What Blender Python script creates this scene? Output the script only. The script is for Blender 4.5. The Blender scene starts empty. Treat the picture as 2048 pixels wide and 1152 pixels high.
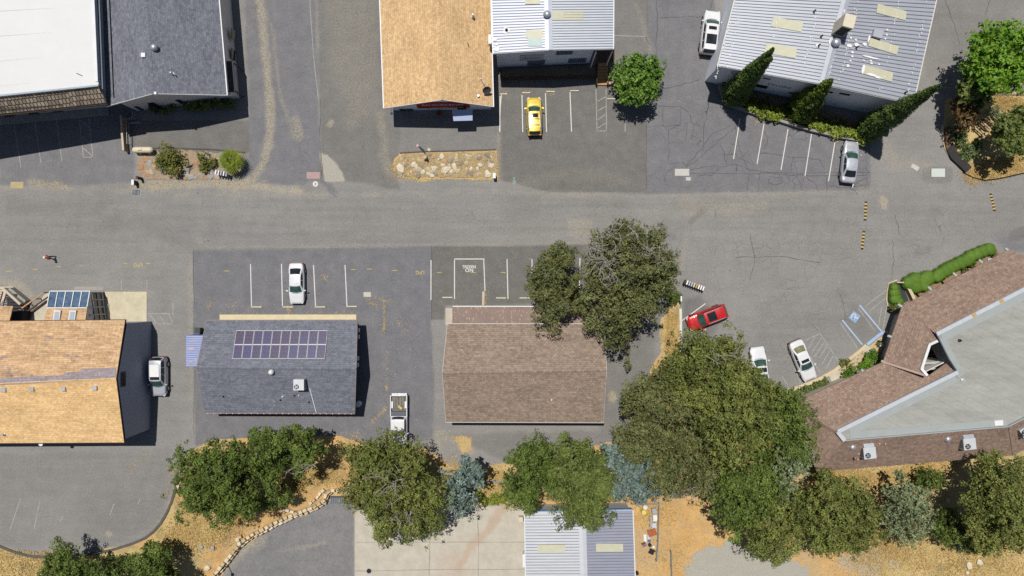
import bpy, bmesh, math, random
import numpy as np
from mathutils import Vector, Matrix
random.seed(7); RNG = np.random.default_rng(7)
R = math.radians
scene = bpy.context.scene
COL = scene.collection
# ------------------------------------------------------------------ camera, sky, sun, exposure
CH = 80.0            # drone height in metres
FP = 1368.0          # focal length in photo pixels (2048 wide, 24 mm equivalent)
cam_d = bpy.data.cameras.new('camera'); cam = bpy.data.objects.new('camera', cam_d); COL.objects.link(cam)
cam.location = (0, 0, CH); cam.rotation_euler = (0, 0, 0)
cam_d.sensor_width = 36.0; cam_d.lens = 36.0 * FP / 2048.0
cam_d.clip_start = 0.5; cam_d.clip_end = 2000.0
scene.camera = cam
SUN_DIR = Vector((0.137, -0.292, -1.0)).normalized()
world = bpy.data.worlds.new('World'); scene.world = world; world.use_nodes = True
wn = world.node_tree.nodes; wl = world.node_tree.links
sky = wn.new('ShaderNodeTexSky'); sky.sky_type = 'NISHITA'; sky.sun_disc = False
sky.sun_elevation = math.asin(-SUN_DIR.z); sky.sun_rotation = math.atan2(-SUN_DIR.x, -SUN_DIR.y)
sky.altitude = 400
wn['Background'].inputs['Strength'].default_value = 0.055
wl.new(sky.outputs[0], wn['Background'].inputs['Color'])
sun_d = bpy.data.lights.new('sun', 'SUN'); sun = bpy.data.objects.new('sun', sun_d); COL.objects.link(sun)
sun_d.energy = 4.6; sun_d.angle = R(0.53); sun_d.color = (1.0, 0.965, 0.91)
sun.rotation_euler = SUN_DIR.to_track_quat('-Z', 'Y').to_euler(); sun.location = (-20, 40, 120)
scene.view_settings.view_transform = 'Standard'; scene.view_settings.look = 'None'
scene.view_settings.exposure = 0.0; scene.view_settings.gamma = 1.0
scene.view_settings.use_curve_mapping = False
scene.render.engine = 'CYCLES'
scene.cycles.use_denoising = False
scene.cycles.max_bounces = 6; scene.cycles.diffuse_bounces = 3; scene.cycles.transparent_max_bounces = 6

# ------------------------------------------------------------------ helpers
def lin(v):
    v = v / 255.0
    return v / 12.92 if v <= 0.04045 else ((v + 0.055) / 1.055) ** 2.4
def A(r, g, b, k=0.74):
    """albedo of a surface that looks r,g,b in full sun"""
    return (min(.86, lin(r) * k), min(.86, lin(g) * k), min(.86, lin(b) * k), 1.0)
def P0(x, y, z=0.0):
    """photo pixel -> the point at height z on its ray"""
    k = (CH - z) / FP
    return Vector(((x - 1024.0) * k, (576.0 - y) * k, z))

def poly_sdf(px, py, poly):
    """signed distance in pixels to polygon, positive inside (numpy)"""
    px = np.asarray(px, float); py = np.asarray(py, float)
    d = np.full(px.shape, 1e18); inside = np.zeros(px.shape, bool)
    n = len(poly)
    for i in range(n):
        ax, ay = poly[i]; bx, by = poly[(i + 1) % n]
        ex, ey = bx - ax, by - ay
        wx, wy = px - ax, py - ay
        t = np.clip((wx * ex + wy * ey) / (ex * ex + ey * ey + 1e-9), 0, 1)
        dx, dy = wx - t * ex, wy - t * ey
        d = np.minimum(d, dx * dx + dy * dy)
        c = ((ay > py) != (by > py)) & (px < (bx - ax) * (py - ay) / ((by - ay) if by != ay else 1e-9) + ax)
        inside ^= c
    d = np.sqrt(d)
    return np.where(inside, d, -d)
def line_dist(px, py, pts):
    d = np.full(np.asarray(px).shape, 1e18)
    for (ax, ay), (bx, by) in zip(pts[:-1], pts[1:]):
        ex, ey = bx - ax, by - ay
        wx, wy = px - ax, py - ay
        t = np.clip((wx * ex + wy * ey) / (ex * ex + ey * ey + 1e-9), 0, 1)
        dx, dy = wx - t * ex, wy - t * ey
        d = np.minimum(d, dx * dx + dy * dy)
    return np.sqrt(d)
_NG = RNG.random((64, 64))
def vnoise(x, y, s):
    """smooth value noise 0..1, feature size s"""
    u = np.asarray(x, float) / s; v = np.asarray(y, float) / s
    i = np.floor(u).astype(int); j = np.floor(v).astype(int)
    f = u - i; g = v - j; f = f * f * (3 - 2 * f); g = g * g * (3 - 2 * g)
    a = _NG[i % 64, j % 64]; b = _NG[(i + 1) % 64, j % 64]; c = _NG[i % 64, (j + 1) % 64]; d = _NG[(i + 1) % 64, (j + 1) % 64]
    return (a * (1 - f) + b * f) * (1 - g) + (c * (1 - f) + d * f) * g
def fbm(x, y, s):
    return .5 * vnoise(x, y, s) + .3 * vnoise(x + 31.7, y + 11.3, s * .47) + .2 * vnoise(x + 7.1, y + 91.3, s * .21)
def sstep(a, b, x):
    t = np.clip((x - a) / (b - a), 0, 1); return t * t * (3 - 2 * t)

LOW_POLY = [(380, 1400), (426, 1151), (457, 1116), (480, 1087), (502, 1071), (541, 1051), (567, 1038), (592, 1027), (625, 1016), (647, 1003),
            (652, 984), (698, 984), (712, 1000), (1050, 1000), (1285, 1000), (1325, 1040), (1345, 1400)]
LOWZ = -1.5
def zg(px, py):
    d = poly_sdf(px, py, LOW_POLY)
    left = np.asarray(px, float) < 705
    up = np.where(left, -26.0, -70.0); dn = np.where(left, 5.0, 30.0)
    bank = LOWZ * sstep(up, dn, d)
    wallb = LOWZ * (0.42 * sstep(-45, -2, d) + 0.58 * sstep(-1.5, 3.5, d))
    return np.where(left, wallb, bank)
def G(x, y, dz=0.0):
    """photo pixel -> point on the ground (plus dz)"""
    z = float(zg(np.array([x]), np.array([y]))[0]) if y > 900 else 0.0
    p = P0(x, y, z); 
    if z < -0.01:
        for _ in range(2):
            k = FP / CH
            z = float(zg(np.array([p.x * k + 1024]), np.array([576 - p.y * k]))[0]); p = P0(x, y, z)
    p.z += dz
    return p
def onwall(Pa, Pb, x, y):
    """photo pixel -> point on the vertical plane through Pa, Pb"""
    n = Vector((-(Pb.y - Pa.y), Pb.x - Pa.x, 0)).normalized()
    o = Vector((0, 0, CH)); d = P0(x, y, 0) - o
    t = (Pa - o).dot(n) / d.dot(n)
    return o + d * t

ORG = {}
def tag(o, label=None, cat=None, group=None, kind=None):
    if label: o['label'] = label
    if cat: o['category'] = cat
    if group: o['group'] = group
    if kind: o['kind'] = kind
    return o
def thing(name, label, cat, loc=(0, 0, 0), group=None):
    o = bpy.data.objects.new(name, None); COL.objects.link(o); o.empty_display_size = .3
    o.location = loc; ORG[o.name] = Vector(loc)
    return tag(o, label, cat, group)
def link_mesh(name, me, m, parent=None):
    o = bpy.data.objects.new(name, me); COL.objects.link(o)
    if m is not None: me.materials.append(m)
    if parent is not None: o.parent = parent
    return o
class MB:
    """collects geometry in world coordinates (or local ones for things made at the origin)"""
    def __init__(s): s.v = []; s.f = []; s.uv = []
    def face(s, pts, uv=None):
        b = len(s.v); s.v += [tuple(p) for p in pts]; s.f.append(tuple(range(b, b + len(pts))))
        s.uv += list(uv) if uv else [(p[0], p[1]) for p in pts]
        return s
    def slab(s, pts, t, uv=None):
        """top polygon pts (counter-clockwise from above) with thickness t downward"""
        pts = [Vector(p) for p in pts]; lo = [p - Vector((0, 0, t)) for p in pts]
        s.face(pts, uv); s.face(lo[::-1], (list(uv)[::-1] if uv else None))
        n = len(pts)
        for i in range(n): s.face([lo[i], lo[(i + 1) % n], pts[(i + 1) % n], pts[i]])
        return s
    def prism(s, pts, z0, z1):
        a = [Vector((p[0], p[1], z1)) for p in pts]
        if sum(a[i].x * a[(i + 1) % len(a)].y - a[(i + 1) % len(a)].x * a[i].y for i in range(len(a))) < 0: a = a[::-1]
        return s.slab(a, z1 - z0)
    def box(s, c, size, rz=0.0, taper=1.0):
        """box standing on c (base centre)"""
        cx, cy, cz = c; sx, sy, sz = size[0] / 2, size[1] / 2, size[2]; ca, sa = math.cos(rz), math.sin(rz)
        def q(x, y, z): return (cx + x * ca - y * sa, cy + x * sa + y * ca, cz + z)
        lo = [q(-sx, -sy, 0), q(sx, -sy, 0), q(sx, sy, 0), q(-sx, sy, 0)]
        t = taper
        hi = [q(-sx * t, -sy * t, sz), q(sx * t, -sy * t, sz), q(sx * t, sy * t, sz), q(-sx * t, sy * t, sz)]
        s.face(hi); s.face(lo[::-1])
        for i in range(4): s.face([lo[i], lo[(i + 1) % 4], hi[(i + 1) % 4], hi[i]])
        return s
    def beam(s, a, b, w, h):
        """rectangular bar from a to b (centre line of its underside)"""
        a = Vector(a); b = Vector(b); d = (b - a).normalized()
        n = d.cross(Vector((0, 0, 1)))
        n = n.normalized() if n.length > 1e-4 else Vector((1, 0, 0)); u = n.cross(d).normalized()
        n = n * (w / 2)
        lo = [a + n, a - n, b - n, b + n]; hi = [p + u * h for p in lo]
        s.face([hi[3], hi[2], hi[1], hi[0]]); s.face(lo)
        for i in range(4): s.face([lo[(i + 1) % 4], lo[i], hi[i], hi[(i + 1) % 4]])
        return s
    def tube(s, pts, r, n=8, caps=True):
        pts = [Vector(p) for p in pts]; rs = r if isinstance(r, (list, tuple)) else [r] * len(pts)
        rings = []
        for i, p in enumerate(pts):
            d = (pts[min(i + 1, len(pts) - 1)] - pts[max(i - 1, 0)]).normalized()
            a = d.cross(Vector((0, 0, 1)));
            if a.length < 1e-3: a = d.cross(Vector((0, 1, 0)))
            a.normalize(); b = d.cross(a).normalized()
            rings.append([p + (a * math.cos(2 * math.pi * k / n) + b * math.sin(2 * math.pi * k / n)) * rs[i] for k in range(n)])
        for r0, r1 in zip(rings[:-1], rings[1:]):
            for k in range(n): s.face([r0[k], r0[(k + 1) % n], r1[(k + 1) % n], r1[k]])
        if caps: s.face(rings[0][::-1]); s.face(rings[-1])
        return s
    def lathe(s, c, prof, n=16):
        """profile [(r,z)...] turned about the vertical through c"""
        c = Vector(c); rings = [[c + Vector((r * math.cos(2 * math.pi * k / n), r * math.sin(2 * math.pi * k / n), z)) for k in range(n)] for r, z in prof]
        for r0, r1 in zip(rings[:-1], rings[1:]):
            for k in range(n): s.face([r0[k], r0[(k + 1) % n], r1[(k + 1) % n], r1[k]])
        s.face(rings[0][::-1]); s.face(rings[-1])
        return s
    def grid(s, pts):
        """pts[i][j] rows of points -> quads"""
        for r0, r1 in zip(pts[:-1], pts[1:]):
            for k in range(len(r0) - 1): s.face([r0[k], r0[k + 1], r1[k + 1], r1[k]])
        return s
    def strip(s, pts, w, z0, z1):
        """wall/kerb of width w along a line of (x,y) points"""
        pts = [Vector((p[0], p[1], 0)) for p in pts]; L = []; Rr = []
        for i, p in enumerate(pts):
            d = (pts[min(i + 1, len(pts) - 1)] - pts[max(i - 1, 0)]).normalized(); n = Vector((-d.y, d.x, 0)) * (w / 2)
            L.append(p + n); Rr.append(p - n)
        def z(p, h): return Vector((p.x, p.y, h))
        m = len(pts)
        for i in range(m - 1):
            a, b, c, d = L[i], L[i + 1], Rr[i + 1], Rr[i]
            s.face([z(d, z1), z(c, z1), z(b, z1), z(a, z1)])
            s.face([z(a, z1), z(b, z1), z(b, z0), z(a, z0)]); s.face([z(d, z0), z(c, z0), z(c, z1), z(d, z1)])
        s.face([z(L[0], z0), z(Rr[0], z0), z(Rr[0], z1), z(L[0], z1)])
        s.face([z(L[-1], z1), z(Rr[-1], z1), z(Rr[-1], z0), z(L[-1], z0)])
        return s
    def build(s, name, m, parent=None, smooth=False, weld=False, local=False):
        org = Vector((0, 0, 0))
        if parent is not None and not local: org = ORG.get(parent.name, org)
        me = bpy.data.meshes.new(name)
        me.from_pydata([(v[0] - org.x, v[1] - org.y, v[2] - org.z) for v in s.v], [], s.f)
        ul = me.uv_layers.new(name='UVMap'); ul.data.foreach_set('uv', np.array(s.uv, dtype=np.float32).ravel())
        if weld:
            bm = bmesh.new(); bm.from_mesh(me); bmesh.ops.remove_doubles(bm, verts=bm.verts, dist=.0005)
            bmesh.ops.recalc_face_normals(bm, faces=bm.faces); bm.to_mesh(me); bm.free()
        if smooth: me.polygons.foreach_set('use_smooth', [True] * len(me.polygons))
        o = link_mesh(name, me, m, parent); ORG[o.name] = org
        return o
def fast_mesh(name, V, F, attrs=None, smooth=False):
    """numpy mesh: V (n,3), F (m,k)"""
    me = bpy.data.meshes.new(name); V = np.ascontiguousarray(V, np.float32); F = np.ascontiguousarray(F, np.int32); m, k = F.shape
    me.vertices.add(len(V)); me.vertices.foreach_set('co', V.ravel())
    me.loops.add(m * k); me.loops.foreach_set('vertex_index', F.ravel())
    me.polygons.add(m); me.polygons.foreach_set('loop_start', np.arange(0, m * k, k, dtype=np.int32))
    if smooth: me.polygons.foreach_set('use_smooth', np.ones(m, bool))
    for an, (typ, arr) in (attrs or {}).items():
        at = me.attributes.new(an, typ, 'POINT'); at.data.foreach_set('color' if 'COLOR' in typ else 'value', np.ascontiguousarray(arr, np.float32).ravel())
    me.update(calc_edges=True)
    return me
def jag(poly, amp=2.0, step=7.0, seed=1):
    """photo-pixel polygon with an uneven edge"""
    q = random.Random(seed); out = []
    for (ax, ay), (bx, by) in zip(poly, poly[1:] + poly[:1]):
        n = max(1, int(math.hypot(bx - ax, by - ay) / step))
        for i in range(n): out.append((ax + (bx - ax) * i / n + q.uniform(-amp, amp), ay + (by - ay) * i / n + q.uniform(-amp, amp)))
    return out
def copy_tree(o, parent=None):
    c = o.copy(); COL.objects.link(c)
    if parent is not None: c.parent = parent
    for ch in list(o.children): copy_tree(ch, c)
    return c

# ------------------------------------------------------------------ materials
MATS = {}
class NT:
    def __init__(s, name):
        s.m = bpy.data.materials.new(name); s.m.use_nodes = True; s.t = s.m.node_tree; s.n = s.t.nodes; s.l = s.t.links
        s.bsdf = s.n['Principled BSDF']; MATS[name] = s.m
    def add(s, typ, **kw):
        n = s.n.new(typ)
        for k, v in kw.items():
            if hasattr(n, k): setattr(n, k, v)
        return n
    def link(s, a, b): s.l.new(a, b)
    def coords(s, kind='Object', scale=(1, 1, 1), rot=(0, 0, 0)):
        c = s.add('ShaderNodeTexCoord'); mp = s.add('ShaderNodeMapping')
        s.link(c.outputs[kind], mp.inputs['Vector']); mp.inputs['Scale'].default_value = scale; mp.inputs['Rotation'].default_value = rot
        return mp.outputs[0]
    def noise(s, vec, scale, detail=4, rough=.55):
        n = s.add('ShaderNodeTexNoise'); n.inputs['Scale'].default_value = scale; n.inputs['Detail'].default_value = detail; n.inputs['Roughness'].default_value = rough
        if vec is not None: s.link(vec, n.inputs['Vector'])
        return n.outputs[0]
    def ramp(s, fac, a, b, ca=0.0, cb=1.0):
        n = s.add('ShaderNodeMapRange'); s.link(fac, n.inputs[0])
        n.inputs[1].default_value = a; n.inputs[2].default_value = b; n.inputs[3].default_value = ca; n.inputs[4].default_value = cb
        return n.outputs[0]
    def mix(s, fac, a, b, mode='MIX'):
        n = s.add('ShaderNodeMix'); n.data_type = 'RGBA'; n.blend_type = mode; n.clamp_factor = True
        if isinstance(fac, (int, float)): n.inputs[0].default_value = fac
        else: s.link(fac, n.inputs[0])
        for i, c in ((6, a), (7, b)):
            if isinstance(c, (tuple, list)): n.inputs[i].default_value = tuple(c) if len(c) == 4 else (*c, 1)
            else: s.link(c, n.inputs[i])
        return n.outputs[2]
    def math(s, op, a, b=None):
        n = s.add('ShaderNodeMath'); n.operation = op
        for i, c in enumerate((a, b)):
            if c is None: continue
            if isinstance(c, (int, float)): n.inputs[i].default_value = c
            else: s.link(c, n.inputs[i])
        return n.outputs[0]
    def scalec(s, col, fac):
        """colour times scalar socket"""
        n = s.add('ShaderNodeVectorMath'); n.operation = 'SCALE'
        if isinstance(col, tuple):
            n.inputs[0].default_value = col[:3]
        else: s.link(col, n.inputs[0])
        s.link(fac, n.inputs['Scale']) if not isinstance(fac, (int, float)) else setattr(n.inputs['Scale'], 'default_value', fac)
        return n.outputs[0]
    def out(s, col=None, rough=None, bump=None, bstr=.3, bdist=.02, metallic=None, spec=None):
        if col is not None:
            if isinstance(col, tuple): s.bsdf.inputs['Base Color'].default_value = col if len(col) == 4 else (*col, 1)
            else: s.link(col, s.bsdf.inputs['Base Color'])
        if rough is not None:
            if isinstance(rough, (int, float)): s.bsdf.inputs['Roughness'].default_value = rough
            else: s.link(rough, s.bsdf.inputs['Roughness'])
        if metallic is not None: s.bsdf.inputs['Metallic'].default_value = metallic
        if spec is not None: s.bsdf.inputs['Specular IOR Level'].default_value = spec
        if bump is not None:
            b = s.add('ShaderNodeBump'); b.inputs['Strength'].default_value = bstr; b.inputs['Distance'].default_value = bdist
            s.link(bump, b.inputs['Height']); s.link(b.outputs[0], s.bsdf.inputs['Normal'])
        return s.m
def pm(name, col, rough=.8, var=.12, scale=3.0, metallic=0.0, bump=.15, spec=.3, stretch=(1, 1, 1)):
    """plain material with soft mottling, grime and fine grain"""
    if name in MATS: return MATS[name]
    t = NT(name); v = t.coords('Object', stretch)
    a = t.noise(v, scale, 5, .6); b = t.noise(v, scale * 9, 3, .6)
    f = t.math('ADD', t.ramp(a, .25, .75, 1 - var, 1 + var), t.ramp(b, .3, .7, -var * .5, var * .5))
    return t.out(t.scalec(col, f), rough, b, bump, .01, metallic, spec)
def glassm(name, col=(.012, .016, .018), rough=.08):
    if name in MATS: return MATS[name]
    t = NT(name); v = t.coords('Object'); a = t.noise(v, 2.0, 3)
    return t.out(t.scalec((*col, 1), t.ramp(a, .3, .7, .7, 1.5)), rough, spec=.5)
def paintm(name, col, metallic=0.0, rough=.28):
    if name in MATS: return MATS[name]
    t = NT(name); v = t.coords('Object'); a = t.noise(v, 1.6, 4); b = t.noise(v, 60, 2)
    f = t.math('ADD', t.ramp(a, .3, .7, .95, 1.03), t.ramp(b, .3, .7, -.015, .015))
    t.bsdf.inputs['Coat Weight'].default_value = .4; t.bsdf.inputs['Coat Roughness'].default_value = .08
    return t.out(t.scalec(col, f), t.ramp(a, .3, .7, rough - .05, rough + .12), metallic=metallic, spec=.35)
def shinglem(name, c1, c2, mortar, row=.22, width=.42, patch=None, streak=.14, msize=.010):
    c1, c2, mortar = [tuple(min(.8, q * 1.18) for q in c[:3]) + (1,) for c in (c1, c2, mortar)]
    t = NT(name); v = t.coords('UV')
    br = t.add('ShaderNodeTexBrick'); t.link(v, br.inputs['Vector']); br.offset = .5
    br.inputs['Color1'].default_value = c1; br.inputs['Color2'].default_value = c2; br.inputs['Mortar'].default_value = mortar
    br.inputs['Scale'].default_value = 1.0; br.inputs['Mortar Size'].default_value = msize; br.inputs['Mortar Smooth'].default_value = .4
    br.inputs['Brick Width'].default_value = width; br.inputs['Row Height'].default_value = row; br.inputs['Bias'].default_value = 0
    v2 = t.coords('UV', (.5, 1.7, 1)); big = t.noise(v2, .55, 5, .6); sm = t.noise(v, 3.2, 4, .7); gr = t.noise(v, 28, 2, .7)
    f = t.math('MULTIPLY', t.ramp(big, .3, .7, 1 - streak, 1 + streak), t.ramp(sm, .25, .75, .70, 1.30))
    f = t.math('MULTIPLY', f, t.ramp(gr, .2, .8, .82, 1.18))
    # each course shades slightly from butt to head
    sep = t.add('ShaderNodeSeparateXYZ'); t.link(v, sep.inputs[0])
    saw = t.math('FRACT', t.math('DIVIDE', sep.outputs[1], row))
    col = t.scalec(br.outputs['Color'], f)
    if patch: col = t.mix(t.ramp(t.noise(t.coords('UV', (.35, 1, 1)), .8, 5, .7), .56, .66), col, t.scalec(patch, f))
    return t.out(col, .9, t.math('ADD', t.math('MULTIPLY', saw, .6), t.math('MULTIPLY', br.outputs['Fac'], -.5)), .5, .03, spec=.15)
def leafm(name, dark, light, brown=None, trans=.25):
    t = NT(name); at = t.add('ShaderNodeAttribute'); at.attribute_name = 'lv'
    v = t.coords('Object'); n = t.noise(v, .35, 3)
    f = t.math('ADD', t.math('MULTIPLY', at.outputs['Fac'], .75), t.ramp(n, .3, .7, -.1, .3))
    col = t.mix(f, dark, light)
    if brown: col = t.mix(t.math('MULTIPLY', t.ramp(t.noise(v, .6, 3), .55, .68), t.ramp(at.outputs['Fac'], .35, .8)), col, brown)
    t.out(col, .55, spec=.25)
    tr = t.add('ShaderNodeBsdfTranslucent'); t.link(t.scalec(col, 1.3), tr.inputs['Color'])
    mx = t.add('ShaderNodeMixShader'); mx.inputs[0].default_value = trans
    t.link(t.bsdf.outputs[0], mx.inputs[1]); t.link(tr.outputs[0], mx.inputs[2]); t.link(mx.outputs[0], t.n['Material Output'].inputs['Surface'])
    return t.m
WHITE = pm('white_paint', (.62, .62, .61, 1), .5, .05)
M_WALL_GREY = pm('grey_wall_paint', (.70, .71, .76, 1), .8, .06, 1.0)
M_WALL_WHITE = pm('pale_wall_paint', (.62, .62, .63, 1), .8, .06, 1.0)
M_WALL_TAN = pm('tan_wall_paint', (.60, .55, .52, 1), .8, .08, 1.0)
M_DARKWOOD = pm('dark_wood', A(92, 70, 55), .8, .25, 3, stretch=(.3, 4, 1))
M_WOOD = pm('weathered_wood', A(190, 150, 105), .8, .25, 3)
M_PLANK = pm('pale_plank', A(205, 180, 140), .8, .2, 3)
M_CONC = pm('concrete', A(200, 190, 170), .9, .12, 1.5, bump=.3)
M_CONCD = pm('grey_concrete', A(160, 156, 148), .9, .15, 1.5, bump=.3)
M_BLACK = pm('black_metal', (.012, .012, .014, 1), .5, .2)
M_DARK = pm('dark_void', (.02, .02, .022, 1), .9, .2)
M_GALV = pm('galvanised_steel', A(196, 200, 206), .42, .12, 2.5, .55, spec=.5)
M_UNIT = pm('unit_sheet_metal', A(208, 210, 212), .5, .07, 2, .1)
M_UNITT = pm('beige_sheet_metal', A(222, 212, 188), .5, .07, 2, .1)
M_GLASS = glassm('dark_glass')
M_GLASSG = glassm('green_tint_glass', (.03, .065, .055))
M_TYRE = pm('tyre_rubber', (.014, .014, .015, 1), .85, .2)
M_RIM = pm('rim_alloy', (.35, .35, .36, 1), .35, .1, 4, .8)
M_RED = pm('tail_red', (.35, .015, .015, 1), .3, .1)
M_LAMP = pm('lamp_clear', (.55, .57, .6, 1), .15, .1)
M_TRIM = pm('black_trim', (.02, .02, .022, 1), .45, .1)
# ------------------------------------------------------------------ ground sheet
def ground():
    fx = np.arange(-64, 64.01, .21); fy = np.arange(-37, 37.01, .21)
    ext = np.array([66, 70, 78, 95, 130, 200, 320, 500.])
    xs = np.concatenate([-ext[::-1], fx, ext]); exty = np.array([38.5, 42, 50, 70, 110, 180, 300, 500.])
    ys = np.concatenate([-exty[::-1], fy, exty])
    X, Y = np.meshgrid(xs, ys, indexing='ij'); k = FP / CH
    Z = zg(X * k + 1024, 576 - Y * k)
    px = X * FP / (CH - Z) + 1024; py = 576 - Y * FP / (CH - Z)
    n = fbm(px, py, 60) - .5; n2 = fbm(px + 500, py, 22) - .5; n3 = vnoise(px, py + 300, 9) - .5
    ch = {c: np.zeros(X.shape) for c in ('dirt', 'grass', 'gravel', 'conc', 'blue', 'dark', 'dust', 'crack')}
    def add(c, poly, val=1.0, soft=3.0, jit=0.0, jit2=0.0):
        d = poly_sdf(px, py, poly) + n * jit * 2 + n2 * jit + n3 * jit2
        ch[c] = np.maximum(ch[c], val * sstep(-soft, soft, d))
    def rem(c, poly, soft=3.0, jit=0.0, amt=1.0):
        d = poly_sdf(px, py, poly) + n * jit * 2 + n2 * jit
        ch[c] *= 1 - amt * sstep(-soft, soft, d)
    def line(c, pts, w, val=1.0, soft=3.0, jit=3.0):
        d = w - line_dist(px, py, pts) + n2 * jit * 2 + n3 * jit
        ch[c] = np.maximum(ch[c], val * sstep(-soft, soft, d))
    # paving fields
    add('blue', [(0, 215), (268, 215), (272, 366), (0, 372)], .8, 3, 5)
    add('blue', [(478, -300), (628, -300), (632, 60), (641, 350), (600, 372), (500, 368), (497, 180)], .85, 3, 4)
    add('dark', [(255, 240), (498, 240), (500, 305), (480, 312), (262, 298)], .75, 1.5)
    add('dark', [(632, -300), (790, -300), (800, 380), (690, 362), (642, 350), (636, 60)], .6, 3, 5)
    add('dark', [(780, 225), (1000, 225), (1000, 305), (790, 320)], .4, 4, 6)
    add('blue', [(386, 498), (862, 493), (862, 640), (868, 760), (866, 905), (740, 900), (640, 880), (390, 890)], .95, 1.2)
    add('dark', [(862, 493), (1190, 489), (1190, 605), (890, 612), (888, 640), (862, 640)], .85, 1.2)
    add('dark', [(1226, -300), (1298, -300), (1296, 110), (1226, 120)], .45, 3, 3)
    add('dark', [(998, 150), (1293, 150), (1293, 386), (1100, 384), (998, 360)], .78, 2, 2)
    add('blue', [(1296, -300), (1400, -300), (1440, 120), (1440, 190), (1740, 260), (1740, 380), (1293, 388), (1292, 110)], .85, 1.5)
    add('dark', [(1880, -300), (2300, -300), (2300, 190), (1870, 190), (1840, 120)], .25, 6, 8)
    add('dark', [(1363, 600), (1400, 590), (1440, 640), (1420, 705), (1362, 702)], .5, 6, 6); add('blue', [(1363, 600), (1395, 590), (1425, 640), (1400, 705), (1362, 702)], .6, 6, 6)
    add('dark', [(1680, 640), (1712, 615), (1770, 660), (1725, 700)], .35, 6, 8)
    add('blue', [(1990, 478), (2300, 440), (2300, 520), (2010, 500)], .7, 4, 4)
    add('dark', [(1000, 390), (1080, 390), (1080, 470), (1000, 470)], .12, 2)
    add('dark', [(0, 905), (340, 905), (352, 960), (310, 1050), (200, 1100), (0, 1088)], .22, 4, 6)
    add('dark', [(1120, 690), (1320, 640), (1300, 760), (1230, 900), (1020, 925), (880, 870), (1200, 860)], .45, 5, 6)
    # trench patches and tyre paths
    for a, b, w, v in (((1380, 445), (1408, 420), 6, .5), ((1190, 437), (1150, 470), 10, -.3), ((1330, 455), (1345, 475), 8, .3), ((1835, 505), (1855, 500), 7, .4), ((1860, 350), (1890, 350), 17, .35), ((2030, 470), (2048, 465), 12, .5)):
        if v > 0: line('dark', [a, b], w, v, 2, 1)
    line('blue', [(600, 372), (614, 356)], 6, .7, 2, 1); line('blue', [(645, 358), (672, 390)], 7, .8, 2, 1); line('blue', [(612, 350), (642, 350)], 14, .6, 2, 1)
    line('dark', [(200, 455), (300, 460), (400, 500)], 10, .3, 10, 6); line('dark', [(20, 410), (200, 420)], 14, .25, 10, 8)
    q = random.Random(21)
    for k in range(26):   # long tyre streaks along the road
        y0 = q.uniform(396, 484); x0 = q.uniform(-100, 1500); L = q.uniform(150, 600); line('dark', [(x0, y0), (x0 + L / 2, y0 + q.uniform(-4, 4)), (x0 + L, y0 + q.uniform(-8, 8))], q.uniform(1.5, 4), q.uniform(.1, .26), 4, 4)
    for k in range(9):    # turning arcs on the lower left lot and the right lot
        r_ = 60 + k * 16; line('dark', [(10 + r_ * math.cos(a), 880 + .85 * r_ * math.sin(a)) for a in np.linspace(.25, 1.5, 7)], 2.5, .16, 3, 3)
        r_ = 40 + k * 22; line('dark', [(1480 + r_ * math.cos(a), 420 + r_ * math.sin(a)) for a in np.linspace(.1, 1.6, 8)], 2.5, .14, 4, 3)
    for k in range(12): x0 = q.uniform(1300, 1900); y0 = q.uniform(395, 640); line('dark', [(x0, y0), (x0 + q.uniform(-20, 20), y0 + q.uniform(-12, 12))], q.uniform(3, 9), q.uniform(.12, .3), 6, 6)
    for k in range(14): x0 = q.uniform(10, 860); y0 = q.uniform(500, 880); line('dark', [(x0, y0), (x0 + q.uniform(-25, 25), y0 + q.uniform(-25, 25))], q.uniform(3, 8), q.uniform(.12, .3), 6, 6)
    add('dust', [(650, 0), (755, 0), (760, 220), (700, 260), (655, 120)], .22, 20, 16, 8); add('dust', [(1135, 440), (1186, 436), (1184, 470), (1136, 472)], .35, 2, 2); add('dust', [(1360, 398), (1540, 398), (1530, 425), (1370, 430)], .25, 8, 10, 6); add('dust', [(1760, 395), (1775, 395), (1776, 418), (1762, 416)], .95, 2, 3, 3)
    add('dark', [(1015, 388), (1080, 390), (1080, 440), (1012, 436)], .18, 2); add('blue', [(420, 440), (560, 436), (560, 494), (420, 497)], .25, 8, 8)
    # dusty run-off lines
    line('dust', [(514, -40), (527, 60), (533, 130), (540, 200), (541, 262), (530, 320), (505, 362), (470, 372)], 8, .75, 5, 4)
    line('dust', [(520, 0), (545, 60), (560, 190), (590, 280)], 3, .35, 3, 2); line('dust', [(592, 240), (598, 275)], 9, .5, 3, 2)
    line('dust', [(270, 372), (420, 366), (520, 372), (600, 384)], 7, .8, 7, 6); line('dust', [(60, 366), (130, 372)], 5, .7, 6, 6)
    line('dust', [(663, 242), (660, 250)], 5, .8, 3, 2)
    line('dust', [(0, 374), (300, 384), (600, 390), (1000, 384), (1290, 392), (1740, 382)], 3, .3, 6, 6)
    line('dust', [(386, 499), (862, 489), (1190, 486)], 3, .25, 3, 2)
    line('dust', [(1766, 400), (1768, 416)], 6, .9, 4, 5); line('dust', [(1760, 380), (1780, 470), (1790, 520)], 4, .15, 5, 5)
    line('dust', [(1160, 455), (1160, 470)], 14, .25, 4, 4); line('dust', [(1370, 480), (1365, 520), (1355, 560)], 5, .25, 4, 4)
    line('dust', [(1225, 790), (1226, 797)], 6, .8, 4, 3); line('dust', [(216, 1066), (219, 1070)], 5, .8, 3, 3)
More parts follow.
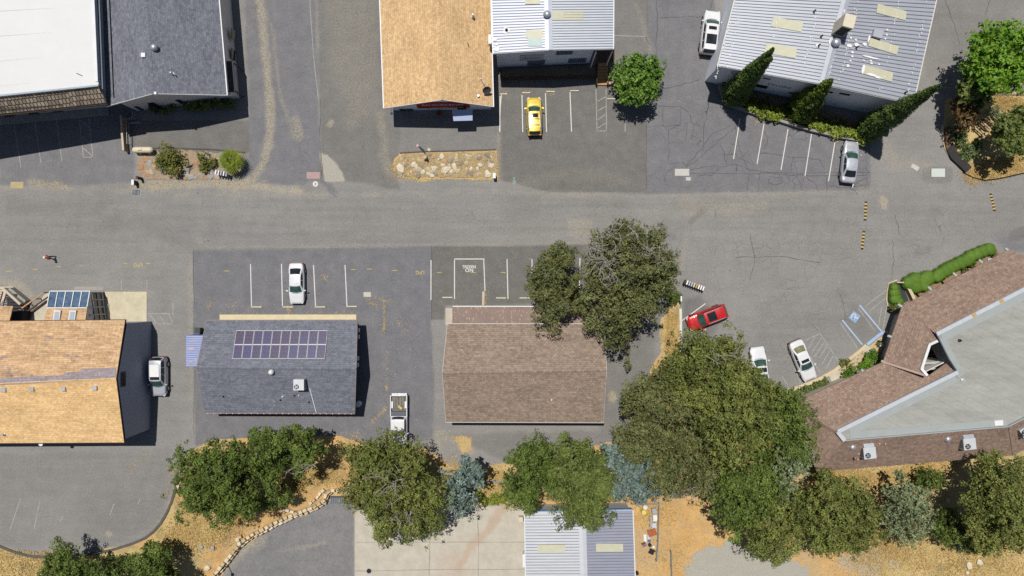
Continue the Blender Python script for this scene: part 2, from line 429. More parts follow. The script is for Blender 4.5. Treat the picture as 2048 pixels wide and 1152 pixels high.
    line('dust', [(300, 585), (210, 590), (150, 580)], 6, .3, 6, 5); line('dust', [(820, 900), (870, 890)], 12, .4, 10, 6); line('dust', [(770, 430), (1000, 470), (1290, 430), (1700, 480)], 20, .06, 25, 10)
    line('dust', [(760, 230), (775, 340), (800, 360)], 8, .35, 8, 8); line('dust', [(380, 520), (384, 850)], 4, .25, 4, 4); line('dust', [(1740, 250), (1790, 330), (1850, 330)], 12, .25, 12, 10)
    line('dust', [(1270, 10), (1290, 60), (1300, 100)], 4, .3, 5, 4); line('dust', [(1250, 360), (1130, 350), (1020, 372)], 10, .12, 10, 6)
    line('dust', [(1000, 360), (998, 260)], 3, .4, 4, 3); line('dust', [(0, 560), (45, 572), (60, 590)], 8, .5, 6, 6); line('dust', [(880, 870), (935, 885), (940, 900)], 8, .4, 6, 6)
    # soil and dry grass
    soil = [(-200, 1094), (0, 1094), (60, 1114), (150, 1114), (230, 1099), (290, 1077), (323, 1046), (343, 1006), (359, 958), (376, 905), (420, 880), (560, 876), (680, 872), (735, 890), (770, 900), (850, 897),
            (905, 935), (1005, 928), (1100, 915), (1225, 885), (1240, 905), (1300, 740), (1322, 700), (1330, 640), (1345, 590), (1362, 600), (1362, 705), (1420, 775), (1500, 765), (1570, 782), (1600, 800), (1640, 938), (2048, 905), (2300, 900), (2300, 1500), (-200, 1500)]
    add('dirt', soil, 1, 3, 4, 2)
    add('grass', [(-200, 1094), (0, 1094), (60, 1114), (150, 1114), (300, 1080), (350, 990), (362, 955), (420, 1000), (470, 1050), (400, 1110), (370, 1500), (-200, 1500)], .9, 9, 14, 5)
    add('grass', [(585, 930), (690, 930), (690, 965), (640, 975), (590, 985)], .9, 8, 10, 5)
    add('grass', [(690, 885), (905, 930), (1240, 915), (1330, 980), (1000, 1000), (720, 1000)], .75, 8, 12, 6)
    add('grass', [(1322, 640), (1362, 600), (1364, 705), (1318, 702)], .95, 5, 6, 4)
    add('grass', [(1600, 945), (2048, 905), (2300, 900), (2300, 1500), (1780, 1500), (1740, 1090), (1730, 990)], .8, 12, 18, 8)
    add('dirt', [(905, 870), (950, 872), (948, 905), (925, 912)], .6, 8, 8, 5); add('grass', [(912, 874), (948, 876), (946, 900), (925, 905)], .7, 8, 8, 5)
    add('dirt', [(1890, 200), (1960, 185), (2300, 186), (2300, 300), (2048, 346), (2000, 356), (1965, 361), (1925, 345), (1892, 300), (1886, 250)], 1, 1.5)
    add('grass', [(1890, 200), (1960, 185), (2300, 186), (2300, 300), (2048, 346), (2000, 356), (1965, 361), (1925, 345), (1892, 300), (1886, 250)], .85, 4, 8, 4)
    add('dirt', [(282, 308), (380, 306), (478, 313), (482, 339), (462, 350), (380, 354), (298, 354), (284, 342)], 1, 2, 1)
    add('dirt', [(788, 318), (800, 306), (850, 304), (992, 300), (996, 358), (900, 358), (795, 356), (786, 340)], 1, 2, 3); add('grass', [(788, 318), (800, 306), (850, 304), (992, 300), (996, 358), (900, 358), (795, 356), (786, 340)], .7, 8, 12, 6)
    add('gravel', [(640, 305), (655, 310), (685, 345), (690, 362), (650, 362)], .85, 2, 3, 3); add('dust', [(640, 305), (655, 310), (685, 345), (690, 362), (650, 362)], .9, 3, 3, 3)
    # lower yards
    low = [(426, 1180), (457, 1122), (482, 1095), (520, 1072), (567, 1046), (625, 1022), (650, 1004), (700, 1000), (709, 1006), (709, 1400), (400, 1400)]
    rem('dirt', low, 4, 5); rem('grass', low, 4, 5); add('blue', low, .55, 4, 3)
    line('dust', [(430, 1160), (470, 1110), (520, 1080)], 8, .8, 14, 6); line('dust', [(560, 1102), (600, 1096), (650, 1085)], 2, .45, 4, 3); line('dirt', [(455, 1140), (490, 1102)], 6, .5, 12, 6)
    conc = [(709, 1006), (850, 1012), (1050, 1010), (1052, 1400), (709, 1400)]
    rem('dirt', conc, 2); rem('grass', conc, 2); add('conc', conc, 1, 1.5, 1)
    line('dust', [(1025, 1015), (1000, 1030), (985, 1055), (950, 1085), (930, 1110), (895, 1140)], 7, .0, 4, 4)
    add('gravel', [(1362, 1130), (1400, 1100), (1470, 1085), (1560, 1100), (1605, 1130), (1620, 1500), (1345, 1500)], .95, 16, 34, 14)
    add('gravel', [(1640, 1110), (1760, 1090), (1800, 1130), (1700, 1150)], .55, 16, 30, 12); add('gravel', [(1275, 1005), (1310, 1010), (1318, 1090), (1290, 1130), (1275, 1130)], .4, 8, 10, 6)
    add('gravel', [(360, 955), (400, 1040), (380, 1050), (350, 1000)], .3, 8, 10)
    # cracked pavement zone
    add('crack', [(1293, 110), (1440, 180), (1740, 262), (1740, 380), (1293, 388)], 1, 10); add('crack', [(1360, 400), (2100, 400), (1800, 620), (1560, 780), (1362, 600)], .65, 30); add('crack', [(-100, 385), (1300, 395), (1300, 490), (-100, 500)], .4, 20); add('crack', [(500, 0), (770, 0), (770, 360), (500, 360)], .5, 20); add('crack', [(640, 560), (866, 500), (866, 890), (720, 890)], .6, 20)
    wet = np.zeros(X.shape)
    add_rust = 8 - line_dist(px, py, [(1025, 1012), (1000, 1022), (988, 1045), (975, 1062), (940, 1095), (915, 1140)]) + n2 * 10 + n3 * 6
    rust = sstep(-4, 5, add_rust) * ch['conc'] * .5
    rust = np.maximum(rust, .22 * sstep(-12, 14, 30 - line_dist(px, py, [(905, 1130), (900, 1400)]) + n * 30) * ch['conc'])
    # small unevenness of soil
    soilm = np.maximum(ch['dirt'], ch['grass']) * (1 - ch['conc'])
    Z = Z + soilm * ((fbm(X, Y, 1.7) - .5) * .16 + (vnoise(X, Y, .5) - .5) * .05) - .012 * soilm
    nx, ny = X.shape; idx = np.arange(nx * ny).reshape(nx, ny)
    F = np.stack([idx[:-1, :-1], idx[1:, :-1], idx[1:, 1:], idx[:-1, 1:]], -1).reshape(-1, 4)
    V = np.stack([X, Y, Z], -1).reshape(-1, 3)
    def c4(a, b, c, d): return np.stack([a, b, c, d], -1).reshape(-1, 4)
    me = fast_mesh('ground', V, F, {'ma': ('FLOAT_COLOR', c4(ch['dirt'], ch['grass'], ch['gravel'], ch['conc'])),
                                    'mb': ('FLOAT_COLOR', c4(ch['blue'], ch['dark'], ch['dust'], ch['crack'])), 'rust': ('FLOAT', rust.ravel())}, smooth=True)
    t = NT('ground_surface'); v = t.coords('Object')
    def attr(nm):
        a = t.add('ShaderNodeAttribute'); a.attribute_name = nm; s = t.add('ShaderNodeSeparateColor'); t.link(a.outputs['Color'], s.inputs[0])
        return s.outputs[0], s.outputs[1], s.outputs[2], a.outputs['Alpha']
    dirt, grass, grav, conc = attr('ma'); blue, dark, dust, crack = attr('mb')
    ru = t.add('ShaderNodeAttribute'); ru.attribute_name = 'rust'
    big = t.noise(v, .09, 5, .6); mid = t.noise(v, .7, 5, .65); fine = t.noise(v, 5, 4, .75); grain = t.noise(v, 22, 2, .8)
    streak = t.noise(t.coords('Object', (.12, 1.6, 1)), .8, 5, .6)
    col = t.mix(t.ramp(big, .35, .65), A(148, 145, 141), A(135, 133, 130))
    col = t.mix(t.ramp(streak, .4, .7, 0, .3), col, A(160, 155, 148))
    col = t.mix(blue, col, t.mix(t.ramp(mid, .3, .7), A(116, 116, 120), A(127, 126, 128)))
    col = t.mix(dark, col, t.mix(t.ramp(mid, .3, .7), A(107, 105, 101), A(118, 115, 110)))
    # oil spots, rusty and pale blotches
    sp = t.noise(v, 1.1, 4, .7)
    col = t.mix(t.ramp(sp, .62, .78, 0, .45), col, A(156, 140, 122)); col = t.mix(t.ramp(t.noise(t.coords('Object', (1, 1, 1), (0, 0, 1)), 1.7, 3), .68, .76, 0, .5), col, A(88, 86, 86))
    col = t.mix(t.math('MULTIPLY', dust, t.ramp(fine, .28, .62)), col, A(186, 174, 148))
    # fine cracking
    vo = t.add('ShaderNodeTexVoronoi'); vo.feature = 'DISTANCE_TO_EDGE'; vo.inputs['Scale'].default_value = .75
    wv = t.mix(.12, v, t.add('ShaderNodeTexNoise').outputs['Color'], 'ADD'); t.link(wv, vo.inputs['Vector'])
    ck = t.math('MULTIPLY', t.math('MULTIPLY', t.ramp(vo.outputs['Distance'], .006, .022, 1, 0), crack), t.ramp(t.noise(v, .35, 3), .48, .6))
    col = t.mix(t.math('MULTIPLY', ck, .7), col, A(84, 82, 82))
    asp = t.math('MULTIPLY', t.ramp(fine, .25, .75, .76, 1.24), t.ramp(grain, .25, .75, .70, 1.30))
    asp = t.math('MULTIPLY', asp, t.ramp(mid, .3, .7, .94, 1.06))
    col = t.scalec(col, asp)
    # concrete
    cc = t.mix(t.ramp(mid, .3, .7), A(206, 198, 182), A(188, 180, 164)); cc = t.mix(ru.outputs['Fac'], cc, A(190, 158, 132))
    cc = t.scalec(cc, t.ramp(fine, .2, .8, .88, 1.1))
    col = t.mix(conc, col, cc)
    # soil, straw, gravel with ragged borders
    def ragged(m, nz, w=.5): return t.ramp(t.math('ADD', m, t.math('MULTIPLY', t.math('SUBTRACT', nz, .5), w)), .42, .6)
    so = t.mix(t.ramp(mid, .3, .72), A(222, 182, 120), A(200, 158, 102)); so = t.mix(t.ramp(sp, .5, .7), so, A(196, 168, 126)); so = t.mix(t.ramp(t.noise(v, .22, 4, .6), .46, .62, 0, .8), so, A(196, 170, 128)); so = t.scalec(so, t.math('MULTIPLY', t.ramp(fine, .2, .8, .66, 1.28), t.ramp(grain, .3, .7, .75, 1.25)))
    st = t.mix(t.ramp(mid, .3, .7), A(210, 186, 132), A(192, 166, 112)); st = t.mix(t.ramp(t.noise(v, .45, 4), .5, .68), st, A(164, 148, 106)); st = t.scalec(st, t.math('MULTIPLY', t.ramp(t.noise(v, 9, 3, .8), .25, .75, .6, 1.35), t.ramp(grain, .3, .7, .8, 1.2)))
    gv = t.mix(t.ramp(fine, .3, .7), A(186, 182, 168), A(164, 160, 148)); gv = t.scalec(gv, t.ramp(grain, .2, .8, .72, 1.28))
    col = t.mix(ragged(dirt, fine), col, so); col = t.mix(ragged(grass, fine, .8), col, st); col = t.mix(ragged(grav, fine, .8), col, gv)
    h = t.math('ADD', t.math('MULTIPLY', fine, .5), t.math('MULTIPLY', grain, .5))
    t.out(col, .92, h, .35, .03, spec=.2)
    o = link_mesh('ground', me, t.m); tag(o, kind='structure')
ground()

# ------------------------------------------------------------------ painted marks and cracks on the paving
M_LINE = None
def worn(name, col, wear=.45):
    t = NT(name); v = t.coords('Object'); n = t.noise(v, 4.5, 4, .75); g = t.noise(v, 20, 2, .7)
    f = t.math('ADD', t.math('MULTIPLY', n, .6), t.math('MULTIPLY', g, .4))
    return t.out(t.mix(t.ramp(f, wear - .1, wear + .04, .75, 0), col, A(128, 125, 122)), .85, spec=.2)
M_LINE = worn('worn_white_line', A(225, 222, 215), .42); M_FAINT = worn('faded_white_line', A(180, 178, 172), .52)
M_YEL = worn('yellow_spray_paint', A(200, 180, 110), .48); M_BLUE = worn('blue_line_paint', A(176, 198, 226), .42)
M_TAR = pm('tar_crack', A(74, 74, 80), .8, .2)
def mark(name, pts, w, m, dz=.006, jit=0):
    """flat painted ribbon along photo pixels, w in metres"""
    P = [G(x, y, dz) for x, y in pts]; b = MB(); L = []; Rr = []
    for i, p in enumerate(P):
        d = (P[min(i + 1, len(P) - 1)] - P[max(i - 1, 0)]).normalized(); n = Vector((-d.y, d.x, 0)) * (w / 2) * (1 + jit * random.uniform(-.6, .6))
        L.append(p + n); Rr.append(p - n)
    for i in range(len(P) - 1): b.face([Rr[i], Rr[i + 1], L[i + 1], L[i]])
    return tag(b.build(name, m), kind='structure')
white = [((501, 528), (503, 612)), ((563, 528), (565, 612)), ((627, 530), (631, 612)), ((690, 530), (694, 614)), ((862, 520), (862, 600)),
         ((908.5, 518), (969, 518)), ((909, 519.5), (909, 598)), ((967.5, 519.5), (970, 582)), ((1014, 518), (1016, 598)), ((1064, 518), (1064, 576)), ((1160, 516), (1158, 600)),
         ((1000, 192), (1000, 264)), ((1044, 190), (1045.5, 264)), ((1091, 186), (1093, 264)), ((1140, 184), (1143, 263)), ((1480, 236), (1467, 318)), ((1528, 247), (1514, 328)), ((1576, 258), (1562, 340)), ((1623, 268), (1610, 352)), ((1670, 283), (1657, 362)), ((1714, 330), (1705, 375)),
         ((1363, 642), (1411, 607)), ((1364, 694), (1412, 658))]
for s_ in white: mark('parking_line', s_, .11, M_LINE)
for s_ in [((1192, 178), (1194, 263)), ((1212, 178), (1213, 263)), ((1194, 262), (1213, 262)), ((1195, 203), (1210, 194)), ((1195, 222), (1211, 213)), ((1196, 239), (1211, 229)), ((1196, 256), (1211, 246)), ((1251, 225), (1250, 264)),
           ((27, 240), (42, 335)), ((68, 233), (82, 325)), ((111, 225), (124, 322)), ((157, 222), (167, 315)), ((178, 235), (186, 315)), ((166, 315), (186, 314)), ((160, 240), (178, 254)), ((164, 273), (181, 288)), ((166, 296), (185, 312)),
           ((1612, 680), (1640, 667)), ((1640, 667), (1677, 723)), ((1630, 673.5), (1617, 697)), ((1643, 675), (1623, 707)), ((1648, 685), (1628, 714)), ((1654, 692), (1639, 715)), ((1659.5, 702), (1642.5, 730)), ((1667, 711), (1651.5, 738)), ((1589, 737), (1602, 767)), ((1620, 712), (1640, 745)),
           ((1679, 644), (1714, 695)), ((1716, 616), (1750, 662)), ((1774, 579), (1730, 613)), ((1772, 595), (1739, 622)), ((1774, 611), (1765, 661)), ((1763, 615), (1757, 652)), ((1564, 752), (1575, 770)),
           ((295, 627), (343, 627)), ((296, 647), (346, 648)), ((300, 629), (313, 647)), ((318, 629), (330, 647)), ((338, 629), (346, 648)), ((294, 560), (294, 580)), ((243, 560), (243, 580)), ((346, 605), (346, 630)),
           ((1227, 71), (1290, 73)), ((20, 1060), (42, 995)), ((68, 1060), (80, 1000)), ((220, 1030), (228, 1008)), ((120, 1044), (125, 1032)), ((276, 1008), (281, 996)), ((2028, 195), (2031, 158)), ((1985, 50), (1985, 70)), ((1998, 180), (2003, 150)), ((1300, 1120), (1300, 1121))]:
    mark('parking_line', s_, .10, M_FAINT)
mark('long_white_line', [(618, -30), (622, 40), (627, 110), (631, 150), (637, 198)], .09, M_FAINT)
for s_ in [((1684.5, 640), (1724.5, 689)), ((1719, 610), (1763, 662.5))]: mark('blue_bay_line', s_, .16, M_BLUE)
for s_ in [((12, 543), (25, 542)), ((63, 538), (75, 539)), ((112, 533), (122, 534)), ((157, 531), (166, 532)), ((247, 527), (255, 527)), ((292, 527), (301, 527)), ((702, 539), (712, 539)), ((734, 538), (744, 538)), ((785, 541), (795, 541)), ((874, 545), (884, 545)), ((942, 545), (952, 545)), ((1001, 545), (1011, 545)), ((448, 542), (458, 542))]:
    mark('utility_dash', s_, .09, M_YEL)
# painted words, as people walking in from the far side read them
def text_mesh(name, body, size, m, parent=None, M=Matrix(), extr=0.0, align='CENTER', sx=1.0):
    c = bpy.data.curves.new(name, 'FONT'); c.body = body; c.size = size; c.align_x = align; c.align_y = 'CENTER'; c.extrude = extr; c.resolution_u = 2; c.offset = size * .022
    tmp = bpy.data.objects.new('tmp_text', c); COL.objects.link(tmp)
    dg = bpy.context.evaluated_depsgraph_get(); me = bpy.data.meshes.new_from_object(tmp.evaluated_get(dg)); me.name = name
    bpy.data.objects.remove(tmp); bpy.data.curves.remove(c)
    me.transform(M @ Matrix.Diagonal((sx, 1, 1, 1)))
    o = link_mesh(name, me, m, parent); ORG[o.name] = Vector((0, 0, 0)) if parent is None else ORG[parent.name]
    return o
RZ = lambda a: Matrix.Rotation(a, 4, 'Z')
tag(text_mesh('painted_words', 'NO', .62, M_LINE, None, Matrix.Translation(G(938.5, 540, .007)) @ RZ(math.pi)), kind='structure')
tag(text_mesh('painted_words', 'PARKING', .52, M_LINE, None, Matrix.Translation(G(938.5, 533, .007)) @ RZ(math.pi), sx=.72), kind='structure')
for x, y in ((276, 530), (840, 545)):
    tag(text_mesh('painted_words', 'LPG', .62, M_YEL, None, Matrix.Translation(G(x, y, .007)) @ RZ(math.pi)), kind='structure')
for pts in ([(1028, 362), (1028, 353), (1026, 356)], [(1028, 353), (1030, 356)], [(1025, 362), (1032, 362)], [(1025, 367), (1032, 366)], [(1026, 364), (1031, 364)]): mark('survey_arrow', pts, .09, pm('teal_spray_paint', A(150, 176, 170), .8))
# accessible bay emblem
b = MB(); c0 = G(1709, 634, .006); rz = R(-127)
def loc2(c, rz, pts): return [c + Vector((x * math.cos(rz) - y * math.sin(rz), x * math.sin(rz) + y * math.cos(rz), 0)) for x, y in pts]
b.face(loc2(c0, rz, [(-.5, -.5), (.5, -.5), (.5, .5), (-.5, .5)])); tag(b.build('accessible_bay_emblem', worn('emblem_blue', A(146, 176, 212), .42)), kind='structure')
b = MB(); c1 = c0 + Vector((0, 0, .004))
ring = [(.30 * math.cos(a) - .03, .30 * math.sin(a) - .12) for a in np.linspace(R(130), R(400), 16)]; ri = [(.21 * math.cos(a) - .03, .21 * math.sin(a) - .12) for a in np.linspace(R(130), R(400), 16)]
for i in range(15): b.face(loc2(c1, rz, [ri[i], ring[i], ring[i + 1], ri[i + 1]]))
b.face(loc2(c1, rz, [(-.1 + .09 * math.cos(a), .36 + .09 * math.sin(a)) for a in np.linspace(0, 6.0, 9)]))
for q in ([(-.13, -.02), (-.05, -.02), (-.05, .25), (-.13, .25)], [(-.049, -.02), (.2, -.02), (.2, .06), (-.049, .06)], [(.201, .05), (.13, .02), (.28, -.33), (.36, -.3)], [(-.049, .12), (.16, .12), (.16, .18), (-.049, .18)]): b.face(loc2(c1, rz, q))
tag(b.build('accessible_bay_emblem', M_LINE), kind='structure')
# tar-filled cracks and pavement seams
def crack(pts, w=.045, sub=5, amp=1.6):
    out = []
    for (ax, ay), (bx, by) in zip(pts[:-1], pts[1:]):
        for i in range(sub): out.append((ax + (bx - ax) * i / sub + random.uniform(-amp, amp), ay + (by - ay) * i / sub + random.uniform(-amp, amp)))
    out.append(pts[-1]); mark('pavement_crack', out, w, M_TAR, .004, .8)
for c in ([(1312, 0), (1315, 40), (1312, 90), (1316, 130)], [(1292, 215), (1293, 300), (1293, 378)], [(1292, 212), (1330, 212), (1362, 213)], [(1362, 213), (1378, 225), (1384, 245), (1400, 250)], [(1326, 216), (1326, 252)], [(1292, 255), (1326, 253), (1360, 250), (1362, 213)],
          [(1336, 300), (1338, 260), (1360, 250)], [(1338, 285), (1370, 284), (1374, 245)], [(1334, 325), (1340, 300)], [(1334, 328), (1365, 326), (1372, 332), (1400, 300), (1425, 268), (1480, 240)], [(1372, 335), (1395, 318), (1440, 280), (1474, 252)], [(1405, 318), (1408, 260), (1418, 200)],
          [(1330, 365), (1328, 350), (1340, 340), (1352, 332)], [(1380, 340), (1410, 334), (1430, 330), (1438, 338), (1425, 350), (1400, 350), (1380, 345)], [(1440, 335), (1470, 328), (1500, 340), (1530, 345), (1620, 352), (1735, 350)], [(1400, 347), (1500, 347), (1740, 345)],
          [(1440, 288), (1446, 300), (1452, 330)], [(1470, 250), (1478, 290), (1490, 330), (1500, 345)], [(1446, 310), (1475, 308)], [(1498, 347), (1496, 380)], [(1472, 328), (1472, 345)], [(1520, 305), (1585, 315), (1640, 318)], [(1585, 315), (1582, 340)], [(1518, 345), (1518, 378)], [(1540, 355), (1563, 355), (1563, 368), (1536, 368), (1540, 355)], [(1608, 358), (1600, 378)], [(1612, 355), (1632, 368), (1636, 382)],
          [(1655, 350), (1653, 385)], [(1655, 373), (1700, 375), (1735, 370)], [(1700, 375), (1716, 390)], [(1640, 318), (1650, 340)], [(1530, 262), (1535, 285), (1526, 300)], [(1735, 355), (1715, 365), (1708, 375)],
          [(1890, 0), (1905, 40), (1920, 90)], [(1980, 0), (1970, 30)], [(1680, 590), (1688, 615), (1690, 640)], [(1785, 480), (1788, 520), (1782, 560)], [(1400, 160), (1380, 165), (1330, 178), (1318, 188)], [(1320, 36), (1370, 34), (1410, 34)], [(1424, 0), (1422, 15), (1418, 20)], [(862, 493), (863, 560), (863, 640)], [(386, 498), (389, 620), (388, 870)], [(640, 200), (641, 300), (643, 352)], [(1290, 72), (1300, 90)], [(1470, 515), (1560, 512), (1640, 525)], [(1790, 430), (1800, 470)], [(1500, 470), (1510, 520), (1500, 560)]):
    crack(c)
# expansion joints of the concrete yard
for c in ([(955, 1012), (957, 1090), (956, 1200)], [(860, 1014), (858, 1200)], [(712, 1142), (850, 1140), (1050, 1138)], [(712, 1085), (1050, 1084)]): crack(c, .03, 6, .5)
# ------------------------------------------------------------------ buildings
M_TANROOF = shinglem('tan_shingles', A(214, 182, 138), A(196, 162, 118), A(168, 136, 98), .24, .3)
M_TANROOF2 = shinglem('mottled_tan_shingles', A(206, 174, 134), A(184, 148, 112), A(140, 118, 100), .22, .8, A(150, 134, 128), .22)
M_GREYROOF = shinglem('dark_grey_shingles', A(124, 127, 136), A(106, 108, 117), A(88, 90, 99), .22, .35)
M_GREYROOF2 = shinglem('blue_grey_shingles', A(122, 125, 134), A(106, 109, 118), A(80, 82, 90), .22, .4)
M_BROWNROOF = shinglem('brown_shingles', A(154, 137, 122), A(134, 117, 103), A(104, 89, 78), .22, .35)
M_BROWNROOF2 = shinglem('russet_brown_shingles', A(153, 132, 117), A(133, 112, 99), A(106, 87, 77), .24, .3)
M_SHAKE = shinglem('old_shakes', A(164, 150, 132), A(122, 110, 98), A(50, 46, 42), .5, .36, None, .2, .05)
t = NT('brown_gravel_roll'); v = t.coords('UV'); fl_n = t.noise(t.coords('UV', (2.2, 1, 1)), 2.4, 2, .5); gr_n = t.noise(v, 14, 3, .7)
M_GRAVROOF = t.out(t.scalec(t.mix(t.ramp(fl_n, .60, .68), t.mix(t.ramp(t.noise(v, .6, 3), .35, .65), A(142, 124, 116), A(152, 134, 124)), A(196, 170, 140)), t.ramp(gr_n, .25, .75, .78, 1.22)), .95, spec=.1)
M_SIDING = pm('grey_board_siding', (.66, .70, .78, 1), .75, .06, 2)
def ribm(name, col, var=.07, metallic=.25):
    return pm(name, col, .5, var, 1.2, metallic, .1, .4, (.5, 2, 1))
M_RIBW = ribm('white_ribbed_metal', A(192, 197, 205)); M_RIBB = ribm('blue_white_ribbed_metal', A(178, 183, 195)); M_RIBG = ribm('pale_grey_ribbed_metal', A(180, 184, 192)); M_RIBL = ribm('lilac_ribbed_metal', A(168, 171, 186))
M_CREAM = pm('cream_fibreglass', A(206, 203, 176), .5, .08, 2)
M_SEAL = pm('white_roof_sealant', (.66, .66, .65, 1), .7, .06)

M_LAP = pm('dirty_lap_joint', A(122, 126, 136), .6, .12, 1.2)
def quad_uv(p):
    """metres: u along the eave p0->p1, v up the slope"""
    p = [Vector(q) for q in p]; u = (p[1] - p[0]).normalized(); n = u.cross(p[-1] - p[0]).normalized(); v = n.cross(u)
    return [((q - p[0]).dot(u), (q - p[0]).dot(v)) for q in p]
def roof_slab(pts, m, parent, name='roof_slope', t=.14):
    pts = [Vector(p) for p in pts]
    if (pts[1] - pts[0]).cross(pts[2] - pts[1]).z < 0: pts = [pts[1], pts[0]] + pts[2:][::-1]
    b = MB(); b.slab(pts, t, quad_uv(pts)); return b.build(name, m, parent)
def lerp(a, b, t): return Vector(a) + (Vector(b) - Vector(a)) * t
def rib_slope(e0, e1, r0, r1, n, m, parent, t=.05, name='roof_panel', skip=()):
    """metal sheets lying side by side from eave (e0-e1) to ridge (r0-r1), each with a raised rib"""
    for i in range(n):
        if i in skip: continue
        a, b = i / n, (i + 1) / n; c = b - .15 / n
        p = [lerp(e0, e1, a), lerp(e0, e1, c), lerp(e0, e1, b), lerp(r0, r1, b), lerp(r0, r1, c), lerp(r0, r1, a)]
        mb = MB(); z = Vector((0, 0, .055))
        q1 = [p[0], p[1], p[4], p[5]]; q2 = [p[1] + z, p[2] + z, p[3] + z, p[4] + z]
        if (q1[1] - q1[0]).cross(q1[2] - q1[1]).z < 0: q1 = q1[::-1]; q2 = q2[::-1]
        dz = Vector((0, 0, random.uniform(0, .004))); q1 = [v + dz for v in q1]
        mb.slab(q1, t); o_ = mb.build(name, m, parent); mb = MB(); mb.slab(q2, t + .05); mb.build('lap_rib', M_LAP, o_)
def wall_box(pts, z0, z1s, m, parent, name='wall'):
    """vertical walls round footprint pts (x,y) with per-corner heights, extra peak points allowed"""
    b = MB(); n = len(pts)
    for i in range(n):
        p, q = pts[i], pts[(i + 1) % n]
        b.face([(p[0], p[1], z0), (q[0], q[1], z0), (q[0], q[1], z1s[(i + 1) % n]), (p[0], p[1], z1s[i])],
               [(0, z0), ((Vector(q[:2]) - Vector(p[:2])).length, z0), ((Vector(q[:2]) - Vector(p[:2])).length, z1s[(i + 1) % n]), (0, z1s[i])])
    return b.build(name, m, parent, weld=True)
def gable(name, label, A0, A1, R0, R1, B0, B1, he, hr, mroof, mwall, inset=(.4, .4, .4, .4), cat='building', z0=0.0, ribs=None, ribmats=None, fascia=WHITE, fw=.12, skips=((), ()), heA=None):
    """A = one eave, R = ridge, B = other eave, each as two photo pixels (index 0 and 1 ends)"""
    heA = he if heA is None else heA
    a0, a1 = [P0(*p, heA) for p in (A0, A1)]; b0, b1 = [P0(*p, he) for p in (B0, B1)]; r0, r1 = P0(*R0, hr), P0(*R1, hr)
    c = (a0 + a1 + b0 + b1) / 4; root = thing(name, label, cat, (c.x, c.y, z0))
    if ribs:
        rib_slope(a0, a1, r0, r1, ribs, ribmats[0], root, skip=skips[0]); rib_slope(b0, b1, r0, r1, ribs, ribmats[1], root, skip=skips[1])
        b = MB(); d = (r1 - r0).normalized(); 
        for e in (a0, b0):
            s = (e - r0); s -= d * s.dot(d); s.normalize()
            q = [r0 + Vector((0, 0, .08)), r1 + Vector((0, 0, .08)), r1 + s * .42 + Vector((0, 0, .075)), r0 + s * .42 + Vector((0, 0, .075))]
            if (q[1] - q[0]).cross(q[2] - q[1]).z < 0: q = q[::-1]
            b.slab(q, .02)
        b.build('ridge_cap', ribmats[0], root)
    else:
        mA, mroof = mroof if isinstance(mroof, tuple) else (mroof, mroof)
        roof_slab([a0, a1, r1, r0], mA, root); roof_slab([b0, b1, r1, r0], mroof, root)
        b = MB(); d = (r1 - r0).normalized()
        for e in (a0, b0):
            s = (e - r0); s -= d * s.dot(d); s.normalize()
            q = [r0 + Vector((0, 0, .035)), r1 + Vector((0, 0, .035)), r1 + s * .16 + Vector((0, 0, .02)), r0 + s * .16 + Vector((0, 0, .02))]
            if (q[1] - q[0]).cross(q[2] - q[1]).z < 0: q = q[::-1]
            b.face(q, quad_uv(q))
        b.build('ridge_cap', mroof, root)
    # fascia boards on eaves and rakes
    for p, q in ((a0, a1), (b0, b1)):
        b = MB(); o = (p + q) / 2 - c; o.z = 0; d = (q - p).normalized(); nn = Vector((-d.y, d.x, 0)); nn = nn if nn.dot(o) > 0 else -nn
        b.beam(p + nn * (fw / 2 + .003) - Vector((0, 0, .20)), q + nn * (fw / 2 + .003) - Vector((0, 0, .20)), fw, .17); b.build('gutter', fascia, root)
    for p, q in ((a0, r0), (b0, r0), (a1, r1), (b1, r1)):
        b = MB(); s = ((p + q) / 2 - c); ax = (r1 - r0).normalized(); nn = ax if ax.dot(s) > 0 else -ax
        b.beam(p + nn * .023 - Vector((0, 0, .24)), q + nn * .023 - Vector((0, 0, .24)), .04, .235); b.build('fascia_board', fascia, root)
    # walls
    iA, iB, i0, i1 = inset; ax = (r1 - r0).normalized(); ax.z = 0; ax.normalize(); side = (a0 - b0); side.z = 0; side -= ax * side.dot(ax); side.normalize()
    def ins(p, sa, sb): return p - side * sa + ax * sb
    w = [ins(a0, iA, i0), ins(r0, 0, i0), ins(b0, -iB, i0), ins(b1, -iB, -i1), ins(r1, 0, -i1), ins(a1, iA, -i1)]
    # make the gable ends flat
    e0 = (w[0] + w[2]) / 2; e1 = (w[5] + w[3]) / 2
    tA = (a0 - r0); span = max(.5, Vector((tA.x, tA.y)).length); sl = (hr - heA) / span
    tB = (b0 - r0); spb = max(.5, Vector((tB.x, tB.y)).length); slb = (hr - he) / spb
    rr0 = w[0] + (w[2] - w[0]) * (((w[1] - w[0]).dot(w[2] - w[0])) / (w[2] - w[0]).length_squared); rr1 = w[5] + (w[3] - w[5]) * (((w[4] - w[5]).dot(w[3] - w[5])) / (w[3] - w[5]).length_squared)
    pts = [w[0], rr0, w[2], w[3], rr1, w[5]]
    hs = [heA + iA * sl - .16, hr - .16, he + iB * slb - .16, he + iB * slb - .16, hr - .16, heA + iA * sl - .16]
    wo = wall_box(pts, z0 - .05, hs, mwall, root)
    return root, dict(a0=a0, a1=a1, b0=b0, b1=b1, r0=r0, r1=r1, w=pts, wall=wo)
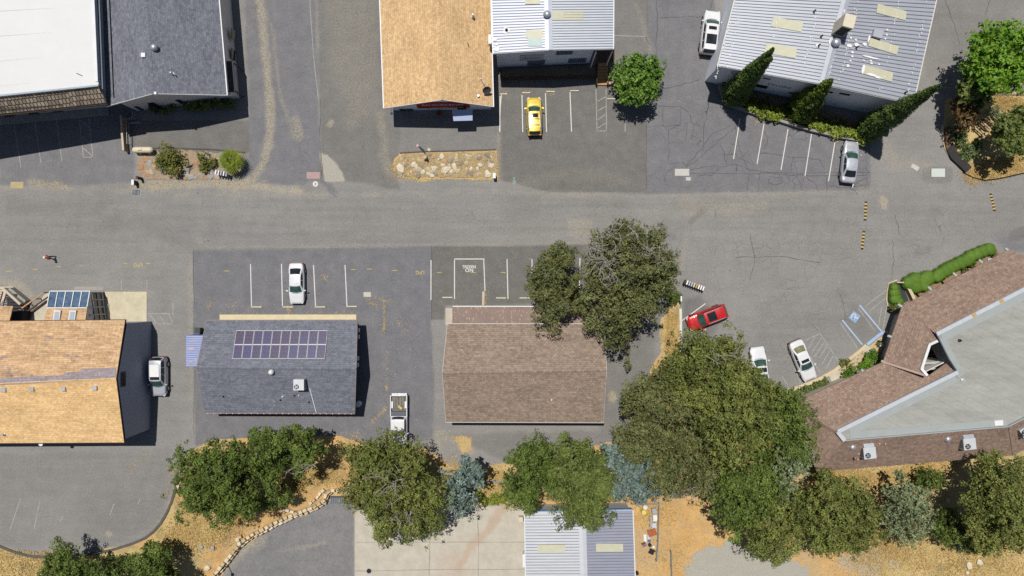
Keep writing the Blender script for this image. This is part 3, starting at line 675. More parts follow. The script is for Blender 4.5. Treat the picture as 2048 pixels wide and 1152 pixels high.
def wall_panel(name, Pa, Pb, pix, m, parent, out=.03, t=.05, frame=None, pane_m=None):
    """flat thing on a wall given by photo pixels (x0,y0 upper .. x1,y1 lower)"""
    x0, y0, x1, y1 = pix; d = (Pb - Pa); d.z = 0; d.normalize(); n = Vector((d.y, -d.x, 0))
    if n.y > 0: n = -n
    if abs(n.y) < .3 and n.dot(Vector((0, 0, 0)) - Pa) < 0: n = -n
    p, q = onwall(Pa, Pb, x0, y0), onwall(Pa, Pb, x1, y1)
    ua, ub = sorted(((p - Pa).dot(d), (q - Pa).dot(d))); za, zb = sorted((p.z, q.z))
    def bx(ua, ub, za, zb, o0, o1, nm, mt, par):
        b = MB(); c = Pa + d * ((ua + ub) / 2) + n * ((o0 + o1) / 2); ang = math.atan2(d.y, d.x)
        b.box((c.x, c.y, za), (ub - ua, o1 - o0, zb - za), ang); return b.build(nm, mt, par)
    o = bx(ua, ub, za, zb, out - .02, out + t, name, m, parent)
    if pane_m:
        k = 2; w = (ub - ua - .12) / k
        for i in range(k): bx(ua + .06 + i * w + .02, ua + .06 + (i + 1) * w - .02, za + .06, zb - .06, out + t - .01, out + t + .012, 'pane', pane_m, o)
    return o, (ua, ub, za, zb, d, n)

# --- white roofed shop with a shake mansard (upper left)
sh = thing('shop_building', 'long white roofed shop, left end raised to lengthen its shadow, with brown shake mansard and dark storefront', 'building', P0(-20, 180, 0))
hT, hB = 8.6, 7.4
T0, T1 = P0(-300, 220.5, hT + 2.2), P0(197, 169.5, hT - 1.0); U1, U0 = P0(183, -160, hT - 1.0), P0(-300, -160, hT + 2.2); Tt = P0(206, 172, hT)  # roof tilts up leftward, shaped to lengthen the shadow cast on the lot
b = MB(); b.slab([T0, T1, U1, U0], .4); b.build('flat_roof', pm('white_membrane', (.565, .565, .56, 1), .6, .03, .5), sh)
for i in range(7):
    t = i / 7 + .05; p, q = lerp(T0, U0, t), lerp(T1, U1, t)
    MB().beam(p + Vector((.2, 0, .004)), q + Vector((-.2, 0, .004)), .04, .006).build('membrane_seam', pm('seam_grey', A(214, 212, 208), .7), sh)
MB().beam(T1 + Vector((-.15, .3, -.1)), U1 + Vector((-.15, .3, -.1)), .3, .22).build('roof_edge', M_WALL_WHITE, sh)
MB().beam(P0(203, 178, hT - 1.0) + Vector((.1, 0, -.5)), P0(190, -160, hT - 1.0) + Vector((.1, 0, -.5)), .12, .5).build('gutter', pm('slate_blue_metal', A(96, 110, 128), .5), sh)
MB().beam(T0 + Vector((0, -.09, -.05)), T1 + Vector((0, -.09, -.05)), .18, .14).build('roof_edge', pm('pale_blue_edge', A(165, 178, 190), .6), sh)
m0, m1, m2_, m3 = P0(-300, 260, hB + 1.6), P0(213, 206, hB - 1.0), T1 + Vector((0, -.2, -.12)), T0 + Vector((0, -.2, -.12))
roof_slab([m0, m1, m2_, m3], M_SHAKE, sh, 'mansard')
MB().beam(m0 + Vector((0, -.05, -.45)), m1 + Vector((0, -.05, -.45)), .08, .3).build('fascia_board', M_DARKWOOD, sh)
wy0, wy1 = G(-300, 261), G(218, 214); wy0 = wy1 + (wy0 - wy1) * ((T0.x + .3 - wy1.x) / (wy0.x - wy1.x)); gb0, gb1 = P0(-120, -160, 0) * .9, G(205, -140)
wall_box([(wy0.x, wy0.y), (wy1.x, wy1.y), (U1.x - .2, U1.y), (U0.x + .3, U0.y)], -.05, [hT + 1.7, hT - 1.45, hT - 1.45, hT + 1.7], M_WALL_WHITE, sh)
MB().prism([wy0 + Vector((0, 0, 0)), wy1, wy1 + Vector((0, -1.0, 0)), wy0 + Vector((0, -1.0, 0))], 0, .12).build('walkway', M_CONCD, sh)
for i, (x0, x1) in enumerate(((6, 50), (56, 100), (104, 146), (-60, -5))): wall_panel('window', wy0, wy1, (x0, 231 - i * 4, x1, 238 - i * 4), M_TRIM, sh, .0, .06, pane_m=M_GLASS)
for x, y, l in ((33, 168, .5), (148, 140, .6)): p = P0(x, y, hT); MB().beam(p + Vector((-l / 2, .1, .01)), p + Vector((l / 2, -.15, .01)), .07, .05).build('roof_vent', M_GALV, sh)

# --- dark grey gable building
g2, G2 = gable('office_building', 'gable building with dark grey shingle roof next to the white roofed shop', (196, -60), (213, 212), (287, -60), (306, 187), (432, -60), (453, 190), 4.5, 7.2, M_GREYROOF, M_WALL_TAN, (.3, .3, .3, .9), heA=5.6)  # left eave raised to narrow the white shop's shadow on this slope
Wl, Wr = G2['w'][5], G2['w'][3]
wall_panel('window_awning', Wl, Wr, (296, 206, 328, 216), M_DARK, g2, .0, .5)
for pix in ((268, 213, 288, 219), (350, 200, 372, 206)): wall_panel('window', Wl, Wr, pix, M_TRIM, g2, .0, .06, pane_m=M_GLASS)
MB().box((P0(311, 98, 5.9)).to_tuple(), (.01, .01, .01))
def turbine(x, y, z, m, parent, r=.3):
    b = MB(); p = P0(x, y, z); b.lathe((p.x, p.y, z - .5), [(r * .62, 0), (r * .62, .4), (r, .5), (r * 1.12, .68), (r * .95, .88), (r * .5, 1.0), (.02, 1.02)], 18); o = b.build('turbine_vent', m, parent, True, True)
    b = MB()
    for k in range(12):
        a = k * math.pi / 6; q = Vector((p.x, p.y, z - .5)); b.beam(q + Vector((r * 1.10 * math.cos(a), r * 1.10 * math.sin(a), .52)), q + Vector((r * .6 * math.cos(a + .3), r * .6 * math.sin(a + .3), .98)), .03, .03)
    b.build('fin', M_UNIT, o)
def pipe_vent(x, y, z, parent, r=.07, h=.45, m=None, base=.18):
    p = P0(x, y, z); b = MB(); b.lathe((p.x, p.y, z - .25), [(base, .0), (base * .9, .27), (r, .3), (r, .25 + h)], 10); b.build('vent_pipe', m or M_GALV, parent)
def hat_vent(x, y, z, parent, s=.42, m=None, h=.25, name='box_vent'):
    p = P0(x, y, z); b = MB(); b.box((p.x, p.y, z - .25), (s, s, .25 + h), 0, .88); b.build(name, m or M_GALV, parent)
turbine(310, 96, 7.1, M_GALV, g2, .34); hat_vent(288, 111, 7.05, g2, .5, WHITE, .22); pipe_vent(346, 148, 6.4, g2, .08, .6, WHITE); pipe_vent(354, 153, 6.2, g2, .06, .4, M_BLACK); pipe_vent(235, 191, 5.2, g2, .06, .35)
hat_vent(312, 187, 7.1, g2, .3, WHITE, .2, 'gable_light'); p = P0(459, 187, 3.4); MB().lathe((p.x, p.y, 3.0), [(.2, 0), (.24, .1), (.1, .35)], 12).build('wall_lamp', WHITE, g2)
# side porch on its drive side
b = MB(); b.slab([P0(451, 122, 3.0), P0(466, 122, 2.9), P0(470, 184, 2.9), P0(454, 184, 3.0)][::-1], .12); b.build('porch_roof', pm('dark_felt', A(74, 74, 80), .9), g2)
for y in (126, 180): p = P0(467, y, 0); q = P0(467, y, 2.8); MB().box((q.x, q.y, 0), (.12, .12, 2.8)).build('post', M_DARKWOOD, g2)
for y in (60, 100): p = P0(448, y, 2.9); MB().box((p.x + .45, p.y, .9), (.06, 1.2, 1.1)).build('window', M_GLASS, g2)

# --- carpet shop with the red sign
g3, G3 = gable('carpet_shop', 'gable shop with plain tan shingle roof and red sign on its front wall', (758, -60), (768, 216), (873, -60), (884.5, 199), (979, -60), (986, 213), 4.0, 5.9, M_TANROOF, pm('blue_white_wall', (.74, .78, .86, 1), .8, .05, 1), (.5, .35, .3, .75))
Wl, Wr = G3['w'][5], G3['w'][3]
so, (ua, ub, za, zb, d, n) = wall_panel('sign_board', Wl, Wr, (830, 204.5, 940, 214.5), pm('red_sign', A(176, 50, 42), .6, .08), g3, .01, .07)
ang = math.atan2(d.y, d.x); cpos = Wl + d * ((ua + ub) / 2) + n * .092
ORG[so.name] = ORG[g3.name]
def sign_text(body, size, zc, parent, m, off=0, sx=1.0, cpos=cpos, ang=ang):
    Mx = Matrix.Translation(Vector((cpos.x, cpos.y, zc)) + Vector((math.cos(ang), math.sin(ang), 0)) * off - ORG[parent.name]) @ Matrix.Rotation(ang, 4, 'Z') @ Matrix.Rotation(math.pi / 2, 4, 'X')
    return text_mesh('lettering', body, size, m, parent, Mx, .012, sx=sx)
hz = zb - za
sign_text('Red Car-Pet Service', min(.62, hz * .62), za + hz * .62, so, WHITE, 0, .92)
def glyph_row(parent, m, cpos, ang, zc, width, h, n, seed, skew=0.0):
    """raised strokes too small in the photo to read"""
    q = random.Random(seed); d = Vector((math.cos(ang), math.sin(ang), 0)); b = MB()
    for i in range(n):
        u = (i + .5) / n - .5; c = cpos + d * (u * width); w = width / n * .62
        for k in range(q.choice((2, 3))):
            o = q.uniform(-.4, .4) * w; 
            if q.random() < .55: b.box((c.x + d.x * o, c.y + d.y * o, zc - h / 2 + skew * u), (w * .22, .03, h * q.uniform(.6, 1)), ang)
            else: b.box((c.x, c.y, zc - h / 2 + h * q.uniform(0, .8) + skew * u), (w * .9, .028, h * .2), ang)
    o = b.build('lettering', m, parent); o['kind'] = 'stuff'
glyph_row(so, WHITE, cpos + d * .5, ang, za + hz * .17, 3.6, hz * .16, 16, 3)
wall_panel('window', Wl, Wr, (797, 217, 830, 223.5), WHITE, g3, .0, .05, pane_m=M_GLASS)
a_, b_ = onwall(Wl, Wr, 904, 219), onwall(Wl, Wr, 945, 219); nn = n
mb = MB(); q = [P0(904, 220, 2.75), P0(945, 218.5, 2.75), P0(945, 241, 2.4), P0(907, 242, 2.4)]
if (q[1] - q[0]).cross(q[2] - q[1]).z < 0: q = q[::-1]
mb.slab(q, .06); mb.build('door_awning', pm('blue_white_metal', A(186, 198, 228), .45, .04, 1, .2), g3)
dp = (a_ + b_) / 2 + nn * .03; MB().box((dp.x, dp.y, 0), (1.0, .1, 2.1), ang).build('door', M_GLASS, g3)
pp = onwall(Wl, Wr, 884, 232); MB().lathe((pp.x, pp.y - .5, 0), [(.22, 0), (.3, .5), (.26, .52), (.2, .42)], 12).build('flower_tub', pm('terracotta', A(150, 80, 60), .8), g3)
pipe_vent(946, 32, 5.0, g3, .11, .5, WHITE); pipe_vent(957, 193, 4.5, g3, .1, .4); pipe_vent(936, 88, 5.2, g3, .03, .5, M_BLACK, .05)
p = P0(975, 190, 5.0); b = MB(); b.tube([P0(962, 160, 4.6), P0(971, 170, 4.9)], .03); b.build('dish_strut', M_GALV, g3)
p = P0(973, 179, 4.9); b = MB(); ax = Vector((.25, -.75, .6)).normalized(); u = ax.orthogonal().normalized(); w_ = ax.cross(u)
rings = [[p + ax * (k * k * .16) + (u * math.cos(a) + w_ * math.sin(a)) * (k * .48) for a in np.linspace(0, 2 * math.pi, 19)] for k in (.02, .4, .75, 1)]
b.grid(rings); b.build('satellite_dish', pm('dish_grey', (.05, .05, .055, 1), .5), g3, True); p4 = P0(961.5, 157, 4.7); MB().lathe((p4.x, p4.y, 4.4), [(.08, 0), (.1, .2), (.03, .3)], 8).build('vent_pipe', WHITE, g3)
lp = P0(783, 227, 2.6); MB().tube([P0(783, 218, 3.2), P0(783, 226, 2.6)], .035).lathe((lp.x, lp.y, 2.4), [(.12, 0), (.17, .15), (.05, .3)], 10).build('wall_lamp', WHITE, g3)

# --- low-slope metal roofed shop with clapboard front
g4, G4 = gable('metal_roof_shop', 'shop with pale blue ribbed metal roof and grey board front above stairs', (983, -60), (987, 107), (1095, -60), (1098, 100), (1227, -60), (1226, 98), 6.2, 6.9, None, M_SIDING, (.3, 1.9, .3, .45), ribs=30, ribmats=(M_RIBB, M_RIBW), fascia=M_RIBW)
Wl, Wr = G4['w'][5], G4['w'][3]
for pix in ((1055, 120, 1089, 129), (1137, 117, 1171, 124), (1113, 101.5, 1145, 108)): wall_panel('window', Wl, Wr, pix, pm('slate_frame', A(130, 140, 165), .6), g4, .0, .05, pane_m=glassm('blue_glass', (.1, .13, .2), .1))
so4, (ua, ub, za, zb, d, n) = wall_panel('sign_board', Wl, Wr, (1040, 110, 1086, 119), pm('pale_sign', A(190, 196, 210), .6, .04), g4, .01, .06)
ORG[so4.name] = ORG[g4.name]; ang4 = math.atan2(d.y, d.x); cpos4 = Wl + d * ((ua + ub) / 2) + n * .084
glyph_row(so4, pm('sign_slate', A(96, 104, 130), .6), cpos4, ang4, (za + zb) / 2, 1.7, .42, 6, 5)
b = MB(); Lw = (Wr - Wl).length; d_ = (Wr - Wl).normalized(); nn4 = Vector((d_.y, -d_.x, 0)); nn4 = nn4 if nn4.y < 0 else -nn4
for i in range(1, 46):
    p = Wl + d_ * (Lw * i / 46) + nn4 * .012; zt = 6.05 + .62 * (1 - abs(i / 23 - 1)); b.box((p.x, p.y, .1), (.05, .03, zt - .2), math.atan2(d_.y, d_.x))
tag(b.build('batten_strip', M_SIDING, g4), kind='stuff')
for x0, y0, x1, y1, m in ((1102, 22, 1167, 40, M_CREAM), (1052, 60, 1086, 76, M_CREAM), (1056, 74, 1084, 92, pm('pale_green_fibreglass', A(186, 206, 200), .5)), (1050, 0, 1080, 8, M_CREAM)):
    zc = 6.62 if m is not None else 6.6; sl = lambda x: 6.2 + .7 * (1 - abs(x - 1097) / 118) + .07
    b = MB(); b.slab([P0(x0, y1, sl(x0)), P0(x1, y1, sl(x1)), P0(x1, y0, sl(x1)), P0(x0, y0, sl(x0))], .02); b.build('skylight', m, g4)
turbine(1094, 30, 7.0, M_GALV, g4, .36); pipe_vent(1013, 60, 6.5, g4, .07, .4, M_BLACK)
b = MB()
for x0, y0, w_ in ((1006, 54, 16), (986, 75, 8), (988, 92, 12), (1082, 72, 9), (1012, 58, 8), (990, 85, 7)):
    sl = 6.2 + .7 * (1 - abs(x0 - 1097) / 118) + .072; b.slab([P0(x0 + dx * w_, y0 + dy * w_ * .8, sl) for dx, dy in ((0, 1), (.8, 1.1), (1, .3), (.6, 0), (.1, .1))], .01)
tag(b.build('sealant_patch', M_SEAL, g4), kind='stuff')
bx_ = P0(980, 78, 5.6); MB().box((bx_.x, bx_.y, 4.8), (.35, 1.0, .8)).build('meter_box', WHITE, g4)
# raised planting bed, wooden stair and timber box before it
pl = [G(1001, 158), G(1001, 141), G(1193, 131), G(1193, 156)]
bed = thing('planting_bed', 'raised bed with timber edge below the grey board front wall', 'planter', G(1095, 158))
MB().strip([(p.x, p.y) for p in (G(1001, 141), G(1001, 159), G(1192, 155), G(1192, 134))], .2, 0, .55).build('edge_timber', M_DARKWOOD, bed)
MB().prism([p + Vector((0, 0, 0)) for p in pl], 0, .45).build('soil', pm('dark_mulch', A(120, 104, 88), .95, .35, 4), bed)
st = thing('wooden_stair', 'wooden stair with closed sides rising to the porch of the grey board shop', 'stairs', G(1203, 170))
for i in range(7):
    p = G(1203, 168 - i * 5.4); MB().box((p.x, p.y, .15 + i * .17), (1.25, .36, .05)).build('tread', M_WOOD, st); MB().box((p.x, p.y + .16, 0), (1.22, .03, .15 + i * .17)).build('riser', M_WOOD, st)
for x in (1191.5, 1214):
    a, e = G(x, 171), G(x, 132); b = MB(); b.beam(a + Vector((0, 0, .9)), e + Vector((0, 0, 2.0)), .08, .1); b.box((a.x, a.y, 0), (.1, .1, .95)); b.box((e.x, e.y, 0), (.1, .1, 2.05)); b.build('handrail', M_DARKWOOD, st)
MB().prism([G(1191, 131), G(1226, 131), G(1226, 100), G(1191, 100)], 1.2, 1.34).build('porch_deck', M_DARKWOOD, st)
for x in (1224, 1192): p = P0(x, 104, 5.6); MB().box((p.x, p.y, 0), (.12, .12, 5.7)).build('porch_post', WHITE, st)
tb = thing('timber_box', 'timber edged gravel box beside the wooden stair foot', 'planter', G(1228, 165))
q = [G(1214, 158), G(1244, 156), G(1244, 170), G(1214, 170)]
MB().prism(q, 0, .38).build('gravel_fill', pm('pea_gravel', A(196, 182, 160), .95, .3, 12), tb)
MB().strip([(p.x, p.y) for p in (q[0], q[3], q[2], q[1], q[0])], .12, 0, .5).build('edge_timber', M_WOOD, tb)

# --- big low metal roof turned to the street (upper right)
g5, G5 = gable('metal_workshop', 'big workshop with pale grey ribbed metal roof patched with white sealant', (1486, -62), (1436, 132), (1708, -62), (1645, 169), (1886, -62), (1826, 208), 6.8, 7.7, None, M_WALL_GREY, (.35, .35, .3, .5), ribs=34, ribmats=(M_RIBG, M_RIBG), fascia=pm('cream_trim', A(224, 220, 208), .6))
Wl, Wr = G5['w'][5], G5['w'][3]
for pix in ((1514, 168, 1532, 177), (1651, 181, 1664, 186), (1681, 185, 1698, 191), (1697, 222, 1708, 226), (1445, 163, 1453, 166), (1527, 155, 1540, 159), (1578, 184, 1588, 188)): wall_panel('window', Wl, Wr, pix, M_TRIM, g5, .0, .05, pane_m=M_GLASS)
wp, (ua, ub, za, zb, d, n) = wall_panel('sign_rail', Wl, Wr, (1536, 166.5, 1582, 176.5), M_WALL_GREY, g5, -.02, .03); ORG[wp.name] = ORG[g5.name]
glyph_row(wp, pm('sign_slate', A(96, 104, 130), .6), Wl + d * ((ua + ub) / 2) + n * .04, math.atan2(d.y, d.x), (za + zb) / 2, 2.6, .42, 9, 8)
a0, a1, b0_, b1_, r0, r1 = (G5[k] for k in ('a0', 'a1', 'b0', 'b1', 'r0', 'r1'))
def on_roof5(x, y, dz=.06):
    """point on the roof under a photo pixel"""
    best = None
    for e0, e1 in ((a0, a1), (b0_, b1_)):
        nrm = (e1 - e0).cross(r0 - e0).normalized(); o = Vector((0, 0, CH)); d = P0(x, y, 0) - o; t = (e0 - o).dot(nrm) / d.dot(nrm); p = o + d * t
        if best is None or p.z < best.z: best = p
    return best + Vector((0, 0, dz))
for quad in (((1547, 34), (1606, 45), (1602, 64), (1541, 53)), ((1533, 86), (1594, 97), (1590, 117), (1528, 106)), ((1755, 8), (1813, 23), (1810, 41), (1752, 26)), ((1740, 76), (1797, 93), (1793, 110), (1736, 92)), ((1728, 130), (1786, 145), (1783, 164), (1723, 147))):
    b = MB(); b.slab([on_roof5(x, y, .075) for x, y in quad][::-1], .02); b.build('skylight', M_CREAM, g5)
b = MB()
rr = random.Random(3)
def dab(x, y, w, h, a=.23):
    pts = []
    for k in range(8):
        t = k * math.pi / 4; dx, dy = w / 2 * math.cos(t) * rr.uniform(.75, 1.15), h / 2 * math.sin(t) * rr.uniform(.75, 1.15); pts.append(on_roof5(x + dx * math.cos(a) - dy * math.sin(a), y + dx * math.sin(a) + dy * math.cos(a), .08))
    b.slab(pts[::-1], .008)
for x, y, w_, h_ in ((1713, 90, 12, 8), (1698, 92, 12, 7), (1729, 89, 9, 7), (1701, 76, 5, 4), (1711, 80, 6, 4), (1704, 105, 6, 5), (1741, 115, 34, 4), (1704, 113, 5, 5), (1700, 122, 5, 4), (1741, 122, 6, 4), (1727, 121, 5, 3), (1695, 132, 7, 6), (1757, 129, 5, 3), (1742, 127, 6, 4), (1726, 138, 6, 20), (1743, 150, 22, 6), (1755, 155, 14, 5), (1773, 70, 4, 4), (1774, 60, 4, 4), (1770, 78, 4, 4), (1635, 91, 9, 8), (1670, 85, 26, 24), (1737, 78, 4, 16)): dab(x, y, w_, h_)
for i in range(190):   # screw-head dabs in lines across the sheets
    ln = rr.choice(((1462, 36, -34, 130), (1485, 0, -33, 135), (1560, 20, -28, 125), (1640, 0, -36, 150), (1690, 20, -34, 140), (1715, 0, -36, 160), (1800, 0, -40, 180), (1855, 0, -42, 190))); t = rr.random(); dab(ln[0] + ln[2] * t + rr.uniform(-3, 3), ln[1] + ln[3] * t, 1.6, 3.4)
tag(b.build('sealant_patch', M_SEAL, g5), kind='stuff')
turbine(1671, 86, 7.9, M_GALV, g5, .42)
# tall sheet-metal cooler cabinet by the ridge
cb = on_roof5(1676, 60, 0); ang5 = math.atan2((r1 - r0).y, (r1 - r0).x) + math.pi / 2
b = MB(); b.box((cb.x, cb.y, cb.z - .2), (1.15, 1.35, 2.7), ang5); cab = b.build('cooler_cabinet', M_UNITT, g5)
b = MB(); d5 = Vector((math.cos(ang5), math.sin(ang5), 0)); n5 = Vector((d5.y, -d5.x, 0)); n5 = n5 if n5.y < 0 else -n5
for k in range(6): c_ = cb + n5 * .69 + Vector((0, 0, .5 + k * .3)); b.box((c_.x, c_.y, c_.z), (.95, .04, .18), ang5)
b.build('louvre', M_DARK, cab)
hv = on_roof5(1752, 70, 0); MB().box((hv.x, hv.y, hv.z - .1), (1.0, .8, .55), ang5).build('roof_hatch', M_RIBG, g5)
for x, y in ((1636, 92), (1641, 74), (1627, 24), (1809, 186), (1712, 96)): q = on_roof5(x, y, 0); MB().tube([q - Vector((0, 0, .1)), q + Vector((0, 0, .5))], .09).build('vent_pipe', M_BLACK, g5)
pp = onwall(Wl, Wr, 1464, 143); MB().lathe((pp.x, pp.y - .25, pp.z - .2), [(.08, 0), (.2, .1), (.2, .15), (.05, .3)], 10).build('wall_lamp', WHITE, g5)

# --- yellow-tan house with sunroom (left)
g6, G6 = gable('tan_roof_house', 'long house with mottled tan and grey shingle roof and dark gable wall', (-120, 644), (250, 640), (-130, 773), (232, 757), (-120, 887), (248, 885), 5.2, 6.9, (M_TANROOF2, shinglem('golden_tan_shingles', A(226, 190, 138), A(210, 172, 122), A(184, 150, 108), .22, .5)), pm('slate_siding', A(176, 180, 194), .8, .08, 2, stretch=(1, 1, 6)), (.4, .4, .3, -.15), fascia=M_DARKWOOD, fw=.06)
for x, y in ((8, 780), (64, 778), (127, 778), (190, 776)): hat_vent(x, y, 6.75, g6, .5, M_GALV, .12)
p = P0(8, 868, 5.5); pipe_vent(8, 869, 5.5, g6, .1, .3); 
Wa, Wb = G6['w'][5], G6['w'][3]
p = (Wa + Wb) / 2; MB().box((p.x + .03, p.y + .3, 5.3), (.08, 1.6, .9)).build('gable_vent', M_BLACK, g6)
for k in range(4): MB().box((p.x + .075, p.y + .3, 5.4 + k * .2), (.03, 1.4, .05)).build('louvre_slat', M_TRIM, g6)
dish = P0(77, 884, 4.8); MB().lathe((dish.x, dish.y - .3, 4.3), [(.1, 0), (.22, .12), (.24, .16)], 12).build('lamp', WHITE, g6)
S6 = (G6['r0'], G6['r1'], G6['a1'])
fp_ = [(0, 770), (-60, 773), (-60, 762), (0, 757), (55, 753), (125, 751), (130, 745), (160, 743), (165, 738), (232, 735), (231, 757)]
def on_slope0(e0, e1, r, x, y, dz=0):
    nrm = (e1 - e0).cross(r - e0).normalized(); o = Vector((0, 0, CH)); d = P0(x, y, 0) - o; return o + d * ((e0 - o).dot(nrm) / d.dot(nrm)) + Vector((0, 0, dz))
ptp = [on_slope0(*S6, x, y, .03) for x, y in fp_][::-1]; b = MB(); b.slab(ptp if sum(ptp[i].x * ptp[(i + 1) % len(ptp)].y - ptp[(i + 1) % len(ptp)].x * ptp[i].y for i in range(len(ptp))) > 0 else ptp[::-1], .02, [(p.x, p.y) for p in ptp]); b.build('felt_patch', shinglem('worn_grey_shingles', A(154, 144, 148), A(142, 130, 132), A(128, 116, 116), .22, .8), g6)
# sunroom lean-to
sr = thing('sunroom', 'glazed lean-to sunroom with blue glass roof and two skylights', 'sunroom', G(140, 610))
zl, zh = 2.7, 4.4
L0, L1, Hh0, Hh1 = P0(100, 583, zl), P0(180, 583, zl), P0(87, 646, zh), P0(170, 646, zh)
t_ = .50; Q0, Q1 = P0(94.5, 614.5, 3.55), P0(174.5, 614.5, 3.55)
for i in range(5):
    a, e = i / 5 + .015, (i + 1) / 5 - .015
    b = MB(); b.slab([lerp(Q0, Q1, a), lerp(Q0, Q1, e), lerp(L0, L1, e), lerp(L0, L1, a)], .03); b.build('glass_pane', glassm('sky_glass', (.07, .11, .17), .06), sr)
for i in range(6): MB().beam(lerp(L0, L1, i / 5) + Vector((0, 0, -.06)), lerp(Q0, Q1, i / 5) + Vector((0, 0, -.06)), .09, .13).build('glazing_bar', WHITE, sr)
MB().beam(L0 + Vector((0, .05, -.12)), L1 + Vector((0, .05, -.12)), .1, .12).build('glazing_bar', WHITE, sr); MB().beam(Q0 + Vector((0, -.06, -.06)), Q1 + Vector((0, -.06, -.06)), .1, .14).build('glazing_bar', WHITE, sr)
roof_slab([P0(87.5, 644, 4.35), P0(170, 644, 4.35), Q1 + Vector((0, -.13, 0)), Q0 + Vector((0, -.13, 0))][::1], M_TANROOF2, sr)
for x in (108, 139): b = MB(); b.slab([P0(x - 3, 643, 4.5), P0(x + 10, 643, 4.5), P0(x + 13, 621, 3.95), P0(x, 621, 3.95)], .18); o_ = b.build('skylight', WHITE, sr); b = MB(); b.slab([P0(x - 1.5, 642.5, 4.53), P0(x + 8, 642.5, 4.53), P0(x + 11, 623, 4.02), P0(x + 1.5, 623, 4.02)], .02); b.build('skylight_pane', pm('milky_pane', A(176, 186, 196), .3, .05), o_)
f = [P0(102, 585, 0) * 1, 0]
fp = [(L0.x + .1, L0.y - .1), (L1.x - .1, L1.y - .1), (Hh1.x - .1, Hh1.y), (Hh0.x + .1, Hh0.y)]
wall_box(fp, 0, [zl - .15, zl - .15, zh - .15, zh - .15], M_WALL_TAN, sr)
# glazed end wall facing the slab
ea, eb = Vector((L1.x - .1, L1.y - .1, 0)), Vector((Hh1.x - .1, Hh1.y, 0)); M_GT = pm('grey_timber', A(190, 190, 200), .7)
for i in range(4):
    p, q = ea.lerp(eb, (i + .08) / 4), ea.lerp(eb, (i + .92) / 4)
    b = MB(); b.face([p + Vector((.02, 0, .5)), p + Vector((.02, 0, 2.3)), q + Vector((.02, 0, 2.3 + i * .2)), q + Vector((.02, 0, .5))][::-1]); b.build('side_pane', glassm('olive_glass', (.07, .065, .045), .1), sr)
for i in range(5): p = ea.lerp(eb, i / 4); MB().box((p.x + .06, p.y, 0), (.1, .12, 2.45 + i * .3)).build('mullion', M_GT, sr)
for z in (.45, 1.35, 2.3): MB().beam(ea + Vector((.075, 0, z)), eb + Vector((.075, 0, z)), .08, .1).build('side_rail', M_GT, sr)
pb = MB(); pb.prism([G(211, 583.5), G(294, 583.5), G(294, 645), G(211, 645)], 0, .06); tag(pb.build('concrete_slab', pm('stained_concrete', A(206, 196, 168), .9, .16, .9)), kind='structure')
tag(MB().prism([G(150, 573), G(208, 574), G(208, 581), G(150, 580)], 0, .05).build('concrete_apron', M_CONCD), kind='structure')
tag(MB().prism([G(60, 640), G(88, 590), G(100, 584), G(95, 646), G(60, 646)], 0, .05).build('concrete_apron', M_CONC), kind='structure')
tag(MB().prism([G(-60, 575), G(28, 573), G(22, 582), G(0, 610), G(-60, 614)], 0, .05).build('concrete_apron', pm('pinkish_concrete', A(214, 196, 178), .9, .1)), kind='structure')
tag(MB().prism([G(210.5, 608), G(219, 608), G(219, 638), G(210.5, 638)], .061, .2).build('concrete_step', M_CONC), kind='structure')
MB().box((0, 0, 0), (0.1, .1, .1))
# stair well with walls and rails left of the sunroom
sw = thing('stairwell', 'dark stairwell with pale capped wall and brown timber rails', 'stairs', G(40, 620))
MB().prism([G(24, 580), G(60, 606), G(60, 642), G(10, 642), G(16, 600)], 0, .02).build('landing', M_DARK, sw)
for i in range(6): a, e = G(24 - i * 1.2, 590 + i * 6), G(46 + i * 1, 590 + i * 6); MB().beam(a + Vector((0, 0, .9 - i * .15)), e + Vector((0, 0, .9 - i * .15)), .28, .05).build('tread', pm('dark_tread', (.03, .028, .03, 1), .7), sw)
MB().strip([(p.x, p.y) for p in (G(22, 577), G(56, 608))], .28, 0, 1.3).build('side_wall', M_CONC, sw); MB().strip([(p.x, p.y) for p in (G(29, 577), G(61, 603))], .3, 0, .9).build('side_wall', M_CONCD, sw)
for a, e, z in ((G(48, 622), G(100, 585), 1.0), (G(60, 624), G(98, 597), .55), (G(61, 628), G(97, 601), .25)): MB().beam(a + Vector((0, 0, z)), e + Vector((0, 0, z)), .14, .1).build('handrail', M_WOOD if z > .9 else M_DARKWOOD, sw)
for t in (0, .33, .66, 1): p = lerp(G(48, 622), G(100, 585), t); MB().box((p.x, p.y, 0), (.1, .1, 1.0)).build('rail_post', M_DARKWOOD, sw)
for i in range(7): a, e = G(4 + i * 1.3, 610 - i * 5), G(12 + i * 1.3, 608 - i * 5); MB().beam(a + Vector((0, 0, 1.0)), e + Vector((0, 0, 1.0)), .06, .04).build('baluster', M_DARKWOOD, sw)
for a, e in ((G(2, 612), G(12, 578)), (G(11, 612), G(19, 584))): MB().beam(a + Vector((0, 0, 1.0)), e + Vector((0, 0, 1.0)), .1, .1).build('handrail', M_DARKWOOD, sw)
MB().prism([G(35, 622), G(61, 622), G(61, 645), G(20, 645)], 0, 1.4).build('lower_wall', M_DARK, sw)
pr = thing('porch_roof', 'small tan shingled porch roof at the stairwell top', 'roof', G(10, 640)); roof_slab([P0(-60, 644, 3.6), P0(18, 644, 3.6), P0(26, 612, 2.9), P0(-60, 614, 2.9)], M_TANROOF2, pr, 'roof_slope'); p = G(10, 640); q = P0(20, 618, 2.8); MB().box((q.x, q.y, 0), (.12, .12, 2.8)).build('post', M_DARKWOOD, pr)

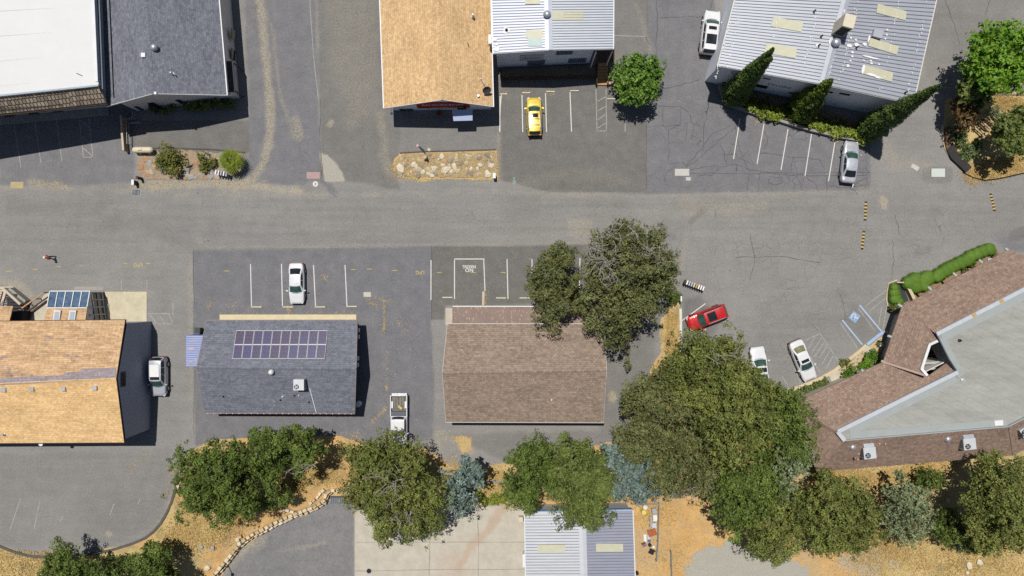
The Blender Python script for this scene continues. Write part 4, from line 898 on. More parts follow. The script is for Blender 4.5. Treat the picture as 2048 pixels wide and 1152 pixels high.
# --- building with the solar array
g7, G7 = gable('solar_roof_building', 'building with blue grey shingle roof carrying a solar array and cooling unit', (413, 641), (714, 640.5), (393, 735), (712, 738), (409, 826), (709, 827), 2.9, 4.5, M_GREYROOF2, pm('blue_grey_siding', A(120, 128, 150), .8, .06, 1.5), (.5, .5, .6, .5), fascia=pm('rusty_gutter', A(168, 140, 124), .6, .25, 6), fw=.07)
def on_slope(e0, e1, r, x, y, dz=0):
    nrm = (e1 - e0).cross(r - e0).normalized(); o = Vector((0, 0, CH)); d = P0(x, y, 0) - o; t = (e0 - o).dot(nrm) / d.dot(nrm); q = o + d * t
    return q + Vector((0, 0, dz))
S7 = (G7['a0'], G7['a1'], G7['r0']); N7 = (G7['b0'], G7['b1'], G7['r0'])
arr = thing('solar_array', 'array of twenty framed solar panels in two rows on the blue grey roof', 'solar panels', on_slope(*S7, 560, 690, .1))
t = NT('solar_cells'); v = t.coords('UV'); br = t.add('ShaderNodeTexBrick'); br.offset = 0; t.link(v, br.inputs['Vector']); br.inputs['Scale'].default_value = 1; br.inputs['Brick Width'].default_value = .165; br.inputs['Row Height'].default_value = .165; br.inputs['Mortar Size'].default_value = .007
br.inputs['Color1'].default_value = A(62, 54, 88); br.inputs['Color2'].default_value = A(78, 58, 76); br.inputs['Mortar'].default_value = A(140, 138, 156)
oi = t.add('ShaderNodeObjectInfo'); cc = t.mix(t.ramp(oi.outputs['Random'], 0, 1, 0, .6), br.outputs['Color'], A(76, 82, 126)); t.out(t.scalec(cc, t.ramp(t.noise(v, 5, 3), .3, .7, .8, 1.25)), .3, spec=.25)
C00, C10, C01, C11 = (473, 660.5), (656, 660.5), (465.5, 717.5), (650.5, 717)
def arrp(u, v_, dz): x = (C00[0] * (1 - u) + C10[0] * u) * (1 - v_) + (C01[0] * (1 - u) + C11[0] * u) * v_; y = (C00[1] * (1 - u) + C10[1] * u) * (1 - v_) + (C01[1] * (1 - u) + C11[1] * u) * v_; return on_slope(*S7, x, y, dz)
for j in range(2):
    for i in range(10):
        g = .002
        c4 = [arrp(u, w_, .13) for u, w_ in ((i / 10 + g, (j + 1) / 2 - g), ((i + 1) / 10 - g, (j + 1) / 2 - g), ((i + 1) / 10 - g, j / 2 + g), (i / 10 + g, j / 2 + g))]
        b = MB(); b.slab(c4, .04); fr = b.build('solar_panel', M_UNIT, arr)
        cc4 = [lerp(p, sum(c4, Vector()) / 4, .0) for p in c4]; ce = sum(c4, Vector()) / 4
        inn = [p + (ce - p) * .06 + Vector((0, 0, .004)) for p in c4]; b = MB(); w_, h_ = .99, 1.65; b.face(inn, [(0, 0), (w_, 0), (w_, h_), (0, h_)]); b.build('cell_sheet', MATS['solar_cells'], fr)
for v_ in (.25, .75): MB().beam(arrp(0, v_, .02), arrp(1, v_, .02), .05, .06).build('mounting_rail', M_GALV, arr)
def fan_unit(name, label, x, y, z, size, rz, mcab, hood=False, fanpos=(-.2, -.2), group=None, pipes=(), fr=.27):
    p = P0(x, y, z + size[2] * .8); o = thing(name, label, 'cooling unit', (p.x, p.y, z), group); L = Vector((p.x, p.y, z)); ca, sa = math.cos(rz), math.sin(rz)
    def q(u, v, w): return L + Vector((u * ca - v * sa, u * sa + v * ca, w))
    MB().box(L + Vector((0, 0, -.15)), (size[0] * .94, size[1] * .94, .3), rz).build('base_curb', M_GALV, o)
    c = MB().box(L + Vector((0, 0, .12)), (size[0], size[1], size[2]), rz).build('cabinet', mcab, o); top = size[2] + .12
    f = q(size[0] * fanpos[0], size[1] * fanpos[1], 0)
    b = MB(); b.lathe((f.x, f.y, L.z + top - .02), [(fr, 0), (fr, .045), (fr * .88, .05), (fr * .86, .025)], 20); g_ = b.build('fan_ring', M_TRIM, c)
    b = MB()
    for k in range(4):
        a = k * math.pi / 2 + .4; pts = [f + Vector((math.cos(a + s) * r, math.sin(a + s) * r, 0)) for r, s in ((.05, 0), (fr * .8, -.1), (fr * .8, .6), (.05, .9))]; b.slab([Vector((pt.x, pt.y, L.z + top + .035)) for pt in pts], .01)
    b.lathe((f.x, f.y, L.z + top + .03), [(.07, 0), (.06, .03)], 8); b.build('fan_blade', M_GALV, c)
    for s in (-1, 1):
        e = q(size[0] * .5 * s, 0, 0)
        for k in range(4): MB().box((e.x, e.y, L.z + .25 + k * size[2] * .2), (.02, size[1] * .8, .07), rz).build('grille_slat', M_TRIM, c)
    if hood:
        h0 = q(0, size[1] * .5 + .35, .12); b = MB(); w_ = size[0] * .42
        pr_ = [q(-w_, size[1] * .5 + .002, .12), q(w_, size[1] * .5 + .002, .12), q(w_, size[1] * .5 + .75, .12), q(-w_, size[1] * .5 + .75, .12)]; up = [q(-w_, size[1] * .5 + .002, top * .98), q(w_, size[1] * .5 + .002, top * .98), q(w_, size[1] * .5 + .42, top * .9), q(-w_, size[1] * .5 + .42, top * .9)]
        b.face(up); b.face(pr_[::-1])
        for i in range(4): b.face([pr_[i], pr_[(i + 1) % 4], up[(i + 1) % 4], up[i]])
        b.build('duct_hood', M_GALV, o)
    for a, e in pipes: MB().tube([L + Vector(a), L + Vector(e)], .04).build('conduit', M_GALV, o)
    return o
fan_unit('roof_cooling_unit', 'grey cooling unit on the blue grey roof below the solar array', 599, 769, 3.9, (1.15, 1.2, .95), 0, M_UNIT, False, (-.2, -.18), pipes=(((.7, .2, .1), (1.6, -2.6, -.85)),))
turbine(543.5, 744, 4.45, WHITE, g7, .28)
MB().tube([on_slope(*N7, 620, 776, .1), on_slope(*N7, 633, 825, .1)], .05, 6).build('drain_pipe', WHITE, g7)
for x, y, m in ((447, 793, M_BLACK), (566, 793, WHITE), (589, 791, M_BLACK), (561, 800, M_BLACK), (618, 804, M_BLACK), (599, 790, M_GALV)): pipe_vent(x, y, on_slope(*N7, x, y).z, g7, .07, .28, m, .13)
for i in range(24):
    p = lerp(G7['b0'], G7['b1'], (i + .5) / 24); MB().box((p.x, p.y - .05, p.z - .04), (.05, .1, .05)).build('gutter_strap', WHITE, g7)
tag(MB().prism([G(440, 629), G(713, 629), G(713, 643), G(440, 643)], 0, .1).build('concrete_walk', pm('cream_walk', A(222, 208, 172), .9, .1, 1.2)), kind='structure')
we = G7['w'][5]; we2 = G7['w'][3]
for t_, h_ in ((.08, .5), (.16, .55), (.42, .9), (.5, .6)): p = lerp(we, we2, t_); MB().box((p.x + .2, p.y, .6), (.3, .45, h_)).build('utility_meter', M_WALL_GREY, g7)
p = lerp(we, we2, .97); MB().lathe((p.x + .4, p.y - .1, 0), [(.3, 0), (.33, .9), (.28, 1.0), (.02, 1.05)], 14).build('water_butt', M_WALL_GREY, g7)

# --- storage container and bin between the houses
ct = thing('storage_container', 'pale blue ribbed storage container beside the solar roofed building', 'container', G(392, 702))
p0, p1 = P0(371.5, 671, 2.3), P0(420, 733, 2.3)
MB().prism([p0, Vector((p1.x, p0.y, 0)), p1, Vector((p0.x, p1.y, 0))], .1, 2.24).build('box_body', pm('faded_blue_steel', A(132, 146, 190), .55, .12, 2), ct)
for i in range(14):
    t_ = (i + .5) / 14; MB().box(((p0.x + p1.x) / 2, p0.y + (p1.y - p0.y) * t_, 2.24), (p1.x - p0.x - .1, abs(p1.y - p0.y) / 14 * .55, .05)).build('roof_rib', pm('faded_blue_roof', A(166, 176, 216), .5, .12, 1.5), ct)
for x, y, w_ in ((386, 682, .7), (383, 697, .9), (382, 723, .4), (392, 719, .3)): q = P0(x, y, 2.3); MB().box((q.x, q.y, 2.29), (w_, .18, .012), .1).build('paint_scuff', pm('rust_scuff', A(200, 176, 160), .8), ct)
def wheelie(x, y, col, label, z0=0, rz=0):
    p = G(x, y); o = thing('rubbish_bin', label, 'bin', p); MB().box((p.x, p.y, .06), (.5, .55, .85), rz, 1.12).build('bin_body', col, o); MB().box((p.x, p.y, .915), (.62, .68, .07), rz).build('lid', col, o)
    for s in (-1, 1): MB().lathe((p.x + s * .2, p.y - .28, 0), [(.09, 0), (.09, .06)], 10).build('wheel', M_TYRE, o)
    return o
wheelie(402, 660, pm('dark_green_plastic', (.03, .045, .042, 1), .5), 'dark wheeled bin behind the pale blue container')

# --- brown roofed building
g8, G8 = gable('brown_roof_building', 'long building with plain brown shingle roof and low front porch roof', (895, 648), (1208, 648), (885, 746), (1213, 741), (892, 844), (1207, 845), 3.3, 4.9, M_BROWNROOF, M_WALL_TAN, (.5, .6, .7, .5), fascia=pm('thin_white_gutter', A(210, 204, 200), .6, .1, 4), fw=.07)
b = MB(); pq = [P0(904, 648, 2.75), P0(1200, 648, 2.75), P0(1200, 613.5, 2.5), P0(905.5, 613.5, 2.5)]; roof_slab(pq, M_GRAVROOF, g8, 'porch_roof', .12)
MB().beam(pq[3] + Vector((0, .05, -.12)), pq[2] + Vector((0, .05, -.12)), .1, .14).build('gutter', WHITE, g8)
for x in (910, 1000, 1090, 1190): p = P0(x, 616, 2.35); MB().box((p.x, p.y, 0), (.12, .12, 2.37)).build('porch_post', WHITE, g8)
pipe_vent(1067, 758, 4.6, g8, .04, .3); pipe_vent(1103, 799, 3.9, g8, .08, .3, WHITE, .15)
tag(MB().prism([G(891, 616), G(905, 616), G(905, 650), G(891, 650)], 0, .1).build('concrete_step', M_CONC), kind='structure')
MB().box((G(892, 655)).to_tuple(), (.1, .1, .1))
# --- clinic with grey flat roof inside brown shingle skirts (right)
cl = thing('clinic_building', 'angular building with grey flat roof ringed by brown shingle skirts', 'building', G(1880, 780))
hE, hI, hF = 3.0, 5.2, 4.95
E = {k: P0(*v, hE) for k, v in dict(a=(2120, 545), b=(2018, 499), c=(1804, 612), d=(1766, 724), e=(1576, 812), f=(1634, 944), g=(2026, 911), h=(2120, 862)).items()}
I = {k: P0(*v, hI) for k, v in dict(b=(2120, 541), c=(1872, 668), k=(1914, 744), e=(1674, 863), f=(1688, 881), g=(2017, 853), h=(2120, 800)).items()}
roof_slab([E['c'], E['b'], I['b'] + Vector((0, 0, 0)), I['c']], M_BROWNROOF2, cl)
b = MB(); roof_slab([E['b'], E['a'], P0(2130, 520, 3.6), P0(2060, 520, 3.6)], M_BROWNROOF2, cl) if False else None
# west wing slope with the notch cut out of its upper edge
nx = [P0(1848, 641, 4.35), P0(1874, 681, 4.9), P0(1858, 689, 4.6), P0(1842, 738, 4.35), P0(1854, 752, 4.6)]
pts = [E['d'], E['c'], nx[0], nx[1], nx[2], nx[3], nx[4]]
b = MB(); pz = [Vector(p) for p in pts][::-1]
nrm = (E['c'] - E['d']).cross(nx[0] - E['d']).normalized()
def flat(p): p = Vector(p); return Vector((p.x, p.y, E['d'].z - (nrm.x * (p.x - E['d'].x) + nrm.y * (p.y - E['d'].y)) / nrm.z))
def onpl(x, y): 
    o = Vector((0, 0, CH)); d = P0(x, y, 0) - o; t = (E['d'] - o).dot(nrm) / d.dot(nrm); return o + d * t
pw = [E['d'], E['c']] + [onpl(*q) for q in ((1848, 641), (1875, 681), (1858, 689), (1842, 738), (1854, 752))]
pw = pw if (pw[1] - pw[0]).cross(pw[2] - pw[1]).z > 0 else pw
u = (E['c'] - E['d']).normalized(); v_ = nrm.cross(u) if nrm.z > 0 else (-nrm).cross(u)
uvw = [((p - E['d']).dot(u), (p - E['d']).dot(v_)) for p in pw]
ar = sum(pw[i].x * pw[(i + 1) % 7].y - pw[(i + 1) % 7].x * pw[i].y for i in range(7))
b.slab(pw if ar > 0 else pw[::-1], .14, uvw if ar > 0 else uvw[::-1]); b.build('roof_slope', M_BROWNROOF2, cl)
MB().beam(E['d'] + Vector((0, 0, .0)), pw[6] + Vector((0, 0, .0)), .22, .06).build('hip_cap', pm('hip_cap_pale', A(186, 160, 146), .9), cl)
for i in (3, 4, 5): MB().beam(pw[i] + Vector((0, 0, .01)), pw[i + 1] + Vector((0, 0, .01)), .28, .16).build('notch_trim', WHITE, cl)
# south-west slope
nr2 = (E['e'] - E['d']).cross(I['e'] - E['d']).normalized()
def onpl2(x, y):
    o = Vector((0, 0, CH)); d = P0(x, y, 0) - o; t = (E['d'] - o).dot(nr2) / d.dot(nr2); return o + d * t
ps = [E['e'], E['d'], onpl2(1854, 754), onpl2(1896, 724), onpl2(1912, 743), I['e']]
u2 = (E['d'] - E['e']).normalized(); n2u = nr2 if nr2.z > 0 else -nr2; v2 = n2u.cross(u2); uv2 = [((p - E['e']).dot(u2), (p - E['e']).dot(v2)) for p in ps]
ar = sum(ps[i].x * ps[(i + 1) % 6].y - ps[(i + 1) % 6].x * ps[i].y for i in range(6))
b = MB(); b.slab(ps if ar > 0 else ps[::-1], .14, uv2 if ar > 0 else uv2[::-1]); b.build('roof_slope', M_BROWNROOF2, cl)
roof_slab([E['f'], E['e'], I['e'], I['f']], M_BROWNROOF2, cl); roof_slab([E['f'], E['g'], I['g'], I['f']], M_BROWNROOF2, cl); roof_slab([E['g'], E['h'], I['h'], I['g']], M_BROWNROOF2, cl)
MB().beam(E['g'] + Vector((0, 0, 0)), I['g'] + Vector((0, 0, 0)), .12, .05).build('hip_cap', M_BROWNROOF2, cl)
# flat roof and parapets
fl = [P0(x, y, hF) for x, y in ((2130, 534), (1873, 669), (1896, 716), (1914, 746), (1676, 864), (1690, 880), (2016, 852), (2130, 792))]
t = NT('grey_roll_roofing'); v = t.coords('Object', (1, 1, 1), (0, 0, R(28))); w = t.add('ShaderNodeTexBrick'); w.offset = .3; t.link(v, w.inputs['Vector']); w.inputs['Scale'].default_value = 1; w.inputs['Brick Width'].default_value = 9; w.inputs['Row Height'].default_value = .92; w.inputs['Mortar Size'].default_value = .018
w.inputs['Color1'].default_value = A(170, 170, 162); w.inputs['Color2'].default_value = A(165, 165, 158); w.inputs['Mortar'].default_value = A(146, 146, 141)
n1 = t.noise(t.coords('Object', (.35, 1.6, 1), (0, 0, R(28))), .7, 5, .65); t.out(t.scalec(w.outputs['Color'], t.math('MULTIPLY', t.ramp(n1, .3, .7, .84, 1.12), t.ramp(t.noise(v, 4, 4, .7), .3, .7, .93, 1.07))), .9, spec=.2)
b = MB(); b.slab(fl if sum(fl[i].x * fl[(i + 1) % 8].y - fl[(i + 1) % 8].x * fl[i].y for i in range(8)) > 0 else fl[::-1], .2); b.build('flat_roof', MATS['grey_roll_roofing'], cl)
M_PARA = pm('pale_metal_coping', A(206, 212, 218), .5, .08, 1.5, .2); M_CANT = pm('grey_cant_strip', A(166, 172, 170), .85, .06, 1)
for k_, (a, e) in enumerate(((I['b'], I['c']), (I['k'], I['e']), (I['e'], I['f']))): MB().beam(a + Vector((0, 0, -.12 + .007 * k_)), e + Vector((0, 0, -.12 + .007 * k_)), .42, .3).build('coping', M_PARA, cl)
for a, e in ((I['f'], I['g']), (I['g'], I['h'])): MB().beam(a + Vector((0, 0, -.3)), e + Vector((0, 0, -.3)), .12, .34).build('coping', M_CANT, cl)
for (a, e), off in (((P0(2125, 552, hF), P0(1884, 676, hF)), 0), ((P0(1912, 756, hF), P0(1700, 864, hF)), .006), ((P0(1700, 872, hF), P0(2014, 845, hF)), .012), ((P0(1882, 676, hF), P0(1922, 752, hF)), .018)):
    MB().beam(a + Vector((0, 0, .002 + off)), e + Vector((0, 0, .002 + off)), .85, .035).build('edge_strip', M_CANT, cl)
MB().strip([(p.x, p.y) for p in (I['c'], P0(1897, 718, hI), I['k'])], .12, 3.2, hI + .12).build('parapet_wall', pm('dark_flashing', A(92, 98, 106), .6), cl)
for x, y in ((1927, 612), (1995, 588)): p = P0(x + 10, y - 2 + (10 * -.5), hI + .2); q = lerp(I['c'], I['b'], .3 if x < 1950 else .52); MB().box((q.x, q.y, hI + .184), (.5, .38, .012), R(27)).build('rust_stain', pm('rust_scuff2', A(196, 160, 104), .8), cl)
sk = P0(1998, 846, hF + .2); MB().box((sk.x, sk.y, hF), (1.0, .6, .2), R(5), .92).build('skylight_dome', WHITE, cl)
pipe_vent(1920, 681, 5.1, cl, .06, .3, M_BLACK); pipe_vent(1925, 760, 5.1, cl, .05, .3, WHITE)
# walls under the eaves, court inside the notch
wf = [(1810, 622), (1776, 724), (1600, 806), (1650, 934), (2024, 902), (2120, 858), (2120, 560), (2020, 512)]
def inw(p, q): return p
wpts = [P0(x, y, hE) for x, y in wf]; ctr = sum(wpts, Vector()) / 8
wpts = [p + (ctr - p).normalized() * .7 for p in wpts]
wall_box([(p.x, p.y) for p in wpts], -.05, [hE + .05] * 8, pm('clinic_stucco', A(196, 186, 168), .85, .06, 1), cl)
ct0 = [onpl(1858, 689), onpl(1842, 738), onpl(1854, 752), P0(1898, 722, 4.4), P0(1876, 682, 4.6)]
MB().prism([(p.x, p.y) for p in ct0], .6, .7).build('court_floor', M_CONC, cl)
for a, e in ((ct0[0], ct0[1]), (ct0[1], ct0[2]), (ct0[2], ct0[3]), (ct0[4], ct0[0])): MB().strip([(a.x, a.y), (e.x, e.y)], .1, .7, 4.1).build('court_wall', M_WALL_TAN, cl)
MB().beam(Vector((ct0[1].x, ct0[1].y + .3, 3.2)), Vector((ct0[3].x, ct0[3].y - .2, 3.2)), .25, .2).build('court_beam', pm('sage_beam', A(176, 186, 176), .7), cl)
MB().beam(Vector((ct0[1].x + .4, ct0[1].y - .2, 3.0)), Vector((ct0[3].x - .6, ct0[3].y - 1.0, 3.0)), .2, .2).build('court_beam', pm('sage_beam', A(176, 186, 176), .7), cl)
# rafter tails poking out under the eaves
M_TAIL = pm('sage_rafter', A(168, 184, 176), .7)
for (x, y), (dx, dy) in (((1797, 609), (-10, -6)), ((1856, 576), (-8, -9)), ((1906, 548), (-8, -9)), ((1958, 522), (-8, -9)), ((1976, 514), (-10, 3)), ((2010, 497), (-8, -6)), ((1778, 670), (-13, -3)), ((1765, 721), (-12, -4)), ((1722, 741), (-7, -9))):
    p = P0(x + 6, y + 4, hE - .12); q = P0(x + 4 + dx * .6, y + 3 + dy * .6, hE - .12); MB().beam(p, q, .24, .13).build('rafter_tail', M_TAIL, cl)
fan_unit('roof_cooling_unit', 'cooling unit with duct hood on the brown skirt near the clinic corner', 1737, 905, 3.9, (1.35, 1.25, .95), R(6), M_UNIT, True, (-.18, -.2), pipes=(((.6, .9, .3), (1.9, 1.0, .2)), ((-.7, -.3, .2), (-1.5, -.5, -.1))), fr=.3)
fan_unit('roof_cooling_unit', 'cooling unit with duct hood next to a dome vent midway along the skirt', 1936, 887, 3.9, (1.35, 1.25, .95), R(6), M_UNIT, True, (-.18, -.2), pipes=(((-.7, .3, .3), (-1.3, .4, .2)),), fr=.3)
fan_unit('roof_cooling_unit', 'cooling unit with a big round fan past the bend of the brown skirt', 2052, 862, 4.0, (1.5, 1.1, .9), R(30), M_UNIT, False, (-.25, 0), pipes=(((-.8, .3, .4), (-1.5, .5, .2)),), fr=.4)
turbine(1703, 893, 4.4, M_GALV, cl, .34); turbine(1893, 877, 4.4, M_GALV, cl, .34)
for x, y in ((1755, 886), (1767, 886), (2022, 855), (1712, 917)): pipe_vent(x, y, 4.45, cl, .09, .4, pm('copper_pipe', A(196, 160, 150), .5), .14)

# --- metal shed in the lower yard
hs_ = LOWZ + 3.4
g10, G10 = gable('metal_shed', 'metal shed in the lower yard with half white half lilac ribbed roof', (1050, 1025), (1053, 1230), (1164, 1024), (1170, 1230), (1265, 1021), (1272, 1230), hs_, hs_ + .7, None, pm('shed_wall', A(190, 192, 196), .6, .06, 1), (.2, .2, .12, .3), z0=LOWZ, ribs=35, ribmats=(ribm('bright_white_metal', A(214, 216, 220)), M_RIBL), fascia=pm('shed_white', A(226, 228, 230), .6))
b = MB(); a, e = G10['a0'], G10['b0']; MB().beam(a + Vector((0, .13, -.24)), G10['r0'] + Vector((0, .13, -.24)), .1, .3).build('blue_fascia', pm('blue_trim', A(130, 170, 214), .5), g10); MB().beam(G10['r0'] + Vector((0, .13, -.24)), e + Vector((0, .13, -.24)), .1, .3).build('blue_fascia', pm('blue_trim', A(130, 170, 214), .5), g10)
def slope10(x, y, dz):
    s = (G10['a0'], G10['a1'], G10['r0']) if x < 1165 else (G10['b0'], G10['b1'], G10['r0']); return on_slope(*s, x, y, dz)
for x0, y0, x1, y1 in ((1075, 1089, 1130, 1104), (1192, 1087, 1246, 1103)): b = MB(); b.slab([slope10(x0, y1, .075), slope10(x1, y1, .075), slope10(x1, y0, .075), slope10(x0, y0, .075)], .02); b.build('skylight', M_CREAM, g10)
p = P0(1049, 1120, LOWZ + 1.6); MB().box((p.x - .1, p.y, LOWZ + .9), (.25, 1.5, .9)).build('electric_box', WHITE, g10); p = P0(1046, 1040, LOWZ + 1); MB().box((p.x - .25, p.y, LOWZ), (.5, .5, .8)).build('air_unit', M_UNITT, g10)
# ------------------------------------------------------------------ vegetation
L_OAK = leafm('oak_leaves', A(76, 87, 39), A(168, 176, 92), A(150, 132, 84))
L_OAKD = leafm('live_oak_leaves', A(64, 80, 34), A(142, 163, 75))
L_OAKO = leafm('olive_oak_leaves', A(84, 92, 50), A(152, 156, 98), A(170, 152, 96))
L_LIME = leafm('light_green_leaves', A(84, 100, 44), A(150, 164, 88))
L_MAPLE = leafm('bright_maple_leaves', A(73, 116, 26), A(156, 199, 67), A(176, 166, 84))
L_CEDAR = leafm('blue_cedar_needles', A(96, 117, 109), A(165, 184, 172))
L_GREYG = leafm('grey_green_leaves', A(105, 119, 85), A(172, 184, 135))
L_CYP = leafm('cypress_foliage', A(56, 80, 34), A(132, 156, 74), trans=.12)
L_JUN = leafm('juniper_foliage', A(110, 132, 38), A(196, 206, 92))
L_HEDGE = leafm('clipped_hedge_leaves', A(84, 122, 36), A(132, 168, 66))
L_PALM = leafm('palm_fronds', A(92, 120, 34), A(178, 190, 78))
L_ROSE = leafm('rose_leaves', A(85, 96, 41), A(167, 167, 85), A(190, 160, 100))
L_RED = leafm('reddish_leaves', A(88, 64, 40), A(146, 120, 76))
L_GC = leafm('ground_cover_leaves', A(84, 106, 60), A(148, 164, 104))
M_BARK = pm('grey_bark', A(132, 120, 106), .95, .3, 5, stretch=(3, 3, .5)); M_DEAD = pm('dead_twigs', A(168, 160, 152), .95, .15)
def unit(n, rng, up=0.0):
    v = rng.normal(size=(n, 3)); v[:, 2] += up; return v / np.linalg.norm(v, axis=1, keepdims=True)
def leaf_mesh(name, C, N, S, lv, rng, aspect=.55):
    """rhombic leaves: centres C, normals N, half-lengths S"""
    n = len(C); r = rng.normal(size=(n, 3)); u = np.cross(N, r); u /= np.linalg.norm(u, axis=1, keepdims=True) + 1e-9; v = np.cross(N, u)
    S = S[:, None]; V = np.stack([C - u * S, C - v * S * aspect + N * S * .12, C + u * S, C + v * S * aspect + N * S * .12], 1).reshape(-1, 3)
    F = np.arange(n * 4).reshape(-1, 4)
    return fast_mesh(name, V, F, {'lv': ('FLOAT', np.repeat(lv, 4))})
def crown(lobes, rng, leaf=.15, dens=1.0, clump=.55, sq=.8, skin=.35, low=-.25, gap=.0):
    """lobes: list of (cx,cy,cz,rx,ry,rz). Leaves sit in clumps through the outer volume of each lobe."""
    C, N, S, Lv = [], [], [], []
    for (cx, cy, cz, rx, ry, rz) in lobes:
        rr = (rx + ry) / 2; area = 2 * math.pi * rr * (rr + rz) * .75
        nc = max(4, int(area / (clump * clump) * 1.05 * (1 - gap)))
        # boughs first: mounds on the lobe, then clumps of leaves on each mound
        nb = max(3, int(area / (2.9 * clump) ** 2 * 1.0)); bd = unit(nb, rng, .3); br_ = np.maximum(clump * .7, min(rr * .5, 2.0 * clump)) * rng.uniform(.7, 1.25, nb); bh = rng.uniform(.42, 1.0, nb); bt = rng.normal(0, .14, nb)
        bi = rng.integers(nb, size=nc); d0 = unit(nc, rng, .45); bc = bd[bi] * bh[bi][:, None] * np.array([rx, ry, rz]); off = d0 * br_[bi][:, None] * np.array([1, 1, .75]) * (1 - .4 * rng.random(nc) ** 2)[:, None]
        p_ = bc + off; d = p_ / np.maximum(np.linalg.norm(p_ / np.array([rx, ry, rz]), axis=1, keepdims=True), 1e-6) / np.array([rx, ry, rz]); ok = p_[:, 2] > low * rz; p_, d, d0, bi = p_[ok], d[ok], d0[ok], bi[ok]; nc = len(p_)
        d = d0 * .6 + d * .4
        cc = p_ + np.array([cx, cy, cz]); cr = clump * rng.uniform(.36, .88, nc)
        tone = rng.normal(0, .12, nc) + bt[bi]
        per = np.maximum(4, (dens * 2.3 * cr * cr / (leaf * leaf)).astype(int)); idx = np.repeat(np.arange(nc), per); m = len(idx)
        e = unit(m, rng, .35); rad2 = rng.random(m) ** .45
        c = cc[idx] + e * (cr[idx] * rad2)[:, None] * np.array([1, 1, sq])
        nrm = e + d[idx] * .5 + unit(m, rng) * .85 + np.array([0, 0, .35]); nrm /= np.linalg.norm(nrm, axis=1, keepdims=True)
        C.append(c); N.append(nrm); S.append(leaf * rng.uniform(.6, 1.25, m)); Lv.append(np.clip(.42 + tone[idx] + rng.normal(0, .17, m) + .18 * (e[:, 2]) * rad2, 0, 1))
        # sparser larger foliage inside, so the crown is not hollow
        mi = int(area * 9 * (1 - gap) * dens * (.125 / leaf)); e = unit(mi, rng, .15); rd = rng.random(mi) ** .4 * .78; c = np.array([cx, cy, cz]) + e * rd[:, None] * np.array([rx, ry, rz]); c = c[c[:, 2] > cz + low * rz]; mi = len(c)
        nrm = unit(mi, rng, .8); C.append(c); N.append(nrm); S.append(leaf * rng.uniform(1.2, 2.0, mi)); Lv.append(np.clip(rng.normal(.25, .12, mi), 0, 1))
    return np.concatenate(C), np.concatenate(N), np.concatenate(S), np.concatenate(Lv)
def limb_tubes(b, base, lobes, rng, r0=.22, forkz=.35, twig=0):
    base = Vector(base); ctr = Vector((sum(l[0] for l in lobes) / len(lobes), sum(l[1] for l in lobes) / len(lobes), sum(l[2] for l in lobes) / len(lobes)))
    fork = base + Vector(((ctr.x - base.x) * .25, (ctr.y - base.y) * .25, (ctr.z - base.z) * forkz)); mid = (base + fork) / 2 + Vector((rng.normal(0, .12), rng.normal(0, .12), 0))
    b.tube([base - Vector((0, 0, .15)), base + Vector((0, 0, .25)), mid, fork], [r0 * 1.5, r0 * 1.1, r0, r0 * .85], 8)
    for l in lobes:
        tip = Vector((l[0], l[1], l[2] + l[5] * .35)); k1 = fork.lerp(tip, .4) + Vector((rng.normal(0, .2), rng.normal(0, .2), rng.normal(.1, .15))); k2 = fork.lerp(tip, .75) + Vector((rng.normal(0, .2), rng.normal(0, .2), .1))
        b.tube([fork - Vector((0, 0, .1)), k1, k2, tip], [r0 * .6, r0 * .42, r0 * .26, r0 * .08], 6)
        for k in range(3 + twig):
            a = rng.random() * 6.28; s = k1.lerp(tip, rng.random()); e = s + Vector((math.cos(a) * l[3] * .7, math.sin(a) * l[4] * .7, rng.uniform(.0, .6) * l[5])); b.tube([s, s.lerp(e, .5) + Vector((0, 0, .12)), e], [r0 * .2, r0 * .12, r0 * .03], 5)
def tree(name, label, lobes_px, m, base, group=None, cat='tree', leaf=.125, dens=1.0, clump=.58, seed=0, r0=.22, parts=('crown', 'trunk'), flat=.75, low=-.25, gap=0.0, twig=0, dead=None, zb=None, skin=.35):
    """lobes_px: (x, y, radius px, top height m [, ry factor])"""
    rng = np.random.default_rng(seed + 100); lobes = []
    z0 = G(*base).z if zb is None else zb
    for l in lobes_px:
        x, y, r, top = l[:4]; r *= 1.05; ryf = l[4] if len(l) > 4 else 1.0
        rm = r / FP * (CH - top * .7); rz = min(rm * flat, top * .55); cz = z0 + top - rz; c = P0(x, y, cz); rm = r / FP * (CH - cz)
        lobes.append((c.x, c.y, cz, rm, rm * ryf, rz))
    bp = G(*base); root = thing(name, label, cat, bp, group)
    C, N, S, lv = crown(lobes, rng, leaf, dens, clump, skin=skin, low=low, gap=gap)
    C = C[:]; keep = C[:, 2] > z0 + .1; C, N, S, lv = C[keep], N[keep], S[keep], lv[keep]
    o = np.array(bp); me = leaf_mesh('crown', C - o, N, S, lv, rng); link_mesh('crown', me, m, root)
    b = MB(); limb_tubes(b, bp, lobes, rng, r0, twig=twig); b.build(parts[1], M_BARK, root, True)
    if dead:
        for (x, y, n, z) in dead:
            b = MB(); c = P0(x, y, z0 + z)
            c0 = c.copy()
            for k in range(n):
                c = c0 + Vector((rng.normal(0, .7), rng.normal(0, .7), rng.normal(-.1, .2))); a = rng.random() * 6.28; L = rng.uniform(.6, 1.6); e = c + Vector((math.cos(a) * L, math.sin(a) * L, rng.uniform(.2, .9))); md = c.lerp(e, .5) + Vector((rng.normal(0, .15), rng.normal(0, .15), .2))
                b.tube([c, md, e], [.035, .026, .01], 5)
                for q in range(3): s = md.lerp(e, rng.random()); a2 = a + rng.normal(0, .8); b.tube([s, s + Vector((math.cos(a2) * .6, math.sin(a2) * .6, .2))], [.022, .008], 4)
            b.build('dead_branch', M_DEAD, root)['kind'] = 'stuff'
    return root
